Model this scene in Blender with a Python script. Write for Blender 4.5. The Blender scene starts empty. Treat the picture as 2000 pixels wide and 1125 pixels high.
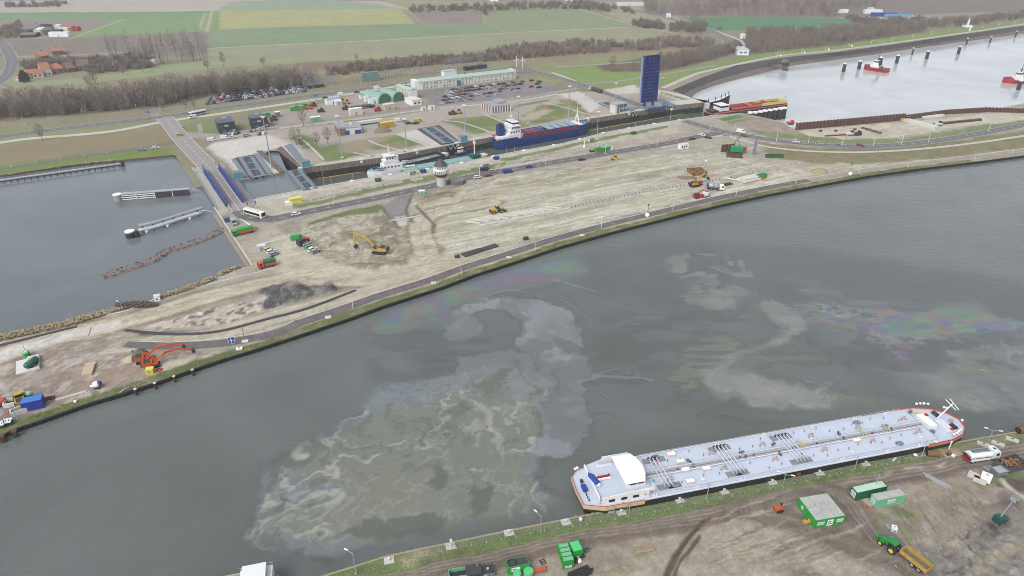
import bpy,math,random
import numpy as np
from mathutils import Vector,Matrix
rad=math.radians
random.seed(7)
SC=bpy.context.scene
COL=SC.collection
#  camera
F=1334.0;TH=rad(29.0);HC=125.0
sT,cT=math.sin(TH),math.cos(TH)
cam=bpy.data.cameras.new('camera');camo=bpy.data.objects.new('camera',cam);COL.objects.link(camo)
camo.location=(0,0,HC);camo.rotation_euler=(rad(90)-TH,0,0)
cam.sensor_width=36.0;cam.lens=36.0*F/2000.0;cam.clip_start=1.0;cam.clip_end=20000.0
SC.camera=camo
SC.render.resolution_x=1024;SC.render.resolution_y=576
#  world, sun, exposure
SUN_EL,SUN_AZ=rad(48),rad(215)
wd=bpy.data.worlds.new('World');SC.world=wd;wd.use_nodes=True
nt=wd.node_tree;nt.nodes.clear()
sky=nt.nodes.new('ShaderNodeTexSky');sky.sky_type='NISHITA';sky.sun_disc=False
sky.sun_elevation=SUN_EL;sky.sun_rotation=SUN_AZ
sky.air_density=1.0;sky.dust_density=4.0;sky.ozone_density=1.0
hsv=nt.nodes.new('ShaderNodeHueSaturation');hsv.inputs['Saturation'].default_value=0.30
bg=nt.nodes.new('ShaderNodeBackground');bg.inputs['Strength'].default_value=0.15
wo=nt.nodes.new('ShaderNodeOutputWorld')
nt.links.new(sky.outputs[0],hsv.inputs['Color']);nt.links.new(hsv.outputs[0],bg.inputs['Color']);nt.links.new(bg.outputs[0],wo.inputs['Surface'])
sl=bpy.data.lights.new('sun','SUN');slo=bpy.data.objects.new('sun',sl);COL.objects.link(slo)
sl.energy=0.6;sl.angle=rad(22);sl.color=(1.0,0.97,0.93)
sd=Vector((math.sin(SUN_AZ)*math.cos(SUN_EL),math.cos(SUN_AZ)*math.cos(SUN_EL),math.sin(SUN_EL)))
slo.rotation_euler=sd.to_track_quat('Z','Y').to_euler();slo.location=(0,0,900)
SC.view_settings.view_transform='Standard';SC.view_settings.look='None'
SC.view_settings.exposure=0.79;SC.view_settings.gamma=1.0;SC.view_settings.use_curve_mapping=False
SC.cycles.max_bounces=5;SC.cycles.diffuse_bounces=2;SC.cycles.glossy_bounces=2
SC.cycles.transmission_bounces=3;SC.cycles.transparent_max_bounces=8;SC.cycles.volume_bounces=0
SC.cycles.use_denoising=True
SC.cycles.volume_step_rate=5.0;SC.cycles.filter_width=0.95
#  survey helpers (photo pixel -> ground point)
def G(u,v,z=0.0):
 x=(u-1000.0)/F;y=(v-562.5)/F
 t=(z-HC)/(-(sT+cT*y))
 return Vector((x*t,(cT-sT*y)*t,z))
def GA(pts,z=0.0):
 a=np.asarray(pts,float)
 x=(a[:,0]-1000.0)/F;y=(a[:,1]-562.5)/F
 t=(z-HC)/(-(sT+cT*y))
 return np.stack([x*t,(cT-sT*y)*t],1)
def head(p,q):return math.atan2(q[1]-p[1],q[0]-p[0])
#  colour
def lin(c):
 c=c/255.0
 return c/12.92 if c<=0.04045 else((c+0.055)/1.055)**2.4
KA=0.62
def A(r,g,b,k=1.0):return(lin(r)*KA*k,lin(g)*KA*k,lin(b)*KA*k)
def An(r,g,b):return np.array(A(r,g,b))
#  materials
MATS={}
def paint(name,rgb,rough=0.55,metal=0.0,var=0.10,scale=1.2,dirt=None,spec=0.4,jitter=0.0,bump=0.0):
 if name in MATS:return MATS[name]
 m=bpy.data.materials.new(name);m.use_nodes=True;MATS[name]=m
 t=m.node_tree;p=t.nodes['Principled BSDF'];L=t.links.new
 p.inputs['Roughness'].default_value=rough;p.inputs['Metallic'].default_value=metal
 p.inputs['Specular IOR Level'].default_value=spec
 tc=t.nodes.new('ShaderNodeTexCoord')
 n=t.nodes.new('ShaderNodeTexNoise');n.inputs['Scale'].default_value=scale;n.inputs['Detail'].default_value=5;n.inputs['Roughness'].default_value=0.65
 L(tc.outputs['Object'],n.inputs['Vector'])
 cr=t.nodes.new('ShaderNodeValToRGB');L(n.outputs['Fac'],cr.inputs['Fac'])
 d=dirt if dirt else tuple(c*0.55 for c in rgb)
 lo=tuple(rgb[i]*(1-var)+d[i]*var for i in range(3));lo2=tuple(rgb[i]*(1-2.6*var)+d[i]*2.6*var for i in range(3))if var<.38 else d
 e=cr.color_ramp.elements
 e[0].position=0.30;e[0].color=(*lo2,1);e[1].position=0.62;e[1].color=(*rgb,1)
 k=e.new(0.47);k.color=(*lo,1)
 src=cr.outputs['Color']
 if jitter:
  oi=t.nodes.new('ShaderNodeObjectInfo');h=t.nodes.new('ShaderNodeHueSaturation')
  mr=t.nodes.new('ShaderNodeMapRange');mr.inputs['To Min'].default_value=1-jitter;mr.inputs['To Max'].default_value=1+jitter
  L(oi.outputs['Random'],mr.inputs['Value']);L(mr.outputs[0],h.inputs['Value']);L(src,h.inputs['Color']);src=h.outputs[0]
 L(src,p.inputs['Base Color'])
 if bump:
  b=t.nodes.new('ShaderNodeBump');b.inputs['Strength'].default_value=bump;b.inputs['Distance'].default_value=0.05
  n2=t.nodes.new('ShaderNodeTexNoise');n2.inputs['Scale'].default_value=scale*6;n2.inputs['Detail'].default_value=4
  L(tc.outputs['Object'],n2.inputs['Vector']);L(n2.outputs['Fac'],b.inputs['Height']);L(b.outputs[0],p.inputs['Normal'])
 return m
WHITE=paint('white paint',(0.62,0.63,0.64),0.45,var=0.05)
OFFW=paint('offwhite paint',(0.50,0.50,0.47),0.6,var=0.12)
CONC=paint('concrete',A(190,186,178),0.9,var=0.16,scale=0.7,bump=.2)
CONCL=paint('pale concrete',A(214,210,204),0.9,var=0.12,scale=0.4)
CONCD=paint('damp concrete',A(120,116,108),0.9,var=0.2,scale=0.6)
STEEL=paint('galvanised steel',A(150,158,165),0.45,0.5,var=0.12)
LSTEEL=paint('pale steel',A(186,192,196),0.5,0.2,var=0.08)
DSTEEL=paint('dark steel',A(72,74,78),0.55,0.3,var=0.15)
BLACK=paint('black rubber',(0.018,0.018,0.019),0.75,var=0.05)
GLASS=paint('dark glass',(0.012,0.015,0.018),0.12,var=0.0,spec=0.6)
BLUEGL=paint('bluish glass',A(90,130,150),0.12,var=0.05,spec=0.6)
RUST=paint('rusty steel',A(110,74,58),0.85,var=0.3,scale=2.0,dirt=A(70,52,46),jitter=.12)
WOOD=paint('weathered wood',A(176,158,132),0.85,var=0.2,scale=1.5,jitter=.15)
DWOOD=paint('tarred wood',A(70,64,60),0.9,var=0.25)
GREEN=paint('bright green paint',A(52,172,74),0.5,var=0.16,scale=.9)
DGREEN=paint('dark green paint',A(30,116,66),0.5,var=0.12)
LGREEN=paint('light green paint',A(128,200,152),0.5,var=0.08)
YELLOW=paint('machine yellow',A(206,172,62),0.5,var=0.14)
ORANGE=paint('machine orange',A(214,98,52),0.5,var=0.1)
RED=paint('red paint',A(190,40,44),0.5,var=0.1)
BLUE=paint('blue paint',A(40,74,170),0.5,var=0.1)
NAVY=paint('navy hull paint',A(38,66,132),0.45,var=0.12,scale=.3)
BRBLUE=paint('bridge blue paint',A(44,62,146),0.45,var=0.12,scale=.4)
CYAN=paint('cyan panel',A(86,176,204),0.4,var=0.08)
TEAL=paint('teal deck paint',A(138,190,176),0.55,var=0.08,scale=.5)
#  mesh builder
class MB:
 def __init__(s):s.v=[];s.f=[];s.m=[];s.mats=[]
 def mi(s,mat):
  if mat not in s.mats:s.mats.append(mat)
  return s.mats.index(mat)
 def add(s,vs,fs,mat):
  b=len(s.v);k=s.mi(mat);s.v+=[tuple(x)for x in vs]
  for f in fs:s.f.append(tuple(b+i for i in f));s.m.append(k)
  return s
 def box(s,c,d,mat,rz=0.0,taper=1.0,ry=0.0):
  hx,hy,hz=d[0]/2,d[1]/2,d[2]/2
  P=[]
  for z,k in((-hz,1),(hz,taper)):
   for x,y in((-hx,-hy),(hx,-hy),(hx,hy),(-hx,hy)):P.append([x*k,y*k,z])
  if ry:
   a,b=math.cos(ry),math.sin(ry);P=[[x*a+z*b,y,-x*b+z*a]for x,y,z in P]
  a,b=math.cos(rz),math.sin(rz)
  P=[(x*a-y*b+c[0],x*b+y*a+c[1],z+c[2])for x,y,z in P]
  return s.add(P,[(0,3,2,1),(4,5,6,7),(0,1,5,4),(1,2,6,5),(2,3,7,6),(3,0,4,7)],mat)
 def bb(s,x0,x1,y0,y1,z0,z1,mat):return s.box(((x0+x1)/2,(y0+y1)/2,(z0+z1)/2),(abs(x1-x0),abs(y1-y0),abs(z1-z0)),mat)
 def cyl(s,p,q,r0,mat,r1=None,n=8,cap=True):
  p=Vector(p);q=Vector(q);r1=r0 if r1 is None else r1
  d=(q-p);
  if d.length<1e-6:return s
  d.normalize();a=d.orthogonal().normalized();b=d.cross(a)
  vs=[]
  for c,r in((p,r0),(q,r1)):
   for i in range(n):
    t=2*math.pi*i/n;vs.append(c+a*(r*math.cos(t))+b*(r*math.sin(t)))
  fs=[(i,(i+1)%n,n+(i+1)%n,n+i)for i in range(n)]
  if cap:fs+=[tuple(range(n-1,-1,-1)),tuple(range(n,2*n))]
  return s.add(vs,fs,mat)
 def tube(s,pts,r,mat,n=5):
  for a,b in zip(pts[:-1],pts[1:]):s.cyl(a,b,r,mat,n=n)
  return s
 def prism(s,poly,z0,z1,mat,topmat=None,poly1=None):
  n=len(poly);q=poly1 or poly
  ar=sum(poly[i][0]*poly[(i+1)%n][1]-poly[(i+1)%n][0]*poly[i][1]for i in range(n))
  if ar<0:poly=poly[::-1];q=q[::-1]
  vs=[(x,y,z0)for x,y in poly]+[(x,y,z1)for x,y in q]
  s.add(vs,[(i,(i+1)%n,n+(i+1)%n,n+i)for i in range(n)]+[tuple(range(n-1,-1,-1))],mat)
  return s.add([(x,y,z1)for x,y in q],[tuple(range(n))],topmat or mat)
 def xprism(s,prof,x0,x1,mat):
  n=len(prof);ar=sum(prof[i][0]*prof[(i+1)%n][1]-prof[(i+1)%n][0]*prof[i][1]for i in range(n))
  if ar<0:prof=prof[::-1]
  vs=[(x0,y,z)for y,z in prof]+[(x1,y,z)for y,z in prof]
  return s.add(vs,[(i,(i+1)%n,n+(i+1)%n,n+i)for i in range(n)]+[tuple(range(n-1,-1,-1)),tuple(range(n,2*n))],mat)
 def yprism(s,prof,y0,y1,mat):
  n=len(prof);ar=sum(prof[i][0]*prof[(i+1)%n][1]-prof[(i+1)%n][0]*prof[i][1]for i in range(n))
  if ar>0:prof=prof[::-1]
  vs=[(x,y0,z)for x,z in prof]+[(x,y1,z)for x,z in prof]
  return s.add(vs,[(i,(i+1)%n,n+(i+1)%n,n+i)for i in range(n)]+[tuple(range(n-1,-1,-1)),tuple(range(n,2*n))],mat)
 def ball(s,c,r,mat,n=8,h=5,sz=1.0):
  vs=[(c[0],c[1],c[2]+r*sz)]
  for j in range(1,h):
   t=math.pi*j/h
   for i in range(n):
    p=2*math.pi*i/n;vs.append((c[0]+r*math.sin(t)*math.cos(p),c[1]+r*math.sin(t)*math.sin(p),c[2]+r*sz*math.cos(t)))
  vs.append((c[0],c[1],c[2]-r*sz));L=len(vs)-1;fs=[]
  for i in range(n):
   fs.append((0,1+i,1+(i+1)%n));b=1+(h-2)*n;fs.append((L,b+(i+1)%n,b+i))
   for j in range(h-2):
    a=1+j*n;fs.append((a+i,a+n+i,a+n+(i+1)%n,a+(i+1)%n))
  return s.add(vs,fs,mat)
 def ptube(s,pts,r,mat,n=10):
  pts=[Vector(p)for p in pts];vs=[]
  for i,p in enumerate(pts):
   d=(pts[min(i+1,len(pts)-1)]-pts[max(i-1,0)]).normalized();a=d.cross(Vector((0,0,1))).normalized();b=a.cross(d)
   for k in range(n):t=2*math.pi*k/n;vs.append(p+a*(r*math.cos(t))+b*(r*math.sin(t)))
  m=len(pts);fs=[(i*n+k,i*n+(k+1)%n,(i+1)*n+(k+1)%n,(i+1)*n+k)for i in range(m-1)for k in range(n)]+[tuple(range(n-1,-1,-1)),tuple(range((m-1)*n,m*n))]
  return s.add(vs,fs,mat)
 def wheel(s,c,r,w,hub=None,n=12):
  s.cyl((c[0],c[1]-w/2,c[2]),(c[0],c[1]+w/2,c[2]),r,BLACK,n=n)
  if hub:
   s.cyl((c[0],c[1]-w/2-.02,c[2]),(c[0],c[1]+w/2+.02,c[2]),r*.55,hub,n=n)
  return s
 def mesh(s,name):
  me=bpy.data.meshes.new(name);me.from_pydata(s.v,[],s.f)
  for m in s.mats:me.materials.append(m)
  me.polygons.foreach_set('material_index',s.m);me.update();return me
 def build(s,name,parent=None,smooth=False):
  me=s.mesh(name)
  if smooth:me.polygons.foreach_set('use_smooth',[True]*len(me.polygons))
  o=bpy.data.objects.new(name,me);COL.objects.link(o)
  if parent:o.parent=parent
  return o
KIDS={}
def tag(o,label=None,cat=None,group=None,kind=None):
 if label:o['label']=label
 if cat:o['category']=cat
 if group:o['group']=group
 if kind:o['kind']=kind
 return o
def thing(name,label,cat,loc=(0,0,0),rz=0.0,group=None):
 o=bpy.data.objects.new(name,None);COL.objects.link(o);o.empty_display_size=.2
 o.location=loc;o.rotation_euler=(0,0,rz);return tag(o,label,cat,group)
def single(name,mb,label,cat,loc=(0,0,0),rz=0.0,group=None):
 o=mb.build(name)if isinstance(mb,MB)else bpy.data.objects.new(name,mb)
 if not isinstance(mb,MB):COL.objects.link(o)
 o.location=loc;o.rotation_euler=(0,0,rz);return tag(o,label,cat,group)
def copy_tree(o,parent=None):
 c=o.copy();COL.objects.link(c)
 if parent:c.parent=parent
 for ch in list(o.children):copy_tree(ch,c)
 return c
def dup(o,loc,rz=None,label=None,group=None):
 c=copy_tree(o);c.location=loc
 if rz is not None:c.rotation_euler=(0,0,rz)
 if label:c['label']=label
 if group:c['group']=group
 return c
def struct(name,mb):
 o=mb.build(name);o['kind']='structure';return o
def part(p,name,mb,label=None,smooth=False):
 o=mb.build(name,p,smooth)
 if label:o['label']=label
 return o
def pieces(p,name,mesh,places):
 out=[]
 for q in places:
  o=bpy.data.objects.new(name,mesh);COL.objects.link(o);o.parent=p;o.location=q[0];o.rotation_euler=(0,0,q[1])
  if len(q)>2:o.scale=q[2]
  out.append(o)
 return out
def fitbox(pa,pb,pc,z=0.0):
 """rectangle from three photo corners (front-left, front-right, back-right) at height z: centre, heading, length, depth"""
 a,b,c=G(*pa,z),G(*pb,z),G(*pc,z)
 h=head(a,b);L=(b-a).length;e=Vector((-math.sin(h),math.cos(h),0));D=(c-b).dot(e)
 cen=a+(b-a)/2+e*D/2
 return cen,h,L,abs(D)
 #  numpy noise and masks
def vnoise(x,y,seed=0):
 xi=np.floor(x).astype(np.int64);yi=np.floor(y).astype(np.int64);fx=x-xi;fy=y-yi
 fx=fx*fx*fx*(fx*(fx*6-15)+10);fy=fy*fy*fy*(fy*(fy*6-15)+10)
 def h(a,b):
  k=(a*374761393+b*668265263+seed*974711)&0xffffffff
  k=((k^(k>>13))*1274126177)&0xffffffff;k=((k^(k>>16))*2246822519)&0xffffffff
  return((k^(k>>15))&0xffffff)/16777215.0
 a=h(xi,yi);b=h(xi+1,yi);c=h(xi,yi+1);d=h(xi+1,yi+1)
 return a+(b-a)*fx+(c-a)*fy+(a-b-c+d)*fx*fy
def fbm(x,y,o=4,seed=0,r=0.5):
 s=0;a=1;t=0
 for i in range(o):
  s=s+a*vnoise(x*2**i,y*2**i,seed+i*17);t+=a;a*=r
 return s/t
def ridge(x,y,o=4,seed=0):return 1-np.abs(2*fbm(x,y,o,seed)-1)
def sst(a,b,x):
 t=np.clip((x-a)/(b-a),0,1);return t*t*(3-2*t)
def sdf(P,poly,closed=True):
 """signed distance in metres, negative inside"""
 poly=np.asarray(poly,float);n=len(poly);d=np.full(len(P),1e18);w=np.zeros(len(P),bool)
 for i in range(n if closed else n-1):
  a=poly[i];b=poly[(i+1)%n];e=b-a;v=P-a
  t=np.clip((v@e)/max(e@e,1e-9),0,1);q=v-t[:,None]*e
  d=np.minimum(d,(q*q).sum(1))
  if closed:
   c=(a[1]<=P[:,1])!=(b[1]<=P[:,1])
   if c.any():
    xx=a[0]+(P[:,1]-a[1])/(e[1]if e[1]!=0 else 1e-9)*e[0];w^=c&(P[:,0]<xx)
 d=np.sqrt(d);return np.where(w,-d,d)if closed else d
def nrect(poly,m):
 p=np.asarray(poly);return p[:,0].min()-m,p[:,0].max()+m,p[:,1].min()-m,p[:,1].max()+m
class Field:
 """Surface colours of a stretch of ground, worked out point by point in world metres."""
 def __init__(s,P,base):
  s.P=P;s.C=np.tile(np.asarray(base,float),(len(P),1));s.Z=np.zeros(len(P))
  s.w=np.stack([fbm(P[:,0]*.13,P[:,1]*.13,4,3)-.5,fbm(P[:,0]*.13+77,P[:,1]*.13,4,9)-.5],1)
 def mask(s,px,soft=1.0,warp=3.0,world=False,closed=True,width=0.0):
  poly=np.asarray(px,float)if world else GA(px)
  x0,x1,y0,y1=nrect(poly,soft+warp+width+1);P=s.P
  k=np.where((P[:,0]>x0)&(P[:,0]<x1)&(P[:,1]>y0)&(P[:,1]<y1))[0]
  if len(k)==0:return k,np.zeros(0)
  d=sdf(P[k]+s.w[k]*warp*2,poly,closed)-width
  return k,1-sst(-soft,soft,d)
 def fill(s,px,rgb,soft=1.0,warp=3.0,amt=1.0,noise=None,**kw):
  k,m=s.mask(px,soft,warp,**kw)
  if len(k)==0:return
  m=m*amt
  if noise:
   f=fbm(s.P[k,0]*noise[0],s.P[k,1]*noise[0],5,noise[3]);m=m*sst(noise[1],noise[2],f)
  c=np.asarray(rgb,float);s.C[k]=s.C[k]*(1-m[:,None])+c*m[:,None]
  return k,m
 def line(s,px,rgb,w,soft=.5,warp=.6,amt=1.0,**kw):return s.fill(px,rgb,soft,warp,amt,closed=False,width=w/2,**kw)
 def bump(s,px,h,soft=3.0,warp=2.0,rough=0.0,sc=.3,seed=5,closed=True,width=0.0):
  k,m=s.mask(px,soft,warp,closed=closed,width=width)
  if len(k)==0:return
  s.Z[k]+=m*(h+rough*(2*fbm(s.P[k,0]*sc,s.P[k,1]*sc,4,seed)-1))
 def grain(s,amp=.10,sc=.35,seed=1,stretch=None):
  x,y=s.P[:,0],s.P[:,1]
  if stretch:
   a,kx,ky=stretch;x,y=(x*math.cos(a)+y*math.sin(a))*kx,(-x*math.sin(a)+y*math.cos(a))*ky
  f=fbm(x*sc,y*sc,5,seed,.6);s.C*=(1+amp*2.6*(f-.5))[:,None]
def vc_material(name,rough=.9,amp=.16,sc=1.5,bump=.35,spec=.2,bsc=3.0):
 m=bpy.data.materials.new(name);m.use_nodes=True;t=m.node_tree;p=t.nodes['Principled BSDF'];L=t.links.new
 p.inputs['Roughness'].default_value=rough;p.inputs['Specular IOR Level'].default_value=spec
 at=t.nodes.new('ShaderNodeAttribute');at.attribute_name='Col'
 tc=t.nodes.new('ShaderNodeTexCoord');n=t.nodes.new('ShaderNodeTexNoise');n.inputs['Scale'].default_value=sc;n.inputs['Detail'].default_value=6;n.inputs['Roughness'].default_value=.7
 L(tc.outputs['Object'],n.inputs['Vector'])
 mr=t.nodes.new('ShaderNodeMapRange');mr.inputs['From Min'].default_value=.25;mr.inputs['From Max'].default_value=.75;mr.inputs['To Min'].default_value=1-amp;mr.inputs['To Max'].default_value=1+amp
 L(n.outputs['Fac'],mr.inputs['Value'])
 mx=t.nodes.new('ShaderNodeVectorMath');mx.operation='SCALE';L(at.outputs['Color'],mx.inputs[0]);L(mr.outputs[0],mx.inputs['Scale']);L(mx.outputs[0],p.inputs['Base Color'])
 n2=t.nodes.new('ShaderNodeTexNoise');n2.inputs['Scale'].default_value=bsc;n2.inputs['Detail'].default_value=5;L(tc.outputs['Object'],n2.inputs['Vector'])
 b=t.nodes.new('ShaderNodeBump');b.inputs['Strength'].default_value=bump;b.inputs['Distance'].default_value=.15;L(n2.outputs['Fac'],b.inputs['Height']);L(b.outputs[0],p.inputs['Normal'])
 return m
def npmesh(name,V,Fq,col=None,mat=None,smooth=False):
 me=bpy.data.meshes.new(name);me.vertices.add(len(V));me.vertices.foreach_set('co',np.asarray(V,np.float32).ravel())
 Fq=np.asarray(Fq,np.int32);n,k=Fq.shape
 me.loops.add(n*k);me.loops.foreach_set('vertex_index',Fq.ravel());me.polygons.add(n)
 me.polygons.foreach_set('loop_start',np.arange(n,dtype=np.int32)*k)
 me.update(calc_edges=True)
 if smooth:me.polygons.foreach_set('use_smooth',np.ones(n,bool))
 if col is not None:
  ca=me.color_attributes.new('Col','FLOAT_COLOR','POINT')
  c4=np.ones((len(V),4),np.float32);c4[:,:col.shape[1]]=col;ca.data.foreach_set('color',c4.ravel())
 if mat:me.materials.append(mat)
 o=bpy.data.objects.new(name,me);COL.objects.link(o);return o
def clipgrid(poly,sp,ang=0.0,frust=True):
 """grid over a polygon (world metres) with its rim snapped to the polygon edge"""
 poly=np.asarray(poly,float);ca,sa=math.cos(ang),math.sin(ang);R=np.array([[ca,sa],[-sa,ca]])
 q=poly@R.T;x0,y0=q.min(0)-sp;x1,y1=q.max(0)+sp
 xs=np.arange(x0,x1,sp);ys=np.arange(y0,y1,sp);X,Y=np.meshgrid(xs,ys);Q=np.stack([X.ravel(),Y.ravel()],1);P=Q@R
 d=sdf(P,poly);ins=d<0;nx,ny=len(xs),len(ys);I=np.arange(nx*ny).reshape(ny,nx)
 Fq=np.stack([I[:-1,:-1],I[:-1,1:],I[1:,1:],I[1:,:-1]],-1).reshape(-1,4)
 keep=ins[Fq].any(1)
 if frust:
  yy=P[:,1];vis=(np.abs(P[:,0])<yy*.95+60)&(yy>60);keep&=vis[Fq].all(1)
 Fq=Fq[keep];used=np.unique(Fq)
 out=used[~ins[used]]
 if len(out):
  B=np.full((len(out),2),0.0);bd=np.full(len(out),1e18)
  for i in range(len(poly)):
   a=poly[i];e=poly[(i+1)%len(poly)]-a;v=P[out]-a;t=np.clip((v@e)/max(e@e,1e-9),0,1)
   c=a+t[:,None]*e;dd=((P[out]-c)**2).sum(1);k=dd<bd;bd[k]=dd[k];B[k]=c[k]
  P[out]=B
 mp=np.full(nx*ny,-1);mp[used]=np.arange(len(used));return P[used],mp[Fq],np.minimum(d[used],0)
def ribbon(name,px,w,mat,z=.02,kind='structure',world=False,off=0.0,build=True,h=0.0):
 """flat strip of width w along photo points; off moves it sideways, h gives it thickness"""
 P=[Vector((a,b,0))for a,b in px]if world else[G(*q)for q in px]
 n=len(P);L_,R_=[],[]
 for i in range(n):
  d=(P[min(i+1,n-1)]-P[max(i-1,0)]);d.z=0;d.normalize();e=Vector((-d.y,d.x,0));ww=w[i]if isinstance(w,(list,tuple))else w
  c=P[i]+e*off;L_.append(c+e*ww/2);R_.append(c-e*ww/2)
 mb=MB();vs=[(p.x,p.y,z+h)for p in L_]+[(p.x,p.y,z+h)for p in R_]
 mb.add(vs,[(n+i,n+i+1,i+1,i)for i in range(n-1)],mat)
 if h>0:
  for side,fl in((L_,1),(R_,0)):
   vv=[(p.x,p.y,z)for p in side]+[(p.x,p.y,z+h)for p in side]
   mb.add(vv,[((i,i+1,n+i+1,n+i)if not fl else(i+1,i,n+i,n+i+1))for i in range(n-1)],mat)
 if not build:return mb
 o=mb.build(name)
 if kind:o['kind']=kind
 return o
def smooth_pts(px,k=4):
 """Catmull-Rom through photo points"""
 p=[np.array(q,float)for q in px];out=[]
 for i in range(len(p)-1):
  a,b,c,d=p[max(i-1,0)],p[i],p[i+1],p[min(i+2,len(p)-1)]
  for j in range(k):
   t=j/k;out.append(tuple(.5*((2*b)+(-a+c)*t+(2*a-5*b+4*c-d)*t*t+(-a+3*b-3*c+d)*t**3)))
 out.append(tuple(p[-1]));return out
def along(px,step,world=False,z=0.0):
 """points every step metres along photo points: (pos, heading)"""
 P=[Vector((a,b,z))for a,b in px]if world else[G(u,v,z)for u,v in px]
 out=[];rest=0.0
 for a,b in zip(P[:-1],P[1:]):
  L_=(b-a).length;h=head(a,b);t=rest
  while t<L_:out.append((a+(b-a)*(t/L_),h));t+=step
  rest=t-L_
 return out
 #  LAND AND WATER
ZW,ZL=-1.2,-7.0
CANAL_N=[(-260,985),(0,852),(30,837.5),(82,820),(175,787),(237,769),(305,747),(375,722),(437,701),(500,682),(562,662),(625,641),(687,620),(750,597),(812,577),(865,560),(925,537),(1000,513),(1100,480),(1200,452),(1300,427),(1400,402),(1500,380),(1600,361),(1700,343),(1800,329),(1900,317),(2000,304),(2300,262)]
LOCK_S=[(1500,231),(1450,221),(1400,224),(1375,228),(1325,234.5),(1250,246),(1175,260),(1100,280),(1000,297.5),(915,315),(845,328),(722,347),(615,366),(585,372),(500,388),(420,410)]
SHORE_SE=[(491,520),(470,522),(425,541),(362,560),(312,583),(262,601),(212,613),(125,638),(0,665),(-300,735)]
HARB_S=[(2300,140),(2000,202),(1937,214),(1925,219.5),(1850,223),(1765,235),(1557,254),(1540,247),(1530,239)]
PEN=CANAL_N+HARB_S+LOCK_S+SHORE_SE
SHORE_N=[(-300,382),(0,342),(75,331),(150,320),(250,311),(342,302)]
LOCK_N=[(342,301),(382,366),(466,352),(493,347.5),(519,342),(555,336.5),(513,297),(541,292),(588,330),(607,326),(750,307),(875,284),(1020,256),(1125,236),(1230,220),(1310,207),(1375,200),(1312,176),(1375,150),(1437,128),(1500,117),(1550,110),(1625,103),(1750,86),(2000,50),(2300,0)]
QUAY_S=[(520,1165),(632,1125),(753,1087),(817,1073),(1000,1035),(1101,1015),(1190,997.5),(1261,983),(1500,937),(1652,908),(1804,878),(1880,862),(2000,841),(2200,806)]
DIRP=head(G(900,500),G(1500,372))
# - peninsula between canal and lock
P,Fq,dd=clipgrid(GA(PEN),.9,DIRP)
f=Field(P,A(174,167,151))
f.grain(.10,.05,2);
SAND=[(800,392),(880,368),(1000,347),(1200,318),(1300,302),(1420,300),(1480,318),(1600,328),(1690,316),(1760,322),(1700,336),(1500,366),(1300,408),(1100,452),(1000,478),(905,497),(860,500),(850,470),(845,430),(805,405)]
f.fill(SAND,A(199,198,178),3,5)
f.fill([(590,445),(650,426),(745,415),(770,440),(800,470),(838,498),(790,518),(700,530),(620,512),(598,490)],A(190,186,166),2,4)
f.fill([(600,460),(700,440),(760,440),(770,470),(690,480),(620,485)],A(150,137,118),2,5,.8,(.12,.48,.58,31))
f.fill([(820,400),(900,372),(1100,335),(1250,312),(1300,318),(1150,345),(960,375),(850,420)],A(160,150,128),3,6,.75,(.08,.45,.6,41))
f.fill([(880,500),(1000,480),(1200,430),(1350,385),(1360,400),(1200,448),(1000,500),(900,512)],A(164,154,140),3,5,.9)
f.fill([(1230,345),(1290,335),(1400,320),(1420,340),(1340,352),(1250,362)],A(172,160,148),2,5,.8)
f.fill([(1440,330),(1540,322),(1600,330),(1500,355),(1420,370),(1340,388)],A(174,162,148),2,5,.7)
f.fill([(655,470),(690,468),(740,505),(700,525),(640,510)],A(178,170,150),2,4,.6)
f.fill([(680,522),(735,513),(795,508),(798,518),(745,530),(700,531)],A(146,134,116),1.2,3)
f.fill([(808,390),(880,373),(895,378),(880,388),(815,402)],A(132,118,98),1,2)
f.fill([(800,384),(840,366),(905,362),(950,352),(985,345),(960,358),(880,375),(810,392)],A(156,142,120),1.5,4,.9)
f.fill([(596,437),(680,412),(735,399),(745,404),(735,414),(650,427),(600,442)],A(112,122,78),1.2,2)
f.fill([(740,405),(800,372),(798,392),(788,415),(805,432),(775,440),(752,412)],A(146,139,137),1,1.5)
f.fill([(770,424),(800,420),(806,436),(778,441)],A(200,196,186),.5,.5)
rg=random.Random(3)
for i in range(46):
 u=rg.uniform(860,1500);v=500-(u-860)*.245-rg.uniform(8,105)*(1-(u-860)/1400)
 L_=rg.uniform(60,260);sl=rg.uniform(-.19,-.25);dk=rg.random()<.55
 f.line(smooth_pts([(u,v),(u+L_/2,v+L_/2*sl+rg.uniform(-2,2)),(u+L_,v+L_*sl)]),A(168,160,136)if dk else A(210,207,190),rg.uniform(.5,1.6),.6,1.2,rg.uniform(.35,.75))
for k in range(9):
 f.line(smooth_pts([(940+k*5,470-k*8),(1080+k*6,430-k*7.5),(1250+k*8,385-k*6.5),(1340+k*4,366-k*6)]),A(164,156,134),.7,.5,1.2,.55)
f.fill([(-20,690),(120,650),(240,622),(236,636),(170,655),(60,688),(-20,716)],A(208,204,196),1,2,.85)
f.fill([(-40,720),(60,690),(180,655),(250,648),(330,672),(420,684),(330,735),(180,782),(30,838),(-40,860)],A(164,152,140),2,4)
f.fill([(120,690),(230,660),(255,690),(180,720),(110,740)],A(182,172,160),2,5,.8,(.25,.42,.55,77))
f.fill([(180,720),(262,700),(300,735),(220,755),(120,760)],A(158,138,124),2,5,.8)
f.fill([(275,720),(330,705),(420,688),(500,676),(440,698),(370,720),(305,746)],A(190,186,164),1.5,3)
f.fill([(-30,770),(60,765),(60,830),(-30,845)],A(120,110,104),2,4,.7)
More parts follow.
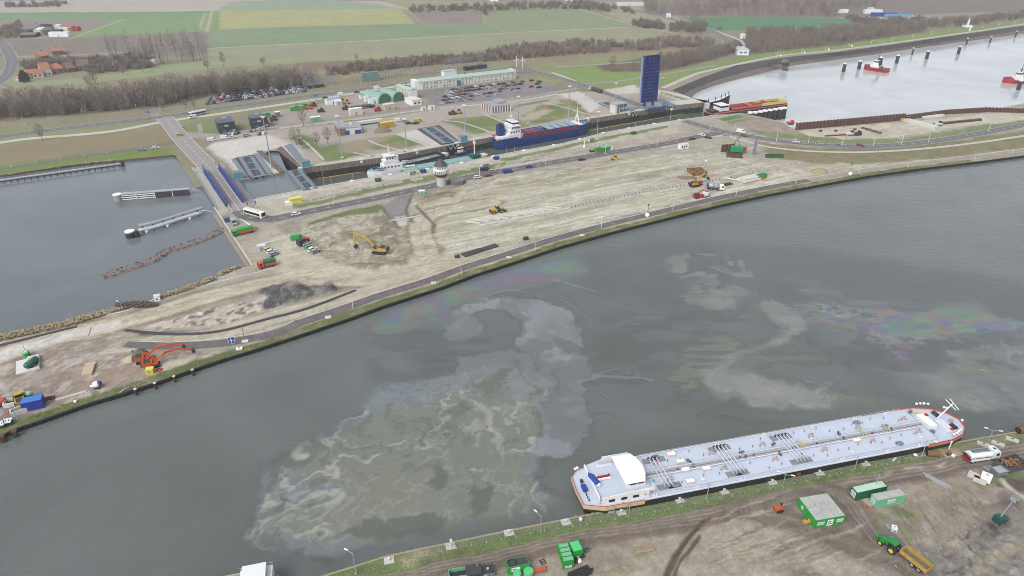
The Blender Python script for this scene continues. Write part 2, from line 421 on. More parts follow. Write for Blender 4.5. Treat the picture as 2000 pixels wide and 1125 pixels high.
f.fill([(230,662),(330,610),(560,552),(760,545),(860,515),(885,525),(700,574),(560,610),(400,654)],A(158,148,132),2,4,.75)
f.fill([(275,640),(420,604),(470,592),(525,575),(520,605),(480,628),(330,646)],A(196,187,174),1.5,3)
f.fill([(280,640),(420,604),(500,588),(510,605),(470,625),(330,646)],A(112,104,98),.6,3,.9,(.5,.50,.54,12));f.fill([(280,640),(420,604),(500,588),(510,605),(470,625),(330,646)],A(216,206,192),.6,3,.8,(.6,.54,.58,13))
PIT=[(590,445),(650,426),(745,415),(775,440),(805,470),(838,498),(790,518),(700,530),(620,512),(598,490)]
f.fill(PIT,A(142,128,110),.6,3,.45,(.16,.54,.58,301));f.fill(PIT,A(150,138,118),.5,3,.4,(.4,.56,.60,302));f.fill(PIT,A(210,207,192),.5,3,.5,(.3,.56,.62,303));f.fill(PIT,A(124,112,96),.5,3,.5,(.7,.60,.64,304))
f.fill([(800,440),(850,420),(880,470),(860,500),(820,490)],A(214,206,192),.5,3,.6,(.35,.52,.6,305));k,ms_=f.mask(SAND,3,5);ca,sa=math.cos(DIRP),math.sin(DIRP);xs,ys=P[k,0]*ca+P[k,1]*sa,-P[k,0]*sa+P[k,1]*ca+6*(fbm(P[k,0]*.02,P[k,1]*.02,3,330)-.5)
for sx,sy,lo,hi,cc,am in((.008,.22,.55,.60,(164,156,134),.5),(.015,.5,.56,.61,(214,212,196),.6),(.02,.9,.57,.62,(152,145,124),.5),(.03,.12,.56,.64,(182,175,154),.45)):
 q=ms_*sst(lo,hi,fbm(xs*sx,ys*sy,4,int(sy*100)+340))*am;f.C[k]=f.C[k]*(1-q[:,None])+An(*cc)*q[:,None]
f.fill([(-20,690),(240,655),(330,675),(430,690),(330,735),(180,782),(-20,850)],A(140,126,112),.6,3,.7,(.3,.54,.6,308));f.fill([(-20,690),(240,655),(330,675),(430,690),(330,735),(180,782),(-20,850)],A(204,196,186),.6,3,.6,(.35,.56,.63,309))
f.fill([(880,502),(1000,482),(1200,432),(1350,388),(1420,372),(1360,400),(1200,448),(1000,498)],A(146,134,120),.6,3,.7,(.3,.52,.58,310));f.fill([(1400,330),(1560,318),(1600,332),(1480,362)],A(212,204,192),.6,3,.7,(.3,.54,.6,311))
f.fill([(262,648),(380,647),(520,622),(600,600),(690,566),(698,570),(600,606),(500,636),(380,655),(270,655)],A(96,92,94),.6,1,.85)
f.fill([(500,590),(545,578),(560,600),(520,612)],A(186,180,168),1,2)
HP=[(505,596),(520,565),(545,548),(600,543),(655,553),(665,568),(620,580),(560,590),(535,602)]
f.fill(HP,A(92,95,95),1.0,5,.97,(.12,.2,.34,320));f.fill(HP,A(150,150,144),.5,3,.7,(.35,.56,.62,321));f.fill(HP,A(70,73,74),.5,3,.7,(.5,.56,.62,322))
f.fill([(507,592),(540,588),(540,600),(515,606)],A(84,86,86),.8,1)
f.fill([(500,470),(560,455),(590,520),(540,545),(495,520)],A(182,174,156),2,3,.8)
f.fill([(500,445),(535,440),(552,460),(505,468)],A(186,178,168),1,2,.8)
f.fill([(540,440),(585,428),(590,452),(560,458)],A(158,146,138),1,2,.8)
HAUL1=smooth_pts([(-60,716),(0,695),(120,657),(235,630),(330,603),(450,568),(540,548),(610,545),(690,548),(760,540),(830,515),(828,480),(822,440),(850,415),(960,395)])
HAUL2=smooth_pts([(236,676),(400,657),(560,612),(700,575),(850,535),(1000,495),(1200,445),(1400,401),(1520,372),(1690,334),(1850,312),(2010,290)])
f.line(HAUL1,A(150,139,120),13,1.2,3,.55);f.line(HAUL2,A(150,139,120),11,1.2,3,.5)
f.line(HAUL1,A(138,127,110),13.5,1.0,3,.6);f.line(HAUL1,A(200,193,172),9.5,.7,1.0,.95);f.line(HAUL2,A(192,184,164),8.5,.8,1.0,.95)
f.line(smooth_pts([(560,470),(575,500),(590,530),(620,545)]),A(196,189,168),15,1.2,2)
f.line(smooth_pts([(830,505),(870,515),(930,512),(1000,495)]),A(186,177,156),12,1,2)
f.line(smooth_pts([(600,500),(640,522),(700,536),(780,528),(826,500),(828,470)]),A(198,191,170),9,.7,1.5,.95)
for o_ in range(6):
 pts=[(u,v+(o_-2.5)*1.6)for u,v in HAUL1[8:]];f.line(pts,A(168+22*(o_%2),158+22*(o_%2),138+22*(o_%2)),.55,.3,.9,.75)
 pts=[(u,v+(o_-2.5)*1.2)for u,v in HAUL2];f.line(pts,A(170+20*(o_%2),160+20*(o_%2),142+20*(o_%2)),.5,.3,.7,.7)
f.fill([(-20,693),(120,651),(238,623),(236,634),(170,652),(60,684),(-20,712)],A(214,210,203),.6,1.5,.95)
for q in([(718,425),(745,418),(770,445),(778,482),(760,488),(735,465)],[(640,466),(672,452),(700,455),(690,472),(650,482)],[(690,470),(735,462),(760,478),(720,488)],[(680,522),(735,512),(795,508),(798,520),(745,531),(700,532)]):f.fill(q,A(140,127,108),.8,3,.85,(.2,.32,.46,340));f.bump(q,1.1,2,3,.7,.3)
for q in([(742,404),(752,414),(775,442),(783,446)],[(806,374),(800,392),(793,412),(808,434)],[(812,402),(830,420),(848,440),(846,455)]):f.line(smooth_pts(q),A(112,100,86),1.6,.5,.8,.9)
f.fill([(560,500),(640,522),(600,535),(565,530)],A(186,176,154),2,3,.7)
f.fill([(498,390),(722,349),(1000,300),(1180,261),(1330,237),(1330,258),(1180,290),(1000,332),(850,362),(700,395),(560,428),(500,415)],A(190,184,166),1.5,2)
for a in([(585,404),(720,373),(850,348),(960,330)],[(700,371),(800,352),(1000,318),(1080,300)],[(985,312),(1100,288),(1200,266),(1300,248)],[(970,338),(1060,318),(1110,310)]):
 f.line(smooth_pts(a),A(116,130,80),5,1,2,.9)
f.line([(498,391),(722,350),(1000,300.5),(1180,262.5),(1330,237)],A(202,196,186),7,.5,.5,.8)
f.fill([(1040,300),(1180,282),(1330,258),(1400,262),(1290,285),(1100,312)],A(176,164,150),2,3,.7)
rim=[(u,v)for u,v in CANAL_N]
k,d0=f.mask(rim,1,1,closed=False,width=14)
dr=sdf(P,GA(CANAL_N),closed=False)
m=(1-sst(3.6,4.8,dr+f.w[:,0]*2.5))*(.6+.4*sst(.35,.5,fbm(P[:,0]*.15,P[:,1]*.15,4,21)))
m*=1-.75*sst(215,280,P[:,0]);m=np.asarray(m)
f.C=f.C*(1-m[:,None])+An(112,122,76)*m[:,None]
f.fill([(1480,278),(1600,288),(1720,290),(1860,276),(2040,248),(2300,200),(2300,262),(2010,288),(1850,308),(1700,319),(1590,319),(1500,306)],A(134,132,98),2,3)
f.fill([(1500,296),(1620,303),(1760,302),(1900,288),(2010,270),(2010,284),(1850,304),(1700,317),(1590,317),(1500,306)],A(142,130,100),2,3,.9,(.2,.35,.5,8))
f.fill([(1400,230),(1480,240),(1560,258),(1650,272),(1760,272),(1880,252),(2010,228),(2300,170),(2300,200),(2000,244),(1850,268),(1700,284),(1600,281),(1500,268)],A(128,140,96),2,3)
f.fill([(1405,232),(1450,222),(1500,231),(1560,250),(1560,262),(1500,258),(1430,246)],A(164,150,136),2,3)
f.fill([(1402,232),(1440,224),(1456,228),(1412,237)],A(96,136,64),.6,.4)
f.fill([(1420,238),(1470,230),(1472,232),(1425,241)],A(120,138,90),.6,.4)
f.fill([(1557,256),(1765,238),(1930,222),(2010,220),(2010,234),(1860,250),(1750,269),(1650,271),(1580,264)],A(200,194,176),2,3)
f.fill([(1620,266),(1680,256),(1760,250),(1800,256),(1740,268),(1650,270)],A(188,180,160),2,4,.7)
rg=random.Random(17)
def wander(n,u0,u1,v0,v1,sl,Lr,w,amt):
 for i in range(n):
  u,v,L_=rg.uniform(u0,u1),rg.uniform(v0,v1),rg.uniform(*Lr);b=rg.uniform(-8,8);s_=sl+rg.uniform(-.12,.12);p_=smooth_pts([(u,v),(u+L_/2,v-L_*s_/2+b),(u+L_,v-L_*s_)])
  for o_ in(-1.1,1.1):
   q=GA(p_);d=np.gradient(q,axis=0);d/=np.linalg.norm(d,axis=1)[:,None];q=q+np.stack([-d[:,1],d[:,0]],1)*o_;f.line(q,A(142,132,112)if i%3 else A(214,208,192),w,.35,.25,amt,world=True)
wander(34,560,860,440,545,.12,(40,150),.55,.55);wander(40,830,1500,330,480,.22,(60,220),.5,.5);wander(26,60,520,600,720,.3,(40,140),.45,.5);wander(16,1040,1440,285,330,.18,(50,160),.5,.45)
f.grain(.14,1.0,5,(DIRP,.12,.9));f.grain(.16,.22,8);f.grain(.14,.9,11)
inl=sst(1.0,9.0,-dd);f.C*=np.array([.985,.99,1.0])
f.bump([(513,592),(525,560),(600,545),(655,555),(640,575),(560,588)],1.3,2,3,1.4,.4)
f.bump([(700,462),(770,455),(800,480),(760,490),(700,485)],1.0,4,4,1.0,.25);f.bump([(610,455),(690,440),(740,445),(700,470),(620,480)],.5,4,4,.9,.3)
f.bump([(808,390),(880,373),(895,378),(880,388),(815,402)],1.0,2,3,.5);f.bump([(680,522),(795,510),(745,530)],1.0,3,3,.5)
f.bump([(280,640),(420,604),(500,588),(510,605),(470,625),(330,646)],.4,2,3,.5,.45)
f.bump([(985,345),(1150,322),(1250,308),(1240,316),(1000,355)],.5,3,3,.6,.2);f.bump([(1280,305),(1400,290),(1410,305),(1300,318)],.6,4,3,.8,.2)
f.bump([(1470,240),(1540,244),(1520,254),(1450,250)],1.2,4,3,.6,.2)
f.Z+=.10*(fbm(P[:,0]*.3,P[:,1]*.3,4,44)-.5)*inl
gm=vc_material('sandy ground',.95,.24,.8,.5)
o=npmesh('peninsula_ground',np.column_stack([P,f.Z*inl]),Fq,f.C,gm);o['kind']='structure'
def clods(name,lab,P,Z,wt,n,s0,s1,mat,seed):
 rs=np.random.RandomState(seed);i=rs.choice(len(P),n,p=wt/wt.sum());s=s0+(s1-s0)*rs.rand(n)**3;c=np.column_stack([P[i]+rs.uniform(-.4,.4,(n,2)),Z[i]])
 T=np.array([[1,0,-.3],[-.5,.87,-.3],[-.5,-.87,-.3],[.1,.1,.8]]);a=rs.uniform(0,6.28,n);R=np.stack([np.stack([np.cos(a),-np.sin(a)],1),np.stack([np.sin(a),np.cos(a)],1)],1);V=np.einsum('nij,kj->nki',R,T[:,:2]*[1,.75]);V=np.concatenate([V,np.tile(T[:,2],(n,1))[:,:,None]],2)*s[:,None,None]+c[:,None,:]
 Fc=(np.array([[0,1,3],[1,2,3],[2,0,3]])[None]+(np.arange(n)*4)[:,None,None]).reshape(-1,3);o=npmesh(name,V.reshape(-1,3),Fc,None,mat);o['kind']='stuff';o['label']=lab
def blades(name,lab,P,Z,wt,n,h,mat,seed):
 rs=np.random.RandomState(seed);i=rs.choice(len(P),n,p=wt/wt.sum());c=np.column_stack([P[i]+rs.uniform(-.5,.5,(n,2)),Z[i]]);a=rs.uniform(0,6.28,n);d=np.column_stack([np.cos(a),np.sin(a),0*a]);e=np.column_stack([-d[:,1],d[:,0],0*a]);w=rs.uniform(.12,.3,n)[:,None];k=(h*rs.uniform(.5,1.6,n))[:,None]
 V=np.stack([c-e*w,c+e*w,c+d*k*1.2+np.array([0,0,1])*k],1);o=npmesh(name,V.reshape(-1,3),np.arange(n*3).reshape(-1,3),None,mat);o['kind']='stuff';o['label']=lab
vis_=(np.abs(P[:,0])<P[:,1]*.85+10)*1.0;pit_=1-sst(-4,4,sdf(P,GA(PIT)));hp_=1-sst(-3,3,sdf(P,GA(HP)))
clods('rubble_stones','small stones and clods strewn over the sandy works ground',P,f.Z*inl,np.where(dr>6,vis_*(.25+2.5*pit_+5*hp_),0),7000,.12,.42,paint('sand clod',A(150,140,122),.95,var=.3,scale=.4,dirt=A(206,200,184)),81)
blades('grass','short rough grass on the verge of the far canal bank',P,f.Z*inl,np.where((m>.4)&(dr>.5),vis_,0),9000,.2,paint('verge blade',A(122,130,84),.9,var=.3,scale=.5,dirt=A(160,146,104)),82)
# - near bank
NB=QUAY_S+[(2300,1300),(300,1300)]
P,Fq,dd=clipgrid(GA(NB),.45,head(G(*QUAY_S[5]),G(*QUAY_S[9])),False)
f=Field(P,A(162,150,138));dq=sdf(P,GA(QUAY_S),closed=False)
f.grain(.12,.06,2)
f.fill([(1270,1040),(1480,985),(1560,1030),(1750,1125),(1500,1200),(1150,1200),(1180,1100)],A(174,166,152),2,4)
f.fill([(1480,1040),(1560,1060),(1640,1130),(1480,1200),(1300,1200)],A(178,170,154),2,5,.8,(.1,.4,.55,61))
f.fill([(1320,1012),(1400,1012),(1360,1060),(1310,1080),(1330,1040)],A(166,160,134),1,3,.9,(.14,.42,.5,62))
f.fill([(1410,1085),(1480,1045),(1500,1065),(1440,1090)],A(168,162,138),1.5,3,.8,(.15,.42,.5,63))
for q in([(1220,1074),(1262,1080),(1270,1090),(1225,1092)],[(1165,1110),(1225,1098),(1255,1106),(1180,1128)],[(1195,1062),(1235,1072),(1225,1080)]):f.fill(q,A(156,154,128),.8,1.5,.85)
f.fill([(1540,1110),(1585,1105),(1605,1125),(1540,1130)],A(118,112,102),1.5,2,.9)
f.fill([(1800,1060),(1850,1050),(1960,1010),(2100,960),(2100,1200),(1830,1200),(1815,1110)],A(146,140,134),2,4)
f.fill([(1830,1080),(1880,1050),(1960,1012),(1975,1022),(1900,1080),(1850,1105)],A(84,78,76),1.2,4,.95,(.3,.36,.48,64))
f.fill([(1930,930),(2100,900),(2100,985),(1990,975),(1950,960)],A(98,90,80),1.2,4,.95)
f.fill([(1880,975),(1930,945),(1965,960),(2010,985),(1960,1000),(1900,1005)],A(128,118,108),2,4,.9,(.25,.4,.5,65))
f.fill([(1770,940),(1900,925),(1920,960),(1890,985),(1840,970)],A(166,154,138),2,4,.8)
f.fill([(1750,1010),(1880,1000),(1880,1030),(1800,1050),(1760,1040)],A(164,152,140),2,4,.8)
for q,c in(([(1835,945),(1850,940),(1900,985),(1880,990)],(136,144,96)),([(1745,1000),(1790,1000),(1800,1012),(1770,1025),(1750,1015)],(124,138,86)),([(1705,1012),(1735,1010),(1730,1022),(1708,1022)],(126,140,84)),([(1750,1030),(1765,1035),(1790,1065),(1775,1062)],(130,140,92)),([(1617,1030),(1655,1022),(1662,1035),(1622,1045)],(136,138,96)),([(1905,945),(1935,920),(2010,910),(2010,925),(1930,955)],(126,138,90)),([(1800,1085),(1825,1078),(1835,1100),(1815,1105)],(126,136,90)),([(1925,1012),(1938,1010),(1936,1018)],(130,128,80)),([(1860,985),(1885,980),(1890,1000)],(128,126,90))):
 f.fill(q,A(*c),1,2,.9,(.35,.3,.45,66))
f.line(smooth_pts([(2010,1058),(1975,1065),(1950,1078),(1925,1100),(1900,1112),(1885,1105)]),A(166,158,136),2.2,.6,1.4,.95)
f.line(smooth_pts([(1955,940),(1970,955),(2000,975),(2020,985)]),A(190,184,170),1.2,.4,.8)
f.fill([(1712,1022),(1740,1028),(1790,1088),(1770,1085),(1712,1035)],A(136,132,130),.6,1)
f.line([(1733,1026),(1762,1052),(1785,1080)],A(196,190,180),.4,.2,.2,.8)
TRK=smooth_pts([(300,1225),(700,1135),(900,1095),(1100,1050),(1300,1018),(1450,993),(1600,950),(1800,916),(2000,880),(2200,850)])
f.line(TRK,A(132,118,106),7.4,.8,1.2)
for i in range(9):
 dv=(i-4)*3.6;a=i%2
 f.line([(u,v+dv)for u,v in TRK],A(112+62*a,100+62*a,90+62*a),.5,.3,.8,.7)
f.fill([(1640,945),(1700,930),(1750,925),(1700,938),(1625,952)],A(196,186,164),.6,2,.9,(.4,.42,.5,67));f.fill([(1745,922),(1830,905),(1850,903),(1800,916),(1765,922)],A(198,190,172),.6,2,.9,(.4,.42,.5,68))
ROAD2=smooth_pts([(1440,996),(1560,950),(1620,960),(1660,985),(1680,1015),(1720,1060),(1800,1120),(1850,1170)])
ROAD3=smooth_pts([(1460,1000),(1540,1015),(1600,1040),(1700,1075),(1780,1110),(1840,1160)])
for R_ in(ROAD2,ROAD3):
 f.line(R_,A(130,117,106),6.5,.8,1.5,.95)
 for i in range(6):f.line([(u+(i-2.5)*4.5,v)for u,v in R_],A(110+58*(i%2),98+58*(i%2),90+58*(i%2)),.55,.3,.8,.7)
RUT=[smooth_pts([(1385,1008),(1345,1045),(1318,1085),(1300,1130)]),smooth_pts([(1368,1045),(1345,1075),(1330,1095),(1316,1135)]),smooth_pts([(1375,1012),(1352,1040),(1330,1070),(1308,1125)])]
for R_ in RUT:f.line(R_,A(100,88,78),.9,.3,.6,.95);f.bump(R_,-.22,.5,.5,0,closed=False,width=.5)
f.line(smooth_pts([(1380,1010),(1430,1002),(1470,1012),(1500,1030)]),A(120,108,98),.9,.4,.8,.9)
rg=random.Random(11)
for i in range(80):
 u=rg.uniform(1380,1640);v=rg.uniform(1010,1120);L_=rg.uniform(30,110)
 f.line(smooth_pts([(u,v),(u+L_*.5,v-L_*.22+rg.uniform(-3,3)),(u+L_,v-L_*.38)]),A(126,116,104)if rg.random()<.7 else A(192,184,168),rg.uniform(.2,.5),.22,.9,rg.uniform(.4,.9))
for i in range(60):
 u=rg.uniform(1740,1900);v=rg.uniform(945,1060)
 f.line(smooth_pts([(u,v),(u+rg.uniform(8,22),v+rg.uniform(10,30)),(u+rg.uniform(20,50),v+rg.uniform(25,60))]),A(124,114,104)if i%3 else A(186,176,162),rg.uniform(.25,.6),.3,.8,rg.uniform(.3,.7))
for i in range(60):
 u=rg.uniform(1830,2000);v=rg.uniform(1020,1125);L_=rg.uniform(6,26)
 f.line([(u,v),(u+L_*rg.uniform(-1,1),v+L_*.5)],A(92,86,82)if i%2 else A(178,172,162),rg.uniform(.2,.7),.25,.8,rg.uniform(.4,.9))
gw=sst(-.4,.4,4.3+f.w[:,1]*2-.8*sst(40,140,P[:,0])-dq)
patch=.75+.25*sst(.35,.55,fbm(P[:,0]*.25,P[:,1]*.25,4,33));gw=gw*patch*(1-.8*sst(142,152,P[:,0]))
f.C=f.C*(1-gw[:,None])+An(116,134,82)*gw[:,None]
f.fill([(1852,880),(1890,868),(1960,852),(2020,842),(2020,850),(1960,866),(1880,884)],A(170,156,132),.5,1,.9)
f.fill([(775,1085),(835,1072),(845,1085),(780,1100)],A(186,172,156),1,2,.8)
f.C*=np.array([.87,.885,.87]);f.grain(.22,.5,5);f.grain(.2,1.4,8);f.grain(.14,.18,15);f.grain(.12,1.0,9,(head(G(1100,1050),G(1450,993)),.15,1.2))
wild=sst(0,4,-sdf(P,GA([(1800,1060),(1960,1010),(2100,960),(2100,1200),(1830,1200)])))
f.Z+=(.25*(fbm(P[:,0]*.4,P[:,1]*.4,5,71)-.5)+wild*1.5*(fbm(P[:,0]*.5,P[:,1]*.5,5,73)-.5))*sst(7,11,dq)
f.bump([(1940,925),(2100,895),(2100,985),(1990,975)],.6,2,2,.6,.5)
gm2=vc_material('muddy ground',.85,.24,1.8,.6,.3)
o=npmesh('near_bank_ground',np.column_stack([P,f.Z]),Fq,f.C,gm2);o['kind']='structure'
px_=(np.abs(P[:,0])<P[:,1]*.9+20)&(P[:,1]>75)
clods('mud_clods','small lumps of mud and rubble strewn over the near bank',P,f.Z,np.where(gw<.3,px_*(1+3*wild),0),7000,.07,.24,paint('mud clod',A(128,116,104),.95,var=.3,scale=.5,dirt=A(186,176,160)),91)
blades('grass','short green grass along the near quay',P,f.Z,np.where(gw>.45,px_,0),9000,.11,paint('grass blade',A(124,142,88),.9,var=.15,scale=.5,dirt=A(146,140,100)),92)
# - land north of the lock
NL=[tuple(q)for q in GA(SHORE_N+LOCK_N)]+[(1500,1100),(1500,1500),(-1500,1500),(-1500,400)]
P,Fq,dd=clipgrid(NL,2.6,0)
f=Field(P,A(146,140,116));yy=P[:,1]
f.grain(.08,.02,2)
FLD=[([(-300,-60),(2300,-60),(2300,30),(1800,12),(1250,2),(700,0),(0,8),(-300,12)],(150,140,138)),([(-300,6),(440,-4),(520,0),(740,2),(900,18),(600,20),(480,22),(420,22),(300,23),(-300,26)],(182,176,164)),([(470,2),(640,-2),(720,6),(790,17),(650,19),(480,22),(425,24),(430,12)],(150,164,136)),([(-300,26),(300,24),(410,21),(398,33),(230,37),(-300,42)],(120,154,110)),([(-300,40),(140,37),(230,37),(182,54),(110,56),(-300,64)],(150,138,130)),([(230,37),(398,32),(392,62),(260,67),(140,74),(185,55)],(132,156,110)),([(-300,86),(20,78),(140,74),(392,62),(405,66),(404,110),(300,108),(130,108),(40,108),(-300,130)],(138,128,120)),([(400,26),(412,22),(404,62),(388,61)],(140,158,118)),([(414,22),(432,22),(428,58),(410,58)],(134,158,106)),([(430,22),(560,20),(780,17),(812,46),(660,50),(540,53),(428,58)],(172,172,124)),([(410,59),(540,54),(660,51),(812,46),(935,45),(985,64),(740,78),(500,89),(408,94)],(134,152,120)),([(408,95),(500,90),(740,79),(985,65),(1240,53),(1290,62),(1300,76),(1180,88),(900,100),(700,110),(500,117),(405,120)],(154,154,128)),([(796,27),(860,24),(944,25),(945,44),(826,46)],(146,134,128)),([(946,28),(1000,21),(1130,17),(1232,46),(1236,53),(985,64),(947,45)],(140,152,120)),([(740,-2),(1000,4),(1130,8),(1120,16),(1000,18),(880,14),(790,16)],(156,154,122)),([(1326,35),(1440,32),(1520,33),(1640,36),(1720,45),(1600,55),(1470,60),(1390,58)],(96,140,100)),([(1130,5),(1260,2),(1330,34),(1400,60),(1300,60),(1230,45)],(164,158,132)),([(1640,36),(1640,20),(1780,18),(2000,15),(2300,5),(2300,40),(2000,40),(1850,48),(1760,50)],(158,146,134)),([(1660,25),(1740,22),(1830,34),(1790,44),(1700,38)],(188,178,168)),([(-300,140),(0,135),(80,158),(220,146),(300,130),(405,118),(700,110),(900,101),(905,106),(600,122),(420,132),(280,150),(160,162),(60,168),(-300,200)],(152,160,122)),]
for px,c in FLD:f.fill(px,A(*c),.8,.6)
for px,c,w in([((408,94.5),(500,89.5),(740,78.5),(985,64.5),(1235,52.5)),(206,204,176),2.2],[((404,63),(414,22)),(200,196,164),2],[((388,61),(400,26)),(196,196,166),1.6],[((140,74),(245,37)),(190,196,150),2],[((250,22),(400,20),(430,12),(475,8)),(206,200,188),2.5],[((720,6),(790,17),(826,46),(812,47)),(170,166,120),2],[((945,28),(946,44),(988,64)),(160,170,124),2.5],[((1130,17),(1240,50),(1300,62),(1340,68)),(190,184,166),3],[((-50,112),(130,108),(250,102)),(186,178,164),3],[((650,3),(790,14),(900,16)),(180,172,150),3]):
 f.line(px,A(*c),w,.8,.5)
f.fill([(-300,210),(0,186),(160,180),(330,162),(560,136),(600,150),(600,172),(405,190),(330,208),(160,225),(0,236),(-300,260)],A(128,116,100),4,6)
f.fill([(560,124),(800,112),(940,104),(1200,92),(1380,90),(1180,105),(1000,116),(800,130),(650,142)],A(140,120,104),3,5)
f.fill([(600,140),(800,128),(930,118),(930,130),(800,145),(640,155)],A(170,148,116),3,5,.8,(.05,.4,.55,51))
f.fill([(1000,118),(1100,105),(1400,100),(1200,112),(1100,125)],A(150,136,110),3,5,.8)
f.fill([(930,135),(1090,122),(1200,108),(1330,98),(1330,125),(1240,150),(1080,165),(1020,140)],A(142,146,104),3,4)
f.fill([(1085,140),(1130,130),(1260,122),(1270,140),(1200,160),(1110,162)],A(132,154,90),2,3)
f.fill([(1130,165),(1300,140),(1460,110),(1500,104),(2000,40),(2300,-5),(2300,3),(2000,50),(1750,84),(1550,108),(1430,128),(1330,160),(1200,175)],A(134,152,92),2,2)
f.fill([(1290,168),(1340,152),(1375,140),(1500,114),(1750,84),(2000,48),(2300,-1),(2300,4),(2000,52),(1750,88),(1500,119),(1375,152),(1312,177)],A(160,150,136),1.5,1.5)
f.fill([(1250,12),(1650,-4),(2300,-60),(2300,10),(1640,34),(1270,30)],A(134,122,116),3,5)
f.fill([(1460,60),(1810,50),(1810,62),(1640,88),(1460,106),(1400,100)],A(118,106,92),3,4)
f.fill([(1160,128),(1280,110),(1440,95),(1420,108),(1290,140),(1180,140)],A(116,104,88),3,3)
f.fill([(0,250),(330,238),(405,205),(600,180),(820,166),(860,172),(600,205),(410,228),(330,246),(160,262),(0,285)],A(142,148,108),2,3)
f.fill([(-300,300),(0,285),(160,264),(330,252),(345,290),(342,302),(150,320),(0,342),(-300,382)],A(146,136,108),2,3)
f.fill([(-300,352),(0,322),(160,302),(340,286),(342,302),(150,320),(0,342),(-300,382)],A(122,138,78),2,2)
f.fill([(350,245),(420,232),(520,255),(530,262),(410,272),(360,262)],A(130,142,96),1.5,2)
f.fill([(520,218),(640,200),(700,182),(800,188),(830,195),(830,205),(700,225),(540,248)],A(172,160,150),2,3)
f.fill([(540,245),(700,228),(830,208),(835,214),(700,236),(545,252)],A(150,138,128),1,1)
f.fill([(822,178),(1000,158),(1090,168),(1075,180),(1040,184),(880,208),(850,206)],A(140,135,136),.8,.5)
f.fill([(403,196),(470,183),(590,172),(600,182),(480,200),(408,207)],A(140,134,128),1,1)
f.fill([(415,280),(520,262),(560,262),(620,278),(640,300),(607,324),(590,326),(541,290),(512,295),(556,335),(470,350),(445,318),(405,288)],A(208,203,198),1,1.5)
f.fill([(340,256),(420,262),(545,252),(700,238),(830,216),(1000,198),(1090,186),(1200,172),(1370,192),(1375,200),(1230,220),(1020,256),(875,284),(750,307),(607,326),(580,285),(520,262),(420,278)],A(176,168,156),1.5,1)
for q in([(615,290),(665,280),(720,300),(640,318),(618,300)],[(720,290),(740,276),(790,258),(830,280),(760,294)],[(862,236),(900,230),(965,226),(1000,248),(965,256),(930,262)],[(1015,228),(1060,206),(1100,202),(1135,225),(1040,244)],[(1005,206),(1070,194),(1075,197),(1000,211)],[(1090,196),(1120,193),(1160,222),(1150,228)],[(985,235),(1010,232),(1035,246),(1000,252)],[(560,268),(600,262),(640,300),(615,298)]):
 f.fill(q,A(116,134,82),.8,2);f.fill(q,A(156,142,112),1.2,2,.7,(.12,.5,.62,14))
f.fill([(655,285),(700,272),(780,262),(720,292),(690,300)],A(158,144,122),2,3,.9)
for q in([(608,322),(870,279),(1020,252),(1230,216),(1375,197),(1370,200),(1230,220),(1020,256),(875,284),(750,307),(607,326)],):f.fill(q,A(200,194,186),.6,.5)
for q in([(1085,184),(1130,178),(1175,205),(1150,222),(1130,200)],[(1180,176),(1240,165),(1255,180),(1200,185)],[(1245,205),(1290,198),(1370,195),(1372,199),(1250,216)],[(1270,170),(1300,178),(1360,190),(1365,197),(1330,198),(1280,180)],[(775,262),(850,245),(880,262),(900,276),(840,284)]):f.fill(q,A(206,201,195),1,1)
f.fill([(1010,232),(1060,212),(1080,215),(1040,236)],A(190,180,164),1.5,3,.8)
f.fill([(1286,180),(1295,180),(1345,194),(1335,196)],A(110,136,76),.6,.3)
f.grain(.09,.06,5);f.grain(.07,.35,8)
far=sst(520,640,yy);s1=np.sin((P[:,0]*.05+P[:,1]*.62));f.C*=(1+.025*far*s1)[:,None]
gm3=vc_material('field ground',.95,.16,.4,.25,.15,1.0)
o=npmesh('field_ground',np.column_stack([P,np.zeros(len(P))]),Fq,f.C,gm3);o['kind']='structure'
far_m=paint('distant fields',A(150,148,122),.95,var=.2,scale=.01)
struct('distant_ground',MB().bb(-3000,3000,1490,3500,-.6,-.06,far_m).bb(-3000,-1490,390,1490,-.6,-.06,far_m).bb(1490,3000,1050,1490,-.6,-.06,far_m))
struct('distant_ground',MB().bb(-3000,3000,-3000,30,-.6,-.05,paint('distant mud',A(160,150,138),.95,var=.2,scale=.02)))
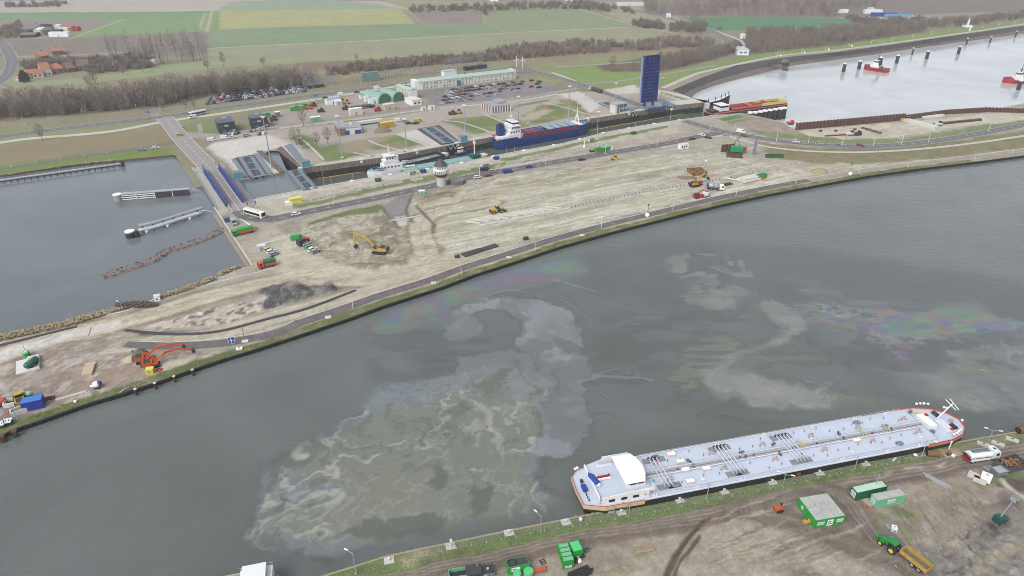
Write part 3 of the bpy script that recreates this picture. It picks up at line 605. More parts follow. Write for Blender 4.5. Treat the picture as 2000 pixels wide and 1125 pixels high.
# - water
def water_mat(name,body,rough=.07,wsc=.5,wst=.10,stretch=(1,1,1),rot=0.0,tint=None):
 m=bpy.data.materials.new(name);m.use_nodes=True;t=m.node_tree;p=t.nodes['Principled BSDF'];L=t.links.new
 p.inputs['Roughness'].default_value=rough;p.inputs['IOR'].default_value=1.33;p.inputs['Specular IOR Level'].default_value=.5
 tc=t.nodes.new('ShaderNodeTexCoord');mp=t.nodes.new('ShaderNodeMapping');mp.inputs['Scale'].default_value=stretch;mp.inputs['Rotation'].default_value=(0,0,rot);L(tc.outputs['Object'],mp.inputs[0])
 n=t.nodes.new('ShaderNodeTexNoise');n.inputs['Scale'].default_value=wsc;n.inputs['Detail'].default_value=4;n.inputs['Roughness'].default_value=.55;n.inputs['Distortion'].default_value=.6;L(mp.outputs[0],n.inputs['Vector'])
 b=t.nodes.new('ShaderNodeBump');b.inputs['Strength'].default_value=wst;b.inputs['Distance'].default_value=1.0;L(n.outputs['Fac'],b.inputs['Height']);L(b.outputs[0],p.inputs['Normal'])
 n2=t.nodes.new('ShaderNodeTexNoise');n2.inputs['Scale'].default_value=.018;n2.inputs['Detail'].default_value=5;n2.inputs['Distortion'].default_value=.8;L(tc.outputs['Object'],n2.inputs['Vector'])
 cr=t.nodes.new('ShaderNodeValToRGB');L(n2.outputs['Fac'],cr.inputs['Fac']);e=cr.color_ramp.elements
 e[0].position=.35;e[0].color=(*[c*.86 for c in body],1);e[1].position=.68;e[1].color=(*[body[i]*1.10 for i in range(3)],1)
 L(cr.outputs[0],p.inputs['Base Color']);return m
WBODY=(.095,.106,.102)
wm=water_mat('canal water',WBODY,.09,.62,.22,(.35,1.0,1),DIRP+.15)
canal=GA(CANAL_N);
def inset(px,m,z=0):
 p=GA(px,z)if not isinstance(px,np.ndarray)else px;d=np.gradient(p,axis=0);d/=np.linalg.norm(d,axis=1)[:,None];return p+np.stack([-d[:,1],d[:,0]],1)*m
top_=inset(CANAL_N,2.0);bot_=inset(QUAY_S,-2.0)
mb=MB();
cw=[tuple(q)for q in top_]+[(900,420),(900,100)]+[tuple(q)for q in bot_[::-1]]+[(-60,40),(-500,40),(-500,130)]
from mathutils.geometry import tessellate_polygon
def flat(mb,pts,z,mat):
 vs=[(x,y,z)for x,y in pts];tr=tessellate_polygon([[Vector(v)for v in vs]])
 fs=[]
 for t in tr:
  a,b,c=(vs[i]for i in t);ar=(b[0]-a[0])*(c[1]-a[1])-(c[0]-a[0])*(b[1]-a[1]);fs.append(t if ar>0 else t[::-1])
 return mb.add(vs,fs,mat)
struct('canal_water',flat(MB(),cw,ZW,wm))
bm_=water_mat('basin water',(.105,.122,.13),.07,.6,.12,(.5,1,1),.3)
g2a,g2b=G(560,338,0),G(617,366,0)
bw=[tuple(G(u,v)[:2])for u,v in[(560,330),(600,354),(630,372),(505,398),(432,430),(500,526),(420,560),(300,600),(0,690),(-500,800),(-500,330),(0,330),(150,310),(335,292),(375,352),(470,340),(515,290),(541,288)]]
struct('basin_water',flat(MB(),bw,ZW,bm_))
hm=water_mat('harbour water',(.36,.38,.385),.12,.35,.05,(.4,1,1),.3)  # pale body colour stands in for the low sky's bright reflection
lm=water_mat('lock water',(.075,.085,.074),.08,.6,.06,(.5,1,1),.3)
struct('lock_water',flat(MB(),[tuple(G(u,v,ZL)[:2])for u,v in[(560,360),(622,384),(735,366),(1100,300),(1330,250),(1400,236),(1424,234),(1428,207),(1400,200),(1375,208),(1230,230),(1020,266),(875,294),(750,317),(607,334)]],ZL,lm))
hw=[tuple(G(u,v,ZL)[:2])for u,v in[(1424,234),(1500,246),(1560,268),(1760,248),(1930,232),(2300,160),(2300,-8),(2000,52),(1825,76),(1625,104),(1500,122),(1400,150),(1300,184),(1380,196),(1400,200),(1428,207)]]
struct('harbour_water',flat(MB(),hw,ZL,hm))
# - haze: one even box of pale air round camera and scene
hz=bpy.data.materials.new('haze');hz.use_nodes=True;t=hz.node_tree;t.nodes.remove(t.nodes['Principled BSDF'])
pv=t.nodes.new('ShaderNodeVolumePrincipled');pv.inputs['Density'].default_value=.00017;pv.inputs['Color'].default_value=(.86,.90,.96,1);pv.inputs['Anisotropy'].default_value=.2
t.links.new(pv.outputs[0],t.nodes['Material Output'].inputs['Volume'])
ho=MB().bb(-3200,3200,-3200,3700,-13,140,hz).build('haze');ho['kind']='stuff'
# - oil slick drifting on the canal: a thin film lying on the water, worked out in metres
OILB=[(440,1075),(480,900),(640,830),(700,760),(680,650),(760,590),(900,545),(1010,510),(1300,460),(1600,470),(1800,500),(2230,540),(2230,800),(1880,865),(1760,800),(1240,893),(1125,930),(1140,1000),(1000,1040),(800,1078),(640,1130),(560,1130)]
og=GA(OILB,ZW);
P,Fq,dd=clipgrid(og,.48,0.0,False)
X,Y=P[:,0],P[:,1]
w1=np.stack([fbm(X*.09,Y*.09,5,101)-.5,fbm(X*.09+50,Y*.09,5,102)-.5],1)
w2=np.stack([fbm(X*.4,Y*.4,4,103)-.5,fbm(X*.4+50,Y*.4,4,104)-.5],1)
w3=np.stack([fbm(X*1.3,Y*1.3,3,105)-.5,fbm(X*1.3+50,Y*1.3,3,106)-.5],1)
Pw=P+w1*8+w2*3.4+w3*1.6
def om(px,soft=.5,closed=True,width=0.0,pw=None):
 q=Pw if pw is None else pw;poly=GA(px,ZW);x0,x1,y0,y1=nrect(poly,soft+width+10);out=np.zeros(len(P))
 k=np.where((q[:,0]>x0)&(q[:,0]<x1)&(q[:,1]>y0)&(q[:,1]<y1))[0]
 if len(k):out[k]=1-sst(-soft,soft,sdf(q[k],poly,closed)-width)
 return out
C=np.tile(An(104,110,106),(len(P),1));al=np.zeros(len(P))
def lay(m,rgb,a=1.0):
 global C,al
 m=np.clip(m,0,1)*a;C[:]=C*(1-m[:,None])+An(*rgb)*m[:,None];al[:]=np.maximum(al,m)
ed=sst(0,8,-dd)
u1,v1=X+w1[:,0]*22,Y+w1[:,1]*22
fil=ridge(u1*.07,v1*.07,5,111);fil2=ridge(u1*.18+9,v1*.18,4,112);blot=fbm(u1*.10,v1*.10,5,113);fine=fbm(X*.9,Y*.9,4,114,.65)
lay(om([(1000,525),(1290,470),(1600,490),(2060,570),(2060,850),(1880,850),(1700,780),(1560,600),(1350,600),(1180,560)],10)*(.4+.6*blot),(140,150,154),.50)
lay(om([(690,652),(760,600),(900,550),(1010,515),(1140,505),(1160,540),(1000,575),(900,600),(880,645),(780,655)],3),(138,148,150),.62)
M1=[(522,905),(545,885),(590,875),(640,855),(690,835),(760,800),(830,790),(900,765),(960,735),(1050,745),(1060,830),(1020,880),(1020,930),(1070,980),(1105,1000),(1145,1005),(1000,1040),(880,1058),(800,1062),(740,1075),(660,1058),(590,1048),(548,1020),(522,980)]
M1r=[(486,905),(530,868),(590,862),(640,838),(690,815),(700,780),(760,745),(860,735),(960,715),(1075,735),(1080,830),(1050,880),(1050,930),(1090,968),(1150,985),(1150,1010),(1000,1045),(880,1064),(760,1085),(640,1110),(580,1090),(500,1085),(462,1050),(500,1020),(512,980)]
lay(om(M1r,2.0),(135,142,146),.85)
m1=om(M1,1.0);b2=fbm(u1*.055,v1*.055,4,141,.45)
def veins(sc,seed,w):return 1-sst(w*.25,w*.7,np.abs(fbm(u1*sc+seed,v1*sc,4,seed,.5)-.5)/sc*.12)
lay(m1*sst(.33,.40,b2+.02*(fine-.5)),(134,138,125),.88)
lay(m1*sst(.50,.60,fbm(u1*.04,v1*.04,3,131)),(142,143,128),.6)
lay(om(M1r,1.0)*veins(.06,151,.10)*sst(.3,.45,blot),(184,185,174),.85);lay(m1*veins(.10,152,.07)*sst(.38,.5,fbm(X*.06,Y*.06,3,153)),(172,174,164),.7);lay(om(M1r,1.0)*veins(.2,154,.05)*sst(.46,.56,fbm(X*.05+9,Y*.05,3,155)),(164,168,164),.55)
for q in([(525,900),(560,885),(610,895),(600,905),(560,915),(545,955),(525,965)],[(560,960),(575,965),(570,1000),(562,1000)],[(660,1045),(740,1030),(840,1005),(870,1020),(850,1055),(760,1060),(700,1062)],[(900,955),(945,950),(960,990),(935,1010),(905,990)],[(560,1035),(572,1055),(560,1072)],[(880,930),(850,900),(835,940),(860,960)],[(590,1110),(640,1090),(680,1100),(620,1120)]):
 lay(om(q,.8)*sst(.25,.45,fine+.15),(106,112,104),.9)
lay(om(M1r,1)*sst(.56,.62,fbm(u1*.3,v1*.3,4,118,.55))*sst(.5,.6,fbm(X*.035,Y*.035,3,119)),(110,117,110),.6)
F1=smooth_pts([(872,642),(896,606),(956,584),(1030,582),(1090,598),(1130,628),(1146,662),(1138,694),(1152,726),(1158,765),(1152,830),(1130,878),(1080,888),(1036,872),(1072,810),(1072,755),(1040,705),(1014,664),(1016,632),(986,610),(946,606),(906,628),(892,650)],3)
bd=fbm(u1*.10,v1*.05,4,160);lay(om(F1,1.5)*(.72+.28*sst(.35,.6,bd)),(145,151,157),.92);lay(om(F1,1.4)*veins(.12,161,.07),(158,162,160),.5)
lay(om([(856,652),(878,628),(920,614),(952,632),(946,656),(902,670)],1.0),(140,146,149),.75)
lay(om([(700,800),(735,752),(830,732),(880,742),(940,735),(950,752),(860,756),(780,775),(735,820)],1.5)*sst(.3,.55,fine+.2),(138,148,152),.7)
lay(om([(900,700),(960,695),(1010,680),(1040,700),(1070,750),(1060,800),(1000,770),(940,740),(890,735)],1.2),(140,147,148),.75)
lay(om([(1040,620),(1100,610),(1135,640),(1130,680),(1090,685),(1050,660)],1.5),(146,149,146),.75)
lay(om([(1080,655),(1130,668),(1140,690),(1100,690)],.8)*sst(.45,.6,fil2),(112,119,116),.8)
for q in([(940,745),(985,730),(1000,752),(960,770)],[(1088,728),(1098,735),(1088,770),(1082,750)],[(1050,800),(1068,808),(1062,850),(1044,852)],[(1050,750),(1062,760),(1046,780)],[(860,800),(900,785),(915,800),(880,815)],[(990,715),(1010,710),(1012,735)]):
 lay(om(q,.7)*sst(.3,.5,fine+.1),(112,118,106),.85)
stk=sst(.48,.60,fbm(u1*.5,v1*.5,4,119,.65));lay(om([(900,745),(1000,705),(1055,740),(1050,790),(960,790)],2)*stk,(114,120,114),.55)
lay(om([(730,755),(850,745),(870,756),(760,770)],1)*sst(.50,.58,fbm(X*.7,Y*.7,4,120)),(112,120,120),.7)
for q,w_ in((smooth_pts([(905,632),(930,590),(985,568),(1050,574),(1105,590),(1140,615),(1150,640)]),.5),(smooth_pts([(890,640),(915,592),(980,558),(1060,562),(1120,585),(1150,620),(1158,650)]),.35),(smooth_pts([(1140,745),(1170,735),(1210,737),(1270,741)]),.9),(smooth_pts([(1158,735),(1200,722),(1245,735)]),.5),(smooth_pts([(1270,741),(1290,752),(1315,760)]),.4),(smooth_pts([(1150,760),(1180,770),(1186,778)]),.5),(smooth_pts([(1160,805),(1190,808),(1200,815)]),.25),(smooth_pts([(1180,575),(1150,565),(1080,545)]),.7)):
 lay(om(q,.45,False,w_,P+w2*2.2),(146,152,152),.75)
sb=P+w2*np.array([9.,1.0])+w1*np.array([6.,3.])
lay(om([(1305,745),(1320,690),(1360,660),(1410,650),(1450,662),(1440,690),(1400,715),(1360,760),(1330,780),(1420,815),(1560,828),(1500,838),(1380,815)],2.0,pw=sb)*sst(.34,.56,fbm(X*.10,Y*.5,4,121)),(138,140,122),.8)
lay(om([(1290,540),(1300,502),(1380,494),(1470,508),(1482,555),(1460,588),(1400,600),(1320,580)],2.5)*sst(.33,.6,fbm(u1*.08,v1*.25,5,122)),(150,155,150),.75)
lay(om([(1320,575),(1400,570),(1470,580),(1440,598),(1370,600)],1)*sst(.4,.6,fil2),(160,162,154),.6)
lay(om([(1480,600),(1510,582),(1560,600),(1580,640),(1560,668),(1490,685),(1430,715),(1480,735),(1570,748),(1620,770),(1640,790),(1600,800),(1480,792),(1400,775),(1356,745),(1362,722),(1400,698),(1480,676),(1525,640)],3.2),(160,163,158),.82)
lay(om([(1390,720),(1450,700),(1500,690),(1580,690),(1620,708),(1600,715),(1500,712),(1450,735),(1400,732)],2.8),(138,142,128),.75)
lay(om([(1580,755),(1650,762),(1700,770),(1760,800),(1740,812),(1640,826),(1580,805)],3)*sst(.2,.5,blot+.1),(146,147,132),.75)
lay(om([(1430,740),(1560,760),(1620,790),(1560,800),(1460,790)],3),(160,162,156),.7)
lay(om([(1795,728),(1850,690),(1910,665),(2060,672),(2060,810),(1960,812),(1910,790),(1850,765)],4.0)*sst(.25,.5,blot+.1),(148,154,150),.7)
lay(om([(1796,722),(1850,740),(1920,790),(1900,800),(1830,770)],1.2),(158,156,146),.75)
lay(om([(1850,705),(1895,697),(1945,722),(1915,736),(1870,742)],1.5),(128,134,114),.85)
for q in([(1920,680),(1942,690),(1935,697)],[(1950,785),(1990,795),(1960,800)],[(1960,705),(2000,715),(1970,725)],[(1930,790),(1960,800),(1950,806)]):lay(om(q,.7),(112,122,122),.6)
lay(om([(1550,600),(1640,640),(1750,700),(1770,730),(1700,740),(1640,720),(1590,670)],2)*(1-om([(1570,590),(1660,600),(1690,655),(1600,650)],3)),(110,116,116),.7)
lay(om([(1480,520),(1620,560),(1760,585),(2060,590),(2060,840),(1900,820),(1780,770),(1660,700),(1560,640)],6)*sst(.36,.58,fbm(X*.05,Y*.10,5,170)),(150,157,156),.62)
lay(om([(1180,620),(1300,600),(1480,600),(1420,680),(1330,700),(1200,760),(1160,700)],8)*sst(.45,.6,fbm(X*.06,Y*.16,5,171)),(128,134,132),.4);lay(om([(560,700),(860,660),(1000,640),(1010,690),(880,735),(700,770),(560,860),(500,880)],9)*sst(.45,.62,fbm(X*.04,Y*.12,5,172)),(122,130,132),.35)
R2=[(1545,585),(1640,592),(1760,604),(1880,604),(2060,640),(2060,655),(1900,652),(1830,668),(1795,700),(1780,716),(1735,686),(1680,655),(1600,642)]
R1=[(692,642),(735,612),(800,585),(855,570),(905,552),(1005,516),(1120,512),(1135,534),(1040,548),(960,565),(905,590),(872,622),(800,644),(740,648)]
lay(om(R2,2.5)*sst(.40,.54,fbm(X*.35,Y*.9,4,124)+.10*sst(70,150,X)),(150,158,156),.75)
ph=fbm(u1*.03,v1*.05,3,125)*4.4+fbm(X*.09,Y*.14,3,126)*.7
hue=np.stack([.5+.5*np.cos(6.283*(ph+o_))for o_ in(0,.33,.67)],1)
for q,a in((R1,.72),(R2,.74)):
 m=om(q,4.0)*sst(.26,.46,fbm(u1*.05+7,v1*.08,3,127))*a
 base=An(142,146,146);rc=base*(1+.58*(hue-.5));mm=m[:,None];C[:]=C*(1-mm)+rc*mm;al[:]=np.maximum(al,m*.9)
lay(om([(990,716),(1100,690),(1140,740),(1150,830),(1140,900),(1130,880),(1140,800),(1120,720)],.8)*sst(.9,.97,fil2),(164,156,146),.5)
lay(om([(820,720),(900,718),(890,745),(840,748)],3),(150,144,136),.35)
lay(om([(1290,500),(1480,500),(1560,590),(1720,600),(2060,660),(2060,830),(1900,800),(1740,790),(1600,810),(1400,790),(1340,740),(1420,690)],4)*veins(.07,190,.08)*sst(.42,.55,fbm(X*.045,Y*.07,4,191)),(172,176,170),.6)
rg=random.Random(5);fl=np.zeros(len(P))
rt=sst(55,75,X);al*=1-rt*(.22-.22*sst(.3,.6,fbm(u1*.06,Y*.22,5,180,.6)));C*=1.12;al*=ed*(.86+.14*(fine-.5));C*=(1+.07*(fine-.5))[:,None]
keep=(al>.012)[Fq].any(1);Fq=Fq[keep];us=np.unique(Fq);mp=np.full(len(P),-1);mp[us]=np.arange(len(us))
om_=bpy.data.materials.new('oil film');om_.use_nodes=True;t=om_.node_tree;p=t.nodes['Principled BSDF'];L=t.links.new
p.inputs['Roughness'].default_value=.16;p.inputs['Specular IOR Level'].default_value=.45
at=t.nodes.new('ShaderNodeAttribute');at.attribute_name='Col';L(at.outputs['Color'],p.inputs['Base Color'])
tr=t.nodes.new('ShaderNodeBsdfTransparent');mx=t.nodes.new('ShaderNodeMixShader');L(at.outputs['Alpha'],mx.inputs[0]);L(tr.outputs[0],mx.inputs[1]);L(p.outputs[0],mx.inputs[2]);L(mx.outputs[0],t.nodes['Material Output'].inputs['Surface'])
o=npmesh('oil_slick',np.column_stack([P[us],np.full(len(us),ZW+.02)]),mp[Fq],np.column_stack([C[us],al[us]]),om_);o['kind']='stuff';o['label']='greyish oil slick with rainbow sheen and tan mud swirls on the canal'
#  WALLS, ROADS, BRIDGES, LOCK
def zat(u,v,v1,z0=0.0):
 """height of the point that stands above ground pixel (u, v) and shows at row v1"""
 Y0=G(u,v,z0).y;y1=(v1-562.5)/F;t=Y0/(cT-sT*y1);return HC-(sT+cT*y1)*t
def skirt(mb,px,z0,z1,mat,out=0.0,world=False):
 P=np.asarray(px,float)if world else GA(px)
 if out:P=inset(P,out)
 n=len(P);vs=[(x,y,z1)for x,y in P]+[(x,y,z0)for x,y in P]
 return mb.add(vs,[(i,n+i,n+i+1,i+1)for i in range(n-1)],mat)
PILE=paint('black sheet piling',A(44,42,42),.8,var=.25,scale=.8)
LWALL=paint('lock wall concrete',A(158,148,132),.9,var=.28,scale=.35,dirt=A(96,86,74),bump=.3)
LWET=paint('wet lock wall',A(70,62,56),.6,var=.3,scale=.4)
LALG=paint('algae wall',A(62,70,54),.6,var=.3,scale=.4)
COPE=paint('coping stone',A(206,200,190),.9,var=.12)
TANW=paint('basin wall concrete',A(166,156,140),.9,var=.2,scale=.4)
q=thing('sheet_pile_wall','long black sheet pile wall along the far bank of the canal','quay wall',tuple(G(900,545)))
off=-np.array(q.location)
def sub(parent,name,mb):
 o=part(parent,name,mb);o.location=-Vector(parent.location);return o
mb=MB();skirt(mb,CANAL_N,-9,-.12,PILE);sub(q,'wall_face',mb)
mb=MB()
for p,h in along(CANAL_N[:-1],1.25):
 c=p+Vector((math.sin(h),-math.cos(h),0))*.16;mb.box((c.x,c.y,-1.0),(.6,.34,1.9),PILE,h)
o=sub(q,'pile',mb);o['kind']='stuff'
sub(q,'cap_beam',ribbon('x',CANAL_N,.5,paint('cap beam',A(70,66,60),.9,var=.2),.0,None,off=.05,build=False,h=.12))
for(u,v)in((266,760),(304,748),(341,735),(377,722)):
 c=G(u,v+2);s=MB();s.cyl((0,0,-4),(0,0,.9),.42,DWOOD,n=8);s.cyl((0,0,.9),(0,0,1.05),.46,OFFW,n=8)
 single('mooring_pile',s,'dark mooring pile with pale cap on the quay edge below the orange excavators','mooring pile',tuple(c+Vector((.25,-.75,0))),0,'mooring piles below the orange excavators')
for u,v in((5,853),(29,843)):
 c=G(u,v+3);s=MB();s.box((0,0,-1.2),(1.1,1.1,3.6),paint('rusty pile',A(82,60,46),.9,var=.3));s.box((0,0,.75),(1.3,1.3,.3),RUST)
 single('fender_pile',s,'rusty fender pile %s'%('at the far left end of the black quay' if u<10 else 'on the black quay below the white blocks'),'fender pile',tuple(c),.4)
q=thing('quay_wall','low quay wall with pale coping along the grassy near bank','quay wall',tuple(G(1100,1015)))
mb=MB();skirt(mb,QUAY_S,-9,-.1,PILE);mb.f=[tuple(reversed(f_))for f_ in mb.f];sub(q,'wall_face',mb)
sub(q,'coping',ribbon('x',QUAY_S,.45,paint('quay coping',A(176,162,136),.9,var=.15),.0,None,off=-.1,build=False,h=.14))
q=thing('lock_wall','ribbed concrete lock wall on the far side of the chamber','lock wall',tuple(G(900,280)))
LN=[(588,330),(607,326),(750,307),(873,284.4)],[(894,280.2),(1020,256),(1125,236),(1230,220),(1310,207),(1375,200)]
mbu,mbl,rib=MB(),MB(),MB()
for seg in LN:
 skirt(mbu,seg,-3.2,0,LWALL);skirt(mbl,seg,-11,-3.2,LALG if seg[-1][0]>1300 else LWET)
 for p,h in along(seg,1.9):
  c=p+Vector((math.sin(h),-math.cos(h),0))*.12;rib.box((c.x,c.y,-1.7),(.28,.3,3.0),CONCD,h);
  if random.random()<.5:rib.box((c.x,c.y,-5.0),(.3,.26,3.8),LWET,h)
for m_ in(mbu,mbl):
 pass
sub(q,'wall_face',mbu);sub(q,'wet_face',mbl);o=sub(q,'rib',rib);o['kind']='stuff'
for seg in LN:sub(q,'coping',ribbon('x',seg,1.0,COPE,0,None,off=.45,build=False,h=.22))
for i,seg in enumerate(LN):
 s_=[(u,v)for u,v in seg];pp=along(s_,34)
 for p,h in pp:
  b=MB();b.box((0,.9,.35),(2.4,1.6,.45),WHITE);b.cyl((0,.9,.5),(0,.9,1.0),.3,OFFW,n=6);b.box((0,-.12,-.9),(1.5,.3,1.4),WHITE)
  single('bollard',b,'white mooring bollard on the coping of the far lock wall','bollard',tuple(p),h,'bollards on the far lock wall')
q=thing('lock_mouth_wall','short concrete wall between the road bridge and the lock gates','lock wall',tuple(G(470,352)))
mb=MB();skirt(mb,[(342,301),(382,366),(466,352),(493,347.5)],-6,0,TANW);skirt(mb,[(519,342),(555,336.5)],-6,0,TANW);sub(q,'wall_face',mb)
mb=MB()
for seg in([(466,352),(493,347.5)],[(519,342),(555,336.5)]):
 for p,h in along(seg,2.0):
  c=p+Vector((math.sin(h),-math.cos(h),0))*.12;mb.box((c.x,c.y,-1),(.3,.3,1.8),CONCD,h)
o=sub(q,'rib',mb);o['kind']='stuff'
mb=MB();skirt(mb,[(493,347.5),(519,342)],-6,-1.4,DSTEEL);sub(q,'gate_recess',mb)
mb=MB();skirt(mb,[(555,336.5),(513,297),(541,292),(588,330)],-11,0,LWET);sub(q,'slot_wall',mb)
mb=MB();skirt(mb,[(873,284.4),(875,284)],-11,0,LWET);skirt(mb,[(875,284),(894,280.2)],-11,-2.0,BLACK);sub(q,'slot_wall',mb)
q=thing('lock_quay_wall','near wall of the lock chamber with pale coping','lock wall',tuple(G(900,318)))
mb=MB();skirt(mb,LOCK_S,-11,0,LWALL);sub(q,'wall_face',mb)
sub(q,'coping',ribbon('x',LOCK_S[2:-1],1.0,COPE,0,None,off=.45,build=False,h=.22))
for p,h in along(LOCK_S[4:-2],21):
 b=MB();b.box((0,-.9,.3),(2.0,1.8,.4),WHITE);b.cyl((0,-.9,.5),(0,-.9,.95),.3,OFFW,n=6)
 single('bollard',b,'white mooring bollard on the near edge of the lock','bollard',tuple(p),h+math.pi,'bollards on the near lock edge')
mb=MB();w_=GA([(588,351),(735,329)],ZL);
yb=MB();ya=G(588,353.5,ZL);yb.tube([G(622,349,ZL),G(690,338.5,ZL),G(737,331,ZL)],.28,YELLOW,6);single('floating_boom',yb,'thin yellow floating boom at the foot of the far lock wall near the white ship','boom')
yb=MB();yb.tube([G(1150,255.5,ZL),G(1175,251,ZL),G(1230,241,ZL),G(1300,228.5,ZL),G(1374,216,ZL)],.25,YELLOW,6);single('floating_boom',yb,'thin yellow floating boom below the far lock wall near the raised bridge','boom')
q=thing('basin_wall','tan concrete basin wall with a pale top beside the green lorry','basin wall',tuple(G(455,466)))
mb=MB();skirt(mb,[(420,410),(491,520)],-6,0,TANW);mb.f=[tuple(reversed(f_))for f_ in mb.f];sub(q,'wall_face',mb)
sub(q,'coping',ribbon('x',[(417,406),(420,410),(491,520)],.9,COPE,0,None,off=.4,build=False,h=.2))
sub(q,'waling',ribbon('x',[(420,412),(490,520)],1.6,TANW,-1.2,None,off=-.7,build=False,h=.5))
struct('basin_shore',skirt(skirt(MB(),SHORE_N,-5,-.02,paint('brown shore',A(112,102,84),.95,var=.2)),SHORE_SE[:],-5,-.02,MATS['brown shore']))
STONE=paint('dark revetment stone',A(92,88,86),.95,var=.3,scale=.5,dirt=A(58,56,56),bump=.4)
MUDS=paint('intertidal mud',A(124,112,104),.6,var=.25,scale=.15)
top=[(1375,200),(1312,176),(1375,150),(1437,128),(1500,117),(1550,110),(1625,103),(1750,86),(1880,68),(2000,50),(2300,0)]
bot=[(1377,203),(1352,192),(1362,180),(1400,166),(1450,153),(1500,141),(1550,128),(1625,118),(1712,106),(1825,89),(1925,76),(2000,66),(2300,16)]
def resamp(px,n,z):
 p=GA(px,z);d=np.concatenate([[0],np.cumsum(np.linalg.norm(np.diff(p,axis=0),axis=1))]);t=np.linspace(0,d[-1],n)
 return np.stack([np.interp(t,d,p[:,0]),np.interp(t,d,p[:,1])],1)
n=60;a=resamp(top[1:],n,0);b=resamp(bot[1:],n,ZL);md=a*.45+b*.55
md+=(np.random.RandomState(3).rand(n,2)-.5)*2.5
mb=MB();z2=ZL*.62;vs=[(x,y,0)for x,y in a]+[(x,y,z2)for x,y in md];fs=[(i,n+i,n+i+1,i+1)for i in range(n-1)];mb.add(vs,fs,STONE);struct('stone_slope',mb)
mb=MB();vs=[(x,y,z2)for x,y in md]+[(x,y,ZL-.6)for x,y in b+(b-md)*.09];mb.add(vs,fs,MUDS);struct('mud_bank',mb)
mb=MB();skirt(mb,[(1375,200),(1352,190),(1312,176)],-11,0,STONE);struct('shore_wall',mb)
mb=MB();skirt(mb,HARB_S+LOCK_S[:4],-11,-.02,STONE);struct('shore_wall',mb)
#  roads
ASPH=paint('asphalt',A(128,125,127,.9),.9,var=.16,scale=.25,bump=.2)
ASPHD=paint('dark asphalt',A(112,106,110,.85),.9,var=.22,scale=.3,dirt=A(150,138,132))
ASPHL=paint('pale asphalt',A(164,158,154),.9,var=.14,scale=.25)
PATH=paint('pale path',A(206,200,190),.9,var=.1,scale=.3)
LINE=paint('road marking white',A(222,222,218),.8,var=.1)
def offs(m):return[tuple(q)for q in inset([q for q in smooth_pts(CANAL_N,3)if q[0]>585],m)]
W_=lambda px:[tuple(G(u,v)[:2])for u,v in px]
rp_=W_([(246,671),(300,676),(380,675),(440,670),(505,659),(545,649)])+offs(7.4);i_=next(i for i,q in enumerate(rp_)if q[0]>G(1560,360).x)
ribbon('canal_road',rp_[:i_+1],4.3,ASPHD,.10,world=True);ribbon('canal_track',rp_[i_:],5.0,paint('pale track',A(172,162,150),.95,var=.2,scale=.2),.095,world=True)
ribbon('drain_strip',smooth_pts([(244,645),(300,651),(360,653),(430,647),(520,624),(600,603),(695,567)]),1.5,paint('black liner',A(72,72,78),.7,var=.25,scale=.3),.07,h=.1);ribbon('drain_strip',smooth_pts([(-30,682),(60,660),(150,638)]),1.3,MATS['black liner'],.07,h=.1)
ribbon('kerb',smooth_pts([(-40,673),(0,662),(150,625),(240,609),(309,582),(386,561),(460,543),(543,522)]),.5,LINE,.06,h=.1)
ribbon('kerb',W_([(254,666.5),(330,669),(400,665),(460,658),(520,647)])+offs(9.8),.3,LINE,.05,h=.12,world=True)
def road(name,px,w,mat,z=.10,lines=True,dash=True,k=4):
 s=smooth_pts(px,k);ribbon(name,s,w,mat,z)
 mb=MB()
 if lines:
  for sd_ in(-1,1):
   r_=ribbon('x',s,.3,LINE,z+.012,None,off=sd_*(w/2-.35),build=False);mb.add(r_.v,r_.f,LINE)
 if dash:
  for p,h in along(s,7.5):
   e=Vector((math.cos(h),math.sin(h),0))*1.6;nrm=Vector((-math.sin(h),math.cos(h),0))*.16
   mb.add([(*(p-e-nrm).xy,z+.015),(*(p+e-nrm).xy,z+.015),(*(p+e+nrm).xy,z+.015),(*(p-e+nrm).xy,z+.015)],[(0,1,2,3)],LINE)
 if mb.v:struct('road_marking',mb)
LOCKROAD=[(462,408),(485,424),(530,428),(580,418.5),(640,406),(720,390),(800,373),(860,360),(900,350),(960,337.5),(1010,330),(1100,314),(1200,297.5),(1300,281),(1370,266),(1420,257)]
road('lock_road',LOCKROAD,8.4,ASPHD)
road('bridge_road',[(321,230),(331,241),(352,268),(382,300),(413.5,332)],11.0,ASPHL,.20)
road('bridge_road',[(1180,181),(1215,193),(1254,208)],8.2,ASPH,.13)
road('dyke_road',[(1336,236),(1400,254),(1450,264),(1520,275),(1600,283),(1690,286),(1780,281),(1880,267),(2000,244),(2200,204)],8.2,ASPH,.13)
ribbon('cycle_path',smooth_pts([(1396,259),(1460,277),(1500,287),(1560,294),(1620,297),(1700,297),(1800,291),(1900,280),(2010,264),(2200,235)]),2.8,PATH,.09)
ribbon('service_road',smooth_pts([(1290,288),(1340,276),(1390,266),(1430,262)]),4.5,PATH,.08)
road('main_road',[(-60,276),(0,267),(60,259),(160,247),(280,233),(330,227),(400,216),(500,202),(600,188),(700,175),(800,162),(900,147),(990,134)],9.5,ASPH,.10)
road('parallel_road',[(-60,286),(0,279),(60,271),(210,258),(320,238),(420,224),(520,209),(640,191),(760,171),(830,160)],5.5,PATH,.125,False,False)
ribbon('cabin_road',smooth_pts([(345,262),(400,268),(470,258),(530,249),(620,240),(700,230),(830,212),(1000,194),(1090,180),(1130,172)]),6.0,ASPHL,.09)
ribbon('fence_path',smooth_pts([(545,251),(700,233),(830,215),(1000,198),(1090,184)]),3.4,PATH,.12)
road('bridge_approach',[(1020,133),(1045,140),(1090,152),(1135,165),(1180,181)],8.0,ASPH,.14)
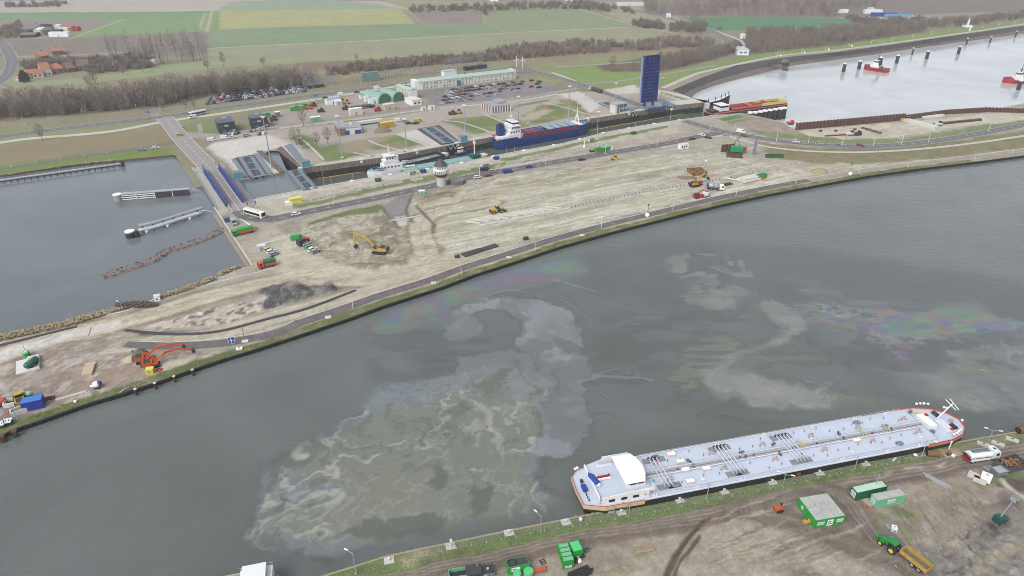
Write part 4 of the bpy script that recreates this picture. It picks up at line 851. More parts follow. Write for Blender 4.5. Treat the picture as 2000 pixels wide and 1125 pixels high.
ribbon('roundabout',[(1015+22*math.cos(a_*math.pi/12),137+5.2*math.sin(a_*math.pi/12))for a_ in range(25)],7.0,ASPH,.12)
ribbon('park_road',smooth_pts([(1082,132),(1170,126),(1250,121)]),5,ASPHL,.09);ribbon('park_path',smooth_pts([(1078,142),(1110,153),(1135,165)]),3,PATH,.09);ribbon('park_path',smooth_pts([(1130,165),(1200,160),(1250,152),(1290,146),(1400,128)]),4.5,ASPHL,.085)
road('far_road',[(1130,-2),(1160,7),(1200,14),(1260,24),(1330,42),(1370,53),(1400,65),(1421,80),(1416,96)],9,ASPH,.14)
ribbon('farm_track',smooth_pts([(1395,60),(1430,72),(1452,83),(1448,92)]),4,PATH,.09)
road('village_road',[(-60,62),(0,83),(14,99),(23,117),(20,136),(8,152),(-20,170),(-60,185)],11,ASPH,.14)
ribbon('service_lane',smooth_pts([(0,330),(80,318),(160,305),(260,291),(340,279),(352,276)]),4.2,ASPH,.08)
ribbon('service_lane',smooth_pts([(300,222),(310,232),(330,240)]),6,ASPHL,.085)
ribbon('garden_path',smooth_pts([(385,268),(392,255),(388,242)]),3,ASPHL,.085)
ribbon('dyke_path',smooth_pts([(1295,172),(1345,150),(1380,139),(1500,113),(1550,106),(1625,99),(1750,83),(2000,47),(2300,-3)]),4.2,PATH,.09)
for q_ in([(868,236),(905,240),(968,262)],[(945,222),(985,240),(1022,252)],[(1060,200),(1095,208),(1158,226)],[(620,322),(720,306),(830,290)],[(720,274),(740,283),(792,296)],[(775,262),(800,272),(835,285)],[(586,268),(610,290),(632,312)],[(690,298),(735,306),(760,306)]):
 ribbon('lawn_path',smooth_pts(q_),1.6,PATH,.085)
mb=MB()
for i in range(26):
 a_,b_=G(850+i*9,204-i*1.25),G(812+i*9.2+22,172-i*.55+8)
for r_ in range(5):
 for i in range(30):
  u=862+i*7.5+r_*3;v=203-r_*6.6-i*(1.25-r_*.1)
  if u>1092-r_*6:continue
  a_=G(u,v);mb.box((a_.x,a_.y,.075),(.18,5.0,.03),LINE,.25)
struct('parking_bay_line',mb)
#  south road bridge
gl=(G(398,336),G(443,402));gr=(G(429,333),G(474,396))
ax=((gl[1]-gl[0])+(gr[1]-gr[0]));BH=math.atan2(ax.y,ax.x);BL=((gl[1]-gl[0]).length+(gr[1]-gr[0]).length)/2;bc=(gl[0]+gl[1]+gr[0]+gr[1])/4
e_=Vector((-math.sin(BH),math.cos(BH),0));hw_=abs((gr[0]-gl[0]).dot(e_))/2;sgn=1 if(gr[0]-gl[0]).dot(e_)>0 else-1
br=thing('road_bridge','low road bridge with two blue slatted side girders crossing the lock mouth','bridge',tuple(bc),BH)
XL=BL/2
part(br,'deck',MB().bb(-XL-14,XL+10,-hw_+.5,hw_-.5,-.7,.16,ASPHL).bb(-XL-14,XL+10,-.15,.15,.16,.175,LINE).bb(-XL-14,XL+10,hw_-1.1,hw_-.85,.16,.175,LINE).bb(-XL-14,XL+10,-hw_+.85,-hw_+1.1,.16,.175,LINE))
GH=4.0
BRL=paint('girder slat blue',A(62,92,178),.45,var=.1);slat=MB().box((0,0,GH/2),(BL/12*.62,.34,GH-.5),BRL).box((0,0,GH/2),(.22,.62,GH-.3),BRBLUE).mesh('slat')
for s_ in(-1,1):
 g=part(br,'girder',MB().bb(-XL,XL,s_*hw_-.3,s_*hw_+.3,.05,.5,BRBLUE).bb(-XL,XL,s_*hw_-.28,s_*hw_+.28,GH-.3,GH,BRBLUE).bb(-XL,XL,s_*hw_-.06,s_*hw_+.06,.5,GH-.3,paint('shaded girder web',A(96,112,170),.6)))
 pieces(g,'slat',slat,[((-XL+(i+.5)*BL/12,s_*hw_,0),0)for i in range(12)])
 w0,w1=s_*(hw_+.5),s_*(hw_+4.6)
 part(br,'walkway',MB().bb(-XL-12,XL+8,min(w0,w1),max(w0,w1),-.5,.10,ASPHL if s_*sgn>0 else CONC).bb(-XL-6,XL+2,w1-.35*s_,w1,.1,.35,paint('light blue edge',A(126,160,196),.5)))
 r=MB();r.bb(-XL-8,XL+4,w1-.05,w1+.05,1.1,1.2,LSTEEL).bb(-XL-8,XL+4,w1-.03,w1+.03,.65,.7,LSTEEL)
 for i in range(20):r.bb(-XL-8+i*(BL+12)/19-.04,-XL-8+i*(BL+12)/19+.04,w1-.04,w1+.04,0,1.15,LSTEEL)
 part(br,'handrail',r)
part(br,'pier',MB().bb(-XL+1,-XL+3,-hw_-4,hw_+4,-6,-.71,CONCD));part(br,'pier',MB().bb(XL-3,XL-1,-hw_-4,hw_+4,-6,-.71,CONCD))
for i,(u,v)in enumerate(((399,328),(424,323),(485,402),(453,408),(383,330),(501,400))):
 b=MB().cyl((0,0,0),(0,0,2.6),.12,LSTEEL,n=6).box((0,0,3.0),(.9,.3,1.2),BLACK).box((0,0,.5),(.8,.8,1),OFFW)
 single('signal_post',b,'bridge signal post with black light box at the %s'%['far left girder end','far right girder end','near right girder end','near left girder end','far left walkway','near right walkway'][i],'signal',tuple(G(u,v+6)),BH)
 #  lock gates and their recesses
GATEB=paint('gate grey blue',A(138,150,164),.5,.2,var=.15,scale=.6)
GATED=paint('gate dark opening',A(58,58,60),.7,var=.2)
GATEBR=paint('brown gate timber',A(118,102,92),.85,var=.2)
def gate(name,label,c4,ztop,zbot,cat='lock gate'):
 """rolling gate seen from above; c4 = far-left, far-right, near-right, near-left photo corners of its top"""
 q=[G(u,v,ztop)for u,v in c4];c=(q[0]+q[1]+q[2]+q[3])/4;ax_=(q[0]+q[1])/2-(q[2]+q[3])/2;L_=ax_.length;h=math.atan2(ax_.y,ax_.x)
 e=Vector((-math.sin(h),math.cos(h),0));W_=(abs((q[0]-q[1]).dot(e))+abs((q[3]-q[2]).dot(e)))/2
 t=thing(name,label,cat,(c.x,c.y,ztop),h)
 part(t,'gate_body',MB().bb(-L_/2,L_/2,-W_/2+.3,W_/2-.3,zbot-ztop,-.25,GATED).bb(-L_/2,L_/2,-W_/2,-W_/2+.3,zbot-ztop,.0,GATEBR).bb(-L_/2,L_/2,W_/2-.3,W_/2,zbot-ztop,.0,GATEB))
 d=MB().bb(-L_/2,L_/2,-W_/2+.1,-W_*.24,-.02,.18,GATEB).bb(-L_/2,L_/2,W_*.24,W_/2-.1,-.02,.18,GATEB)
 for k in range(4):d.bb(-L_/2+k*L_/3-.9*(k>0),-L_/2+k*L_/3+.9*(k<3),-W_*.24,W_*.24,-.02,.16,GATEB)
 part(t,'deck',d)
 bar=MB().box((0,0,.02),(.35,W_*.46,.14),GATEB).mesh('grating_bar')
 pieces(t,'grating_bar',bar,[((-L_/2+(i+.5)*L_/21,0,0),0)for i in range(21)if i%7!=0])
 r=MB()
 for s_ in(-1,1):
  y=s_*(W_/2-.15);r.bb(-L_/2,L_/2,y-.04,y+.04,1.1,1.18,LSTEEL)
  for i in range(12):x=-L_/2+.1+i*(L_-.2)/11;r.bb(x-.04,x+.04,y-.04,y+.04,0,1.1,LSTEEL)
 part(t,'handrail',r);return t
gate('lock_gate','grey rolling lock gate drawn out across the chamber beside the cyan cabinet',[(559,334),(588,330.5),(617,366),(594,372)],.35,-9)
gate('lock_gate','grey rolling lock gate parked in its slot beside the road bridge',[(466,309),(494,304),(518,341),(489,347)],.35,-5)
gate('lock_gate','grey rolling lock gate parked in the middle recess between the lawns',[(824,252),(850,247),(893,276),(866,281)],.35,-5)
gate('lock_gate','pale blue lock gate parked beside the glazed control cabin',[(1168,202),(1194,198),(1240,216),(1212,219)],.35,-3)
gate('lock_gate','pale lock gate parked in the recess behind the raised blue bridge',[(1285,196),(1296,194),(1318,204),(1304,206)],.35,-3)
for q_,lab in(([(452,312),(460,311),(486,347),(478,348)],'nearest the road bridge'),([(496,302),(506,300),(533,339),(521,340)],'between two gate slots'),([(501,296),(512,295),(556,336),(546,338)],'beside the water slot'),([(541,291),(550,287),(588,326),(589,329)],'right of the water slot'),([(556,286),(570,281),(600,322),(590,325)],'behind the cyan cabinet')):
 a_,b_,c_,d_=[G(*k_)for k_ in q_];m_=GATEBR if lab[0]in 'br' and 'water' in lab else GATEB
 single('gate_track',MB().prism([tuple(p.xy)for p in(a_,b_,c_,d_)],.02,.5,m_),'%s steel gate track %s'%('brown' if m_ is GATEBR else 'grey blue',lab),'gate track')
for q_,lab in(([(456,309),(499,301),(523,341),(487,348)],'around the gate beside the road bridge'),([(813,252),(858,244),(899,277),(862,284)],'around the gate between the lawns')):
 single('gate_slot_shade',MB().prism([tuple(G(*k_).xy)for k_ in q_],-.3,.06,paint('slot shade',A(92,86,82),.8,var=.3,scale=.4)),'flat dark slab for recess shade '+lab,'gate recess')  # deep slots are not cut; their darkness is put into this slab's colour
def truss(name,u0,v0,u1,v1,lab):
 a_,b_=G(u0,v0),G(u1,v1);h=head(a_,b_);L_=(b_-a_).length;t=thing('lock_strut',lab,'gate strut',tuple(a_),h)
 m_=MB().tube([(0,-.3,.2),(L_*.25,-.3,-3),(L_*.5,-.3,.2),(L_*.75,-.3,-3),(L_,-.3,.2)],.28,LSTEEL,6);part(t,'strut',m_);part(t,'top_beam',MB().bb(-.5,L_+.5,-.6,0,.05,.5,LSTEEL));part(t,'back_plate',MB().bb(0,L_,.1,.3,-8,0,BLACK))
truss('gate_frame',494,347.3,519,342.1,'white steel strut frame in front of the gate slot by the bridge');truss('gate_frame',875,284,893,280.6,'white steel strut frame in front of the middle gate recess');truss('gate_frame',1233,219.7,1246,217.5,'white steel strut frame under the raised blue bridge');truss('gate_frame',1308,207.5,1321,205.3,'pale steel strut frame right of the raised blue bridge')
def cabinet(u,v,w,h_,d_,lab,body=CYAN,rz=None):
 t=thing('control_cabinet',lab,'cabinet',tuple(G(u,v)),DIRL if rz is None else rz)
 part(t,'wall',MB().bb(-w/2,w/2,-d_/2,d_/2,0,h_,LSTEEL));part(t,'window',MB().bb(-w/2+.2,w/2-.2,-d_/2-.05,-d_/2,h_*.25,h_-.3,body));part(t,'roof',MB().bb(-w/2-.2,w/2+.2,-d_/2-.2,d_/2+.2,h_,h_+.25,STEEL))
 for i in range(3):pass
 return t
DIRL=head(G(607,326),G(1230,220))
cabinet(597,326,4.6,3.4,4,'cyan glazed control cabinet on the lock wall beside the drawn out gate');cabinet(466,349,5,3.6,4.5,'cyan glazed control cabinet beside the road bridge girder');cabinet(904,277,4.4,3.6,4,'cyan glazed control cabinet behind the small blue tug');cabinet(1293,208,4,3.2,4,'light blue cabinet right of the raised blue bridge')
#  north bridge, raised leaf
pa,pb=G(1251,209),G(1281,205);zt=zat(1265,207,108.5);LW=(pb-pa).length;lh=head(pa,pb);pc=(pa+pb)/2
lf=thing('bascule_bridge','huge blue bridge leaf raised upright over the lock','bridge',tuple(pc),lh)
BB2=paint('raised leaf blue',A(46,62,138),.5,var=.12,scale=.15);BRIB=paint('leaf rib blue',A(66,84,160),.5,var=.1)
z0=3.0;HL=zt-z0;tilt=.035
leaf=thing('leaf',None,None);leaf.parent=lf;leaf.rotation_euler=(-tilt,0,0);leaf.location=(0,0,0)
part(leaf,'back_plate',MB().bb(-LW/2,LW/2,.5,1.5,z0,zt,BB2))
part(leaf,'edge_beam',MB().bb(-LW/2,-LW/2+.5,-1.1,.5,z0,zt,BB2));part(leaf,'edge_beam',MB().bb(LW/2-.5,LW/2,-1.1,.5,z0,zt,BB2))
part(leaf,'side_walk',MB().bb(-LW/2-1.4,-LW/2-.1,.2,.7,z0,zt-1,paint('pale side walk',A(176,190,214),.6)).bb(LW/2+.1,LW/2+.5,.2,.7,z0+1,zt,MATS['pale side walk']))
nr=14;NW=3
pan=MB().bb(-LW/NW/2+.35,LW/NW/2-.35,.28,.5,.3,HL/nr-.3,paint('leaf panel blue',A(40,54,124),.55,var=.14,jitter=.08)).bb(-.12,.12,.0,.28,.3,HL/nr-.3,BB2).mesh('panel')
pieces(leaf,'panel',pan,[((-LW/2+(j+.5)*LW/NW,0,z0+i*HL/nr),0)for i in range(nr)for j in range(NW)])
rb_=MB().bb(-LW/2+.5,LW/2-.5,-.5,.5,-.16,.16,BRIB).mesh('cross_rib')
pieces(leaf,'cross_rib',rb_,[((0,0,z0+i*HL/nr+.05),0)for i in range(nr+1)])
st_=MB().bb(-.22,.22,-.8,.5,0,HL,BB2).mesh('stringer')
pieces(leaf,'stringer',st_,[((-LW/2+LW*k,0,z0),0)for k in(.33,.66)])
part(lf,'leg',MB().bb(-LW*.28,-LW*.28+1,-.6,1.2,0,z0+2,BB2));part(lf,'leg',MB().bb(LW*.26,LW*.26+1,-.6,1.2,0,z0+2,BB2))
part(lf,'bridge_pit',MB().bb(-LW/2-2,LW/2+2,-9,-1.5,.12,.5,GATEB).bb(-LW/2-2,LW/2+2,-11.5,-9.4,.1,1.0,paint('pit blue',A(74,100,150),.6)).bb(-LW/2-12,-LW/2-2.4,-3,1,.12,.7,GATEB))
part(lf,'handrail',MB().bb(-LW/2-2,LW/2+2,-11.6,-11.5,1,2.0,paint('rail blue',A(70,92,160),.6)))
t=thing('control_cabin','two storey glazed control cabin beside the raised blue bridge','control cabin',tuple(G(1207,219)),DIRL)
part(t,'wall',MB().bb(-5,5,-3.2,3.2,0,6.2,OFFW));part(t,'roof',MB().bb(-5.4,5.4,-3.6,3.6,6.2,6.6,LSTEEL));part(t,'brick_core',MB().bb(-3.4,-1.6,-3.3,-3.2,0,6.2,paint('tan brick',A(150,128,112),.9)))
wn=MB().bb(-1.35,1.35,-.08,0,0,2.2,BLUEGL).mesh('window')
pieces(t,'window',wn,[((.2,-3.21,3.7),0),((3.3,-3.21,3.7),0),((.2,-3.21,.8),0),((3.3,-3.21,.8),0),((5.01,1.4,3.7),math.pi/2),((5.01,-1.5,3.7),math.pi/2)])
gw=[(1384,201),(1405,196),(1418,190),(1426,184.5)]
t=thing('guide_wall','curved dark harbour guide wall with white top rails at the lock mouth','guide wall',tuple(G(1405,196)));
mb=MB();skirt(mb,gw,-11,.2,DWOOD);sub(t,'fender_face',mb);sub(t,'white_rail',ribbon('x',gw,1.6,WHITE,.2,None,off=.6,build=False,h=.3))
mb=MB()
for p,h in along(gw,8):mb.cyl(p+Vector((0,.8,.4)),p+Vector((0,.8,3)),.3,DSTEEL,n=6)
sub(t,'post',mb)
mb=MB();c_=G(1381,203);mb.box((c_.x,c_.y,-5),(3,4,11),CONCL);sub(t,'pier',mb)
#  VEHICLE AND CONTAINER BUILDERS
CARCOL={k:paint(k+' car paint',c,.35,.1,var=.03,spec=.5)for k,c in dict(white=(.6,.61,.62),silver=A(176,180,184),grey=A(112,116,120),black=(.025,.026,.03),blue=A(44,74,150),red=A(178,40,44),green=A(60,180,90),yellow=A(220,190,70),orange=A(224,110,50),navy=A(52,62,96),cream=A(226,216,160)).items()}
CGL=paint('car glass',A(84,92,100),.15,var=.05,spec=.6)
TAIL=paint('tail lamp',A(170,30,30),.4)
def car_mb(mat,kind='car'):
 m=MB()
 if kind=='car':
  m.yprism([(-2.15,.32),(2.15,.32),(2.2,.72),(1.25,.92),(-2.05,.98),(-2.2,.78)],-.9,.9,mat)
  m.yprism([(1.3,.9),(.55,1.4),(-1.5,1.43),(-2.0,.96)],-.78,.78,CGL);m.yprism([(.6,1.38),(.5,1.48),(-1.45,1.5),(-1.55,1.42)],-.74,.74,mat);xs=(-1.35,1.4)
  m.bb(-2.23,-2.18,-.85,.85,.75,.88,TAIL)
 elif kind=='van':
  m.yprism([(-2.8,.35),(2.7,.35),(2.75,.95),(2.0,1.25),(1.3,2.15),(-2.75,2.2)],-1,1,mat);m.yprism([(2.02,1.27),(1.36,2.08),(1.28,2.08),(1.9,1.27)],-.9,.9,GLASS)
  m.bb(.7,1.6,-1.02,1.02,1.3,1.85,GLASS);xs=(-1.8,1.8)
 elif kind=='pickup':
  m.yprism([(-2.5,.45),(2.5,.45),(2.5,.95),(1.4,1.05),(-2.5,1.05)],-.95,.95,mat);m.yprism([(1.4,1.05),(.8,1.75),(-.5,1.78),(-.7,1.05)],-.85,.85,GLASS);m.bb(-.5,.8,-.8,.8,1.72,1.84,mat);m.bb(-2.4,-.8,-.8,.8,1.0,1.07,BLACK);xs=(-1.6,1.6)
 for x in xs:
  for y in(-.82,.82):m.cyl((x,y-.1,.33),(x,y+.1,.33),.33,BLACK,n=8)
 return m
CARM={}
def car(u,v,hd,colour,label,kind='car',group=None,cat=None,z=.11):
 k=(colour,kind)
 if k not in CARM:CARM[k]=car_mb(CARCOL[colour],kind).mesh('car_'+kind)
 return single({'car':'parked_car','van':'van','pickup':'pickup_truck'}[kind],CARM[k],label,cat or kind.replace('pickup','pickup truck'),tuple(G(u,v,z)),hd,group)
def vhead(u,v,u2,v2):return head(G(u,v),G(u2,v2))
def track_mb(L_,y0,y1,h=.85):
 m=MB();r=h/2;m.yprism([(-L_/2,r),(-L_/2+r*.5,.05),(L_/2-r*.5,.05),(L_/2,r),(L_/2-r*.5,h),(-L_/2+r*.5,h)],y0,y1,BLACK)
 for i in range(9):m.bb(-L_/2+.3+i*(L_-.6)/8-.12,-L_/2+.3+i*(L_-.6)/8+.12,y0-.02,y1+.02,h-.02,h+.05,DSTEEL)
 return m
def excavator(u,v,hd,mat,label,boom=(5.6,42),stick=(3.2,-58),bucket=-100,sc=1.0,turn=0.0):
 t=thing('excavator',label,'excavator',tuple(G(u,v)),hd);t.scale=(sc,sc,sc)
 part(t,'track',track_mb(4.6,-1.5,-.85));part(t,'track',track_mb(4.6,.85,1.5))
 part(t,'undercarriage',MB().bb(-1.4,1.4,-.85,.85,.35,.95,DSTEEL).cyl((0,0,.9),(0,0,1.15),.9,DSTEEL,n=10))
 b=MB();b.yprism([(-2.5,1.15),(1.7,1.15),(1.7,1.5),(.4,1.75),(.3,2.3),(-2.6,2.3),(-2.9,1.9),(-2.8,1.3)],-1.35,1.35,mat);b.bb(-2.2,-.2,-1.1,1.1,2.3,2.42,DSTEEL);b.cyl((-1.6,.7,2.4),(-1.6,.7,2.9),.1,BLACK,n=6);part(t,'body',b)
 part(t,'counterweight',MB().bb(-3.05,-2.5,-1.3,1.3,1.25,2.35,DSTEEL))
 c=part(t,'cab',MB().yprism([(.2,1.5),(1.75,1.5),(1.85,2.0),(1.5,3.05),(.2,3.1)],.45,1.35,mat));part(c,'window',MB().bb(.35,1.55,1.34,1.38,2.1,2.95,GLASS).yprism([(1.86,2.0),(1.9,2.0),(1.55,3.0),(1.51,3.0)],.52,1.28,GLASS).bb(.35,1.45,.5,1.3,3.08,3.13,GLASS))
 p0=Vector((1.2,0,1.7));a1=rad(boom[1]);mid=p0+Vector((math.cos(a1),0,math.sin(a1)))*boom[0]*.55;a2=a1-rad(32);p1=mid+Vector((math.cos(a2),0,math.sin(a2)))*boom[0]*.5
 def link(p,q,w,h0,h1,m_):
  d=(q-p).normalized();n_=Vector((-d.z,0,d.x));mb.yprism([tuple((p-n_*h0/2).xz),tuple((q-n_*h1/2).xz),tuple((q+n_*h1/2).xz),tuple((p+n_*h0/2).xz)],-w/2,w/2,m_)
 mb=MB();link(p0,mid,.5,.55,.75,mat);link(mid,p1,.46,.75,.45,mat);bo=part(t,'boom',mb)
 mb=MB();mb.cyl(p0+Vector((.3,.32,-.4)),p0*.3+mid*.7+Vector((0,.32,-.1)),.1,LSTEEL,n=6);mb.cyl(p0+Vector((.3,-.32,-.4)),p0*.3+mid*.7+Vector((0,-.32,-.1)),.1,LSTEEL,n=6);part(bo,'hydraulic_ram',mb)
 a3=rad(stick[1]);p2=p1+Vector((math.cos(a3),0,math.sin(a3)))*stick[0];mb=MB();link(p1-(p2-p1)*.12,p2,.4,.55,.35,mat);part(t,'stick',mb)
 a4=rad(bucket);d=Vector((math.cos(a4),0,math.sin(a4)));n_=Vector((-d.z,0,d.x));q=[p2+n_*.3,p2-n_*.35,p2+d*.9-n_*.75,p2+d*1.35-n_*.2,p2+d*1.1+n_*.35]
 mb=MB();mb.yprism([(x.x,x.z)for x in q],-.65,.65,DSTEEL);part(t,'bucket',mb);return t
PANE=paint('pale blind',A(206,218,222),.3,var=.2)
def container(name,label,cat,cen,hd,L_,D_,H_,wall,roof,ribs=True,doors=True,windows=(),signs=(),rib_end=True):
 t=thing(name,label,cat,(cen.x,cen.y,0),hd)
 part(t,'wall',MB().bb(-L_/2+.05,L_/2-.05,-D_/2+.05,D_/2-.05,.12,H_-.08,wall))
 part(t,'frame',MB().bb(-L_/2,L_/2,-D_/2,-D_/2+.14,.02,.2,wall).bb(-L_/2,L_/2,D_/2-.14,D_/2,.02,.2,wall).bb(-L_/2,-L_/2+.14,-D_/2,-D_/2+.14,.2,H_,wall).bb(L_/2-.14,L_/2,-D_/2,-D_/2+.14,.2,H_,wall).bb(-L_/2,-L_/2+.14,D_/2-.14,D_/2,.2,H_,wall).bb(L_/2-.14,L_/2,D_/2-.14,D_/2,.2,H_,wall).bb(-L_/2+.14,L_/2-.14,-D_/2,-D_/2+.12,H_-.18,H_,wall).bb(-L_/2+.14,L_/2-.14,D_/2-.12,D_/2,H_-.18,H_,wall).bb(-L_/2,-L_/2+.12,-D_/2+.14,D_/2-.14,H_-.18,H_,wall).bb(L_/2-.12,L_/2,-D_/2+.14,D_/2-.14,H_-.18,H_,wall))
 part(t,'roof',MB().bb(-L_/2+.12,L_/2-.12,-D_/2+.12,D_/2-.12,H_-.1,H_-.03,roof))
 if ribs:
  r=MB().bb(-.06,.06,-.03,.03,.22,H_-.2,wall).mesh('wall_rib');n=max(3,int(L_/.55));pl=[]
  for s_ in(-1,1):pl+=[((-L_/2+(i+.5)*L_/n,s_*(D_/2-.03),0),0)for i in range(n)]
  nn=max(2,int(D_/.6))
  for s_ in(-1,1):pl+=[((s_*(L_/2-.03),-D_/2+(i+.5)*D_/nn,0),math.pi/2)for i in range(nn)]
  pieces(t,'wall_rib',r,pl)
 if doors:
  d=part(t,'door',MB().bb(-L_/2-.03,-L_/2+.03,-.45,.45,.15,2.15,wall));part(d,'handle',MB().bb(-L_/2-.09,-L_/2-.03,.3,.36,1.0,1.2,LSTEEL))
 for(side,x,z,w,h_)in windows:
  if side=='f':w_=part(t,'window',MB().bb(x-w/2,x+w/2,-D_/2-.06,-D_/2-.01,z,z+h_,WHITE));part(w_,'pane',MB().bb(x-w/2+.12,x+w/2-.12,-D_/2-.08,-D_/2-.06,z+.12,z+h_-.12,PANE))
  if side=='l':w_=part(t,'window',MB().bb(-L_/2-.06,-L_/2-.01,x-w/2,x+w/2,z,z+h_,WHITE));part(w_,'pane',MB().bb(-L_/2-.08,-L_/2-.06,x-w/2+.1,x+w/2-.1,z+.1,z+h_-.1,PANE))
 for(side,x,z,w,h_)in signs:
  m=MB()
  if side=='f':
   m.bb(x-w/2,x+w/2,-D_/2-.05,-D_/2-.0,z,z+h_,WHITE);m.bb(x-w*.4,x+w*.1,-D_/2-.06,-D_/2-.05,z+h_*.6,z+h_*.75,DSTEEL);m.bb(x-w*.4,x+w*.4,-D_/2-.06,-D_/2-.05,z+h_*.25,z+h_*.4,GREEN)
  else:
   m.bb(-L_/2-.05,-L_/2,x-w/2,x+w/2,z,z+h_,WHITE);m.bb(-L_/2-.06,-L_/2-.05,x-w*.3,x+w*.3,z+h_*.5,z+h_*.65,GREEN)
  part(t,'sign',m)
 return t
 #  TANKER BARGE
DK=1.9
ba,bb_=G(1290,972,DK),G(1802,873,DK);BHD=head(ba,bb_)
bE=Vector((math.cos(BHD),math.sin(BHD),0));bN=Vector((-bE.y,bE.x,0));HB=7.2
borg=ba+bN*HB;borg.z=ZW;DZ=DK-ZW
def BP(u,v,z=DK):d=G(u,v,z)-ba;return d.dot(bE),d.dot(bN)-HB
LIL=paint('pale lilac deck',A(210,220,237),.5,var=.05,scale=.25);LIL2=paint('pale gunwale',A(230,236,246),.45,var=.05,scale=.3);HULLB=paint('black hull',(.022,.02,.022),.5,var=.1)
TAN=paint('tan strake',A(232,202,160),.5,var=.08);ORS=paint('orange strake',A(222,142,108),.5,var=.1);REDL=paint('red rim',A(196,78,70),.5,var=.1)
HULL=[(-18.6,-5.2),(-18.8,0),(-18.5,4.2),(-16.5,6.2),(-9,7.2),(66,7.2),(77,7.2),(83,6.8),(87.5,5.2),(90.6,2.6),(91.8,-.4),(90.8,-3.4),(88,-5.8),(83.5,-7.0),(76,-7.2),(-4,-7.2),(-14,-7.0)][::-1]
ship=thing('tanker_barge','long pale blue inland tanker barge moored along the near bank','tanker barge',tuple(borg),BHD)
sc_=lambda P_,k,kx:[(36.5+(x-36.5)*kx,y*k)for x,y in P_]
part(ship,'hull',MB().prism(sc_(HULL,.96,.985),-1.5,DZ-1.4,HULLB,poly1=HULL).prism(HULL,DZ-1.4,DZ,HULLB,LIL))
def strake(cond,z0,z1,mat,out=.14):
 m=MB();n=len(HULL)
 for i in range(n):
  a_,b_=HULL[i],HULL[(i+1)%n]
  if not(cond(a_)and cond(b_)):continue
  d=Vector((b_[0]-a_[0],b_[1]-a_[1])).normalized();nn=Vector((d.y,-d.x))*out;c_=sum(p[1]for p in(a_,b_))/2
  if nn.dot(Vector((a_[0]+b_[0]-73,a_[1]+b_[1])))<0:nn=-nn
  q=[(a_[0],a_[1]),(b_[0],b_[1]),(b_[0]+nn.x,b_[1]+nn.y),(a_[0]+nn.x,a_[1]+nn.y)];m.prism(q,z0,z1,mat)
 return m
part(ship,'stern_strake',strake(lambda p:p[0]<-3.5,DZ-.95,DZ+.25,TAN));part(ship,'bow_strake',strake(lambda p:p[0]>75,DZ-.5,DZ+.2,ORS));part(ship,'rim',strake(lambda p:p[0]<-3.5,DZ+.26,DZ+.4,REDL,.1));part(ship,'bow_rim',strake(lambda p:p[0]>75,DZ+.36,DZ+.56,REDL,.12))
part(ship,'gunwale',MB().bb(-4,76,-7.2,-6.85,DZ,DZ+.3,LIL2).bb(-8,66,6.85,7.2,DZ,DZ+.3,LIL2))
tk=MB();tk.bb(-1.2,80,-5.75,5.75,DZ-.02,DZ+.38,LIL);
for i in range(11):tk.bb(5.8+i*6.75,5.92+i*6.75,-5.74,5.74,DZ+.38,DZ+.41,LIL2)
part(ship,'trunk_deck',tk)
for s_ in(-1,1):
 r=MB();y=s_*6.7
 for zz in(.55,1.0):r.bb(0,78,y-.02,y+.02,DZ+zz,DZ+zz+.04,LIL2)
 for i in range(14):r.bb(i*6-.03,i*6+.03,y-.03,y+.03,DZ,DZ+1.03,LIL2)
 part(ship,'guard_rail',r)
HW=paint('ship white',(.64,.645,.65),.4,var=.04)
house=[(-14.4,-6.3),(-2.6,-6.3),(-1.8,-5.2),(-1.8,5.2),(-2.6,6.7),(-10,6.7),(-15.0,5.4)]
hz_=part(ship,'deckhouse',MB().prism(house,DZ,DZ+1.9,HW,LIL))
wn=MB().bb(-.75,.75,-.05,.02,0,.75,GLASS).mesh('window');pieces(hz_,'window',wn,[((-12.1,-6.32,DZ+.75),0),((-9.0,-6.32,DZ+.75),0),((-6.0,-6.32,DZ+.75),0)])
part(ship,'bulwark',MB().bb(-14.6,-3,-6.42,-6.25,DZ+1.9,DZ+2.5,HW).bb(-10,-3,6.6,6.75,DZ+1.9,DZ+2.6,HW).bb(-15.1,-14.9,-6,5.4,DZ+1.5,DZ+2.5,HW))
part(ship,'sheer_wing',MB().yprism([(-14.5,DZ+2.5),(-2.2,DZ+2.5),(-2.2,DZ+2.75),(-8,DZ+3.0)],-6.46,-6.3,HW).bb(-15,-14.7,-5.8,5.3,DZ+.1,DZ+1.6,LIL2))
wh0=MB();wh0.bb(-7.4,-2.9,-4.5,4.4,DZ+1.9,DZ+2.9,HW);w_=part(ship,'wheelhouse',wh0)
part(w_,'window_band',MB().bb(-7.2,-3.1,-4.4,4.3,DZ+2.9,DZ+3.9,GLASS))
part(w_,'roof',MB().prism([(-8.2,-4.9),(-3.3,-4.9),(-2.2,-2.4),(-1.9,0),(-2.2,2.4),(-3.3,4.7),(-8.2,4.7)],DZ+3.9,DZ+4.1,paint('bright roof',(.72,.72,.72),.5,var=.02)))
mu=MB()
for y in(-4.3,-1.5,1.5,4.2):mu.bb(-7.28,-7.12,y-.12,y+.12,DZ+2.9,DZ+3.9,HW);mu.bb(-3.15,-3.02,y-.12,y+.12,DZ+2.9,DZ+3.9,HW)
for x in(-7.1,-5.1,-3.2):mu.bb(x-.1,x+.1,-4.48,-4.36,DZ+2.9,DZ+3.9,HW)
part(w_,'mullion',mu)
part(ship,'bridge_wing',MB().bb(-4.8,-1.2,-6.3,-4.8,DZ+1.9,DZ+2.0,LIL).bb(-4.8,-1.2,-6.35,-6.2,DZ+2,DZ+2.9,HW).bb(-1.35,-1.2,-6.2,-4.8,DZ+2,DZ+2.9,HW))
part(ship,'side_light',MB().bb(-1.3,-.9,-5.1,-4.5,DZ+3.2,DZ+3.7,CYAN))
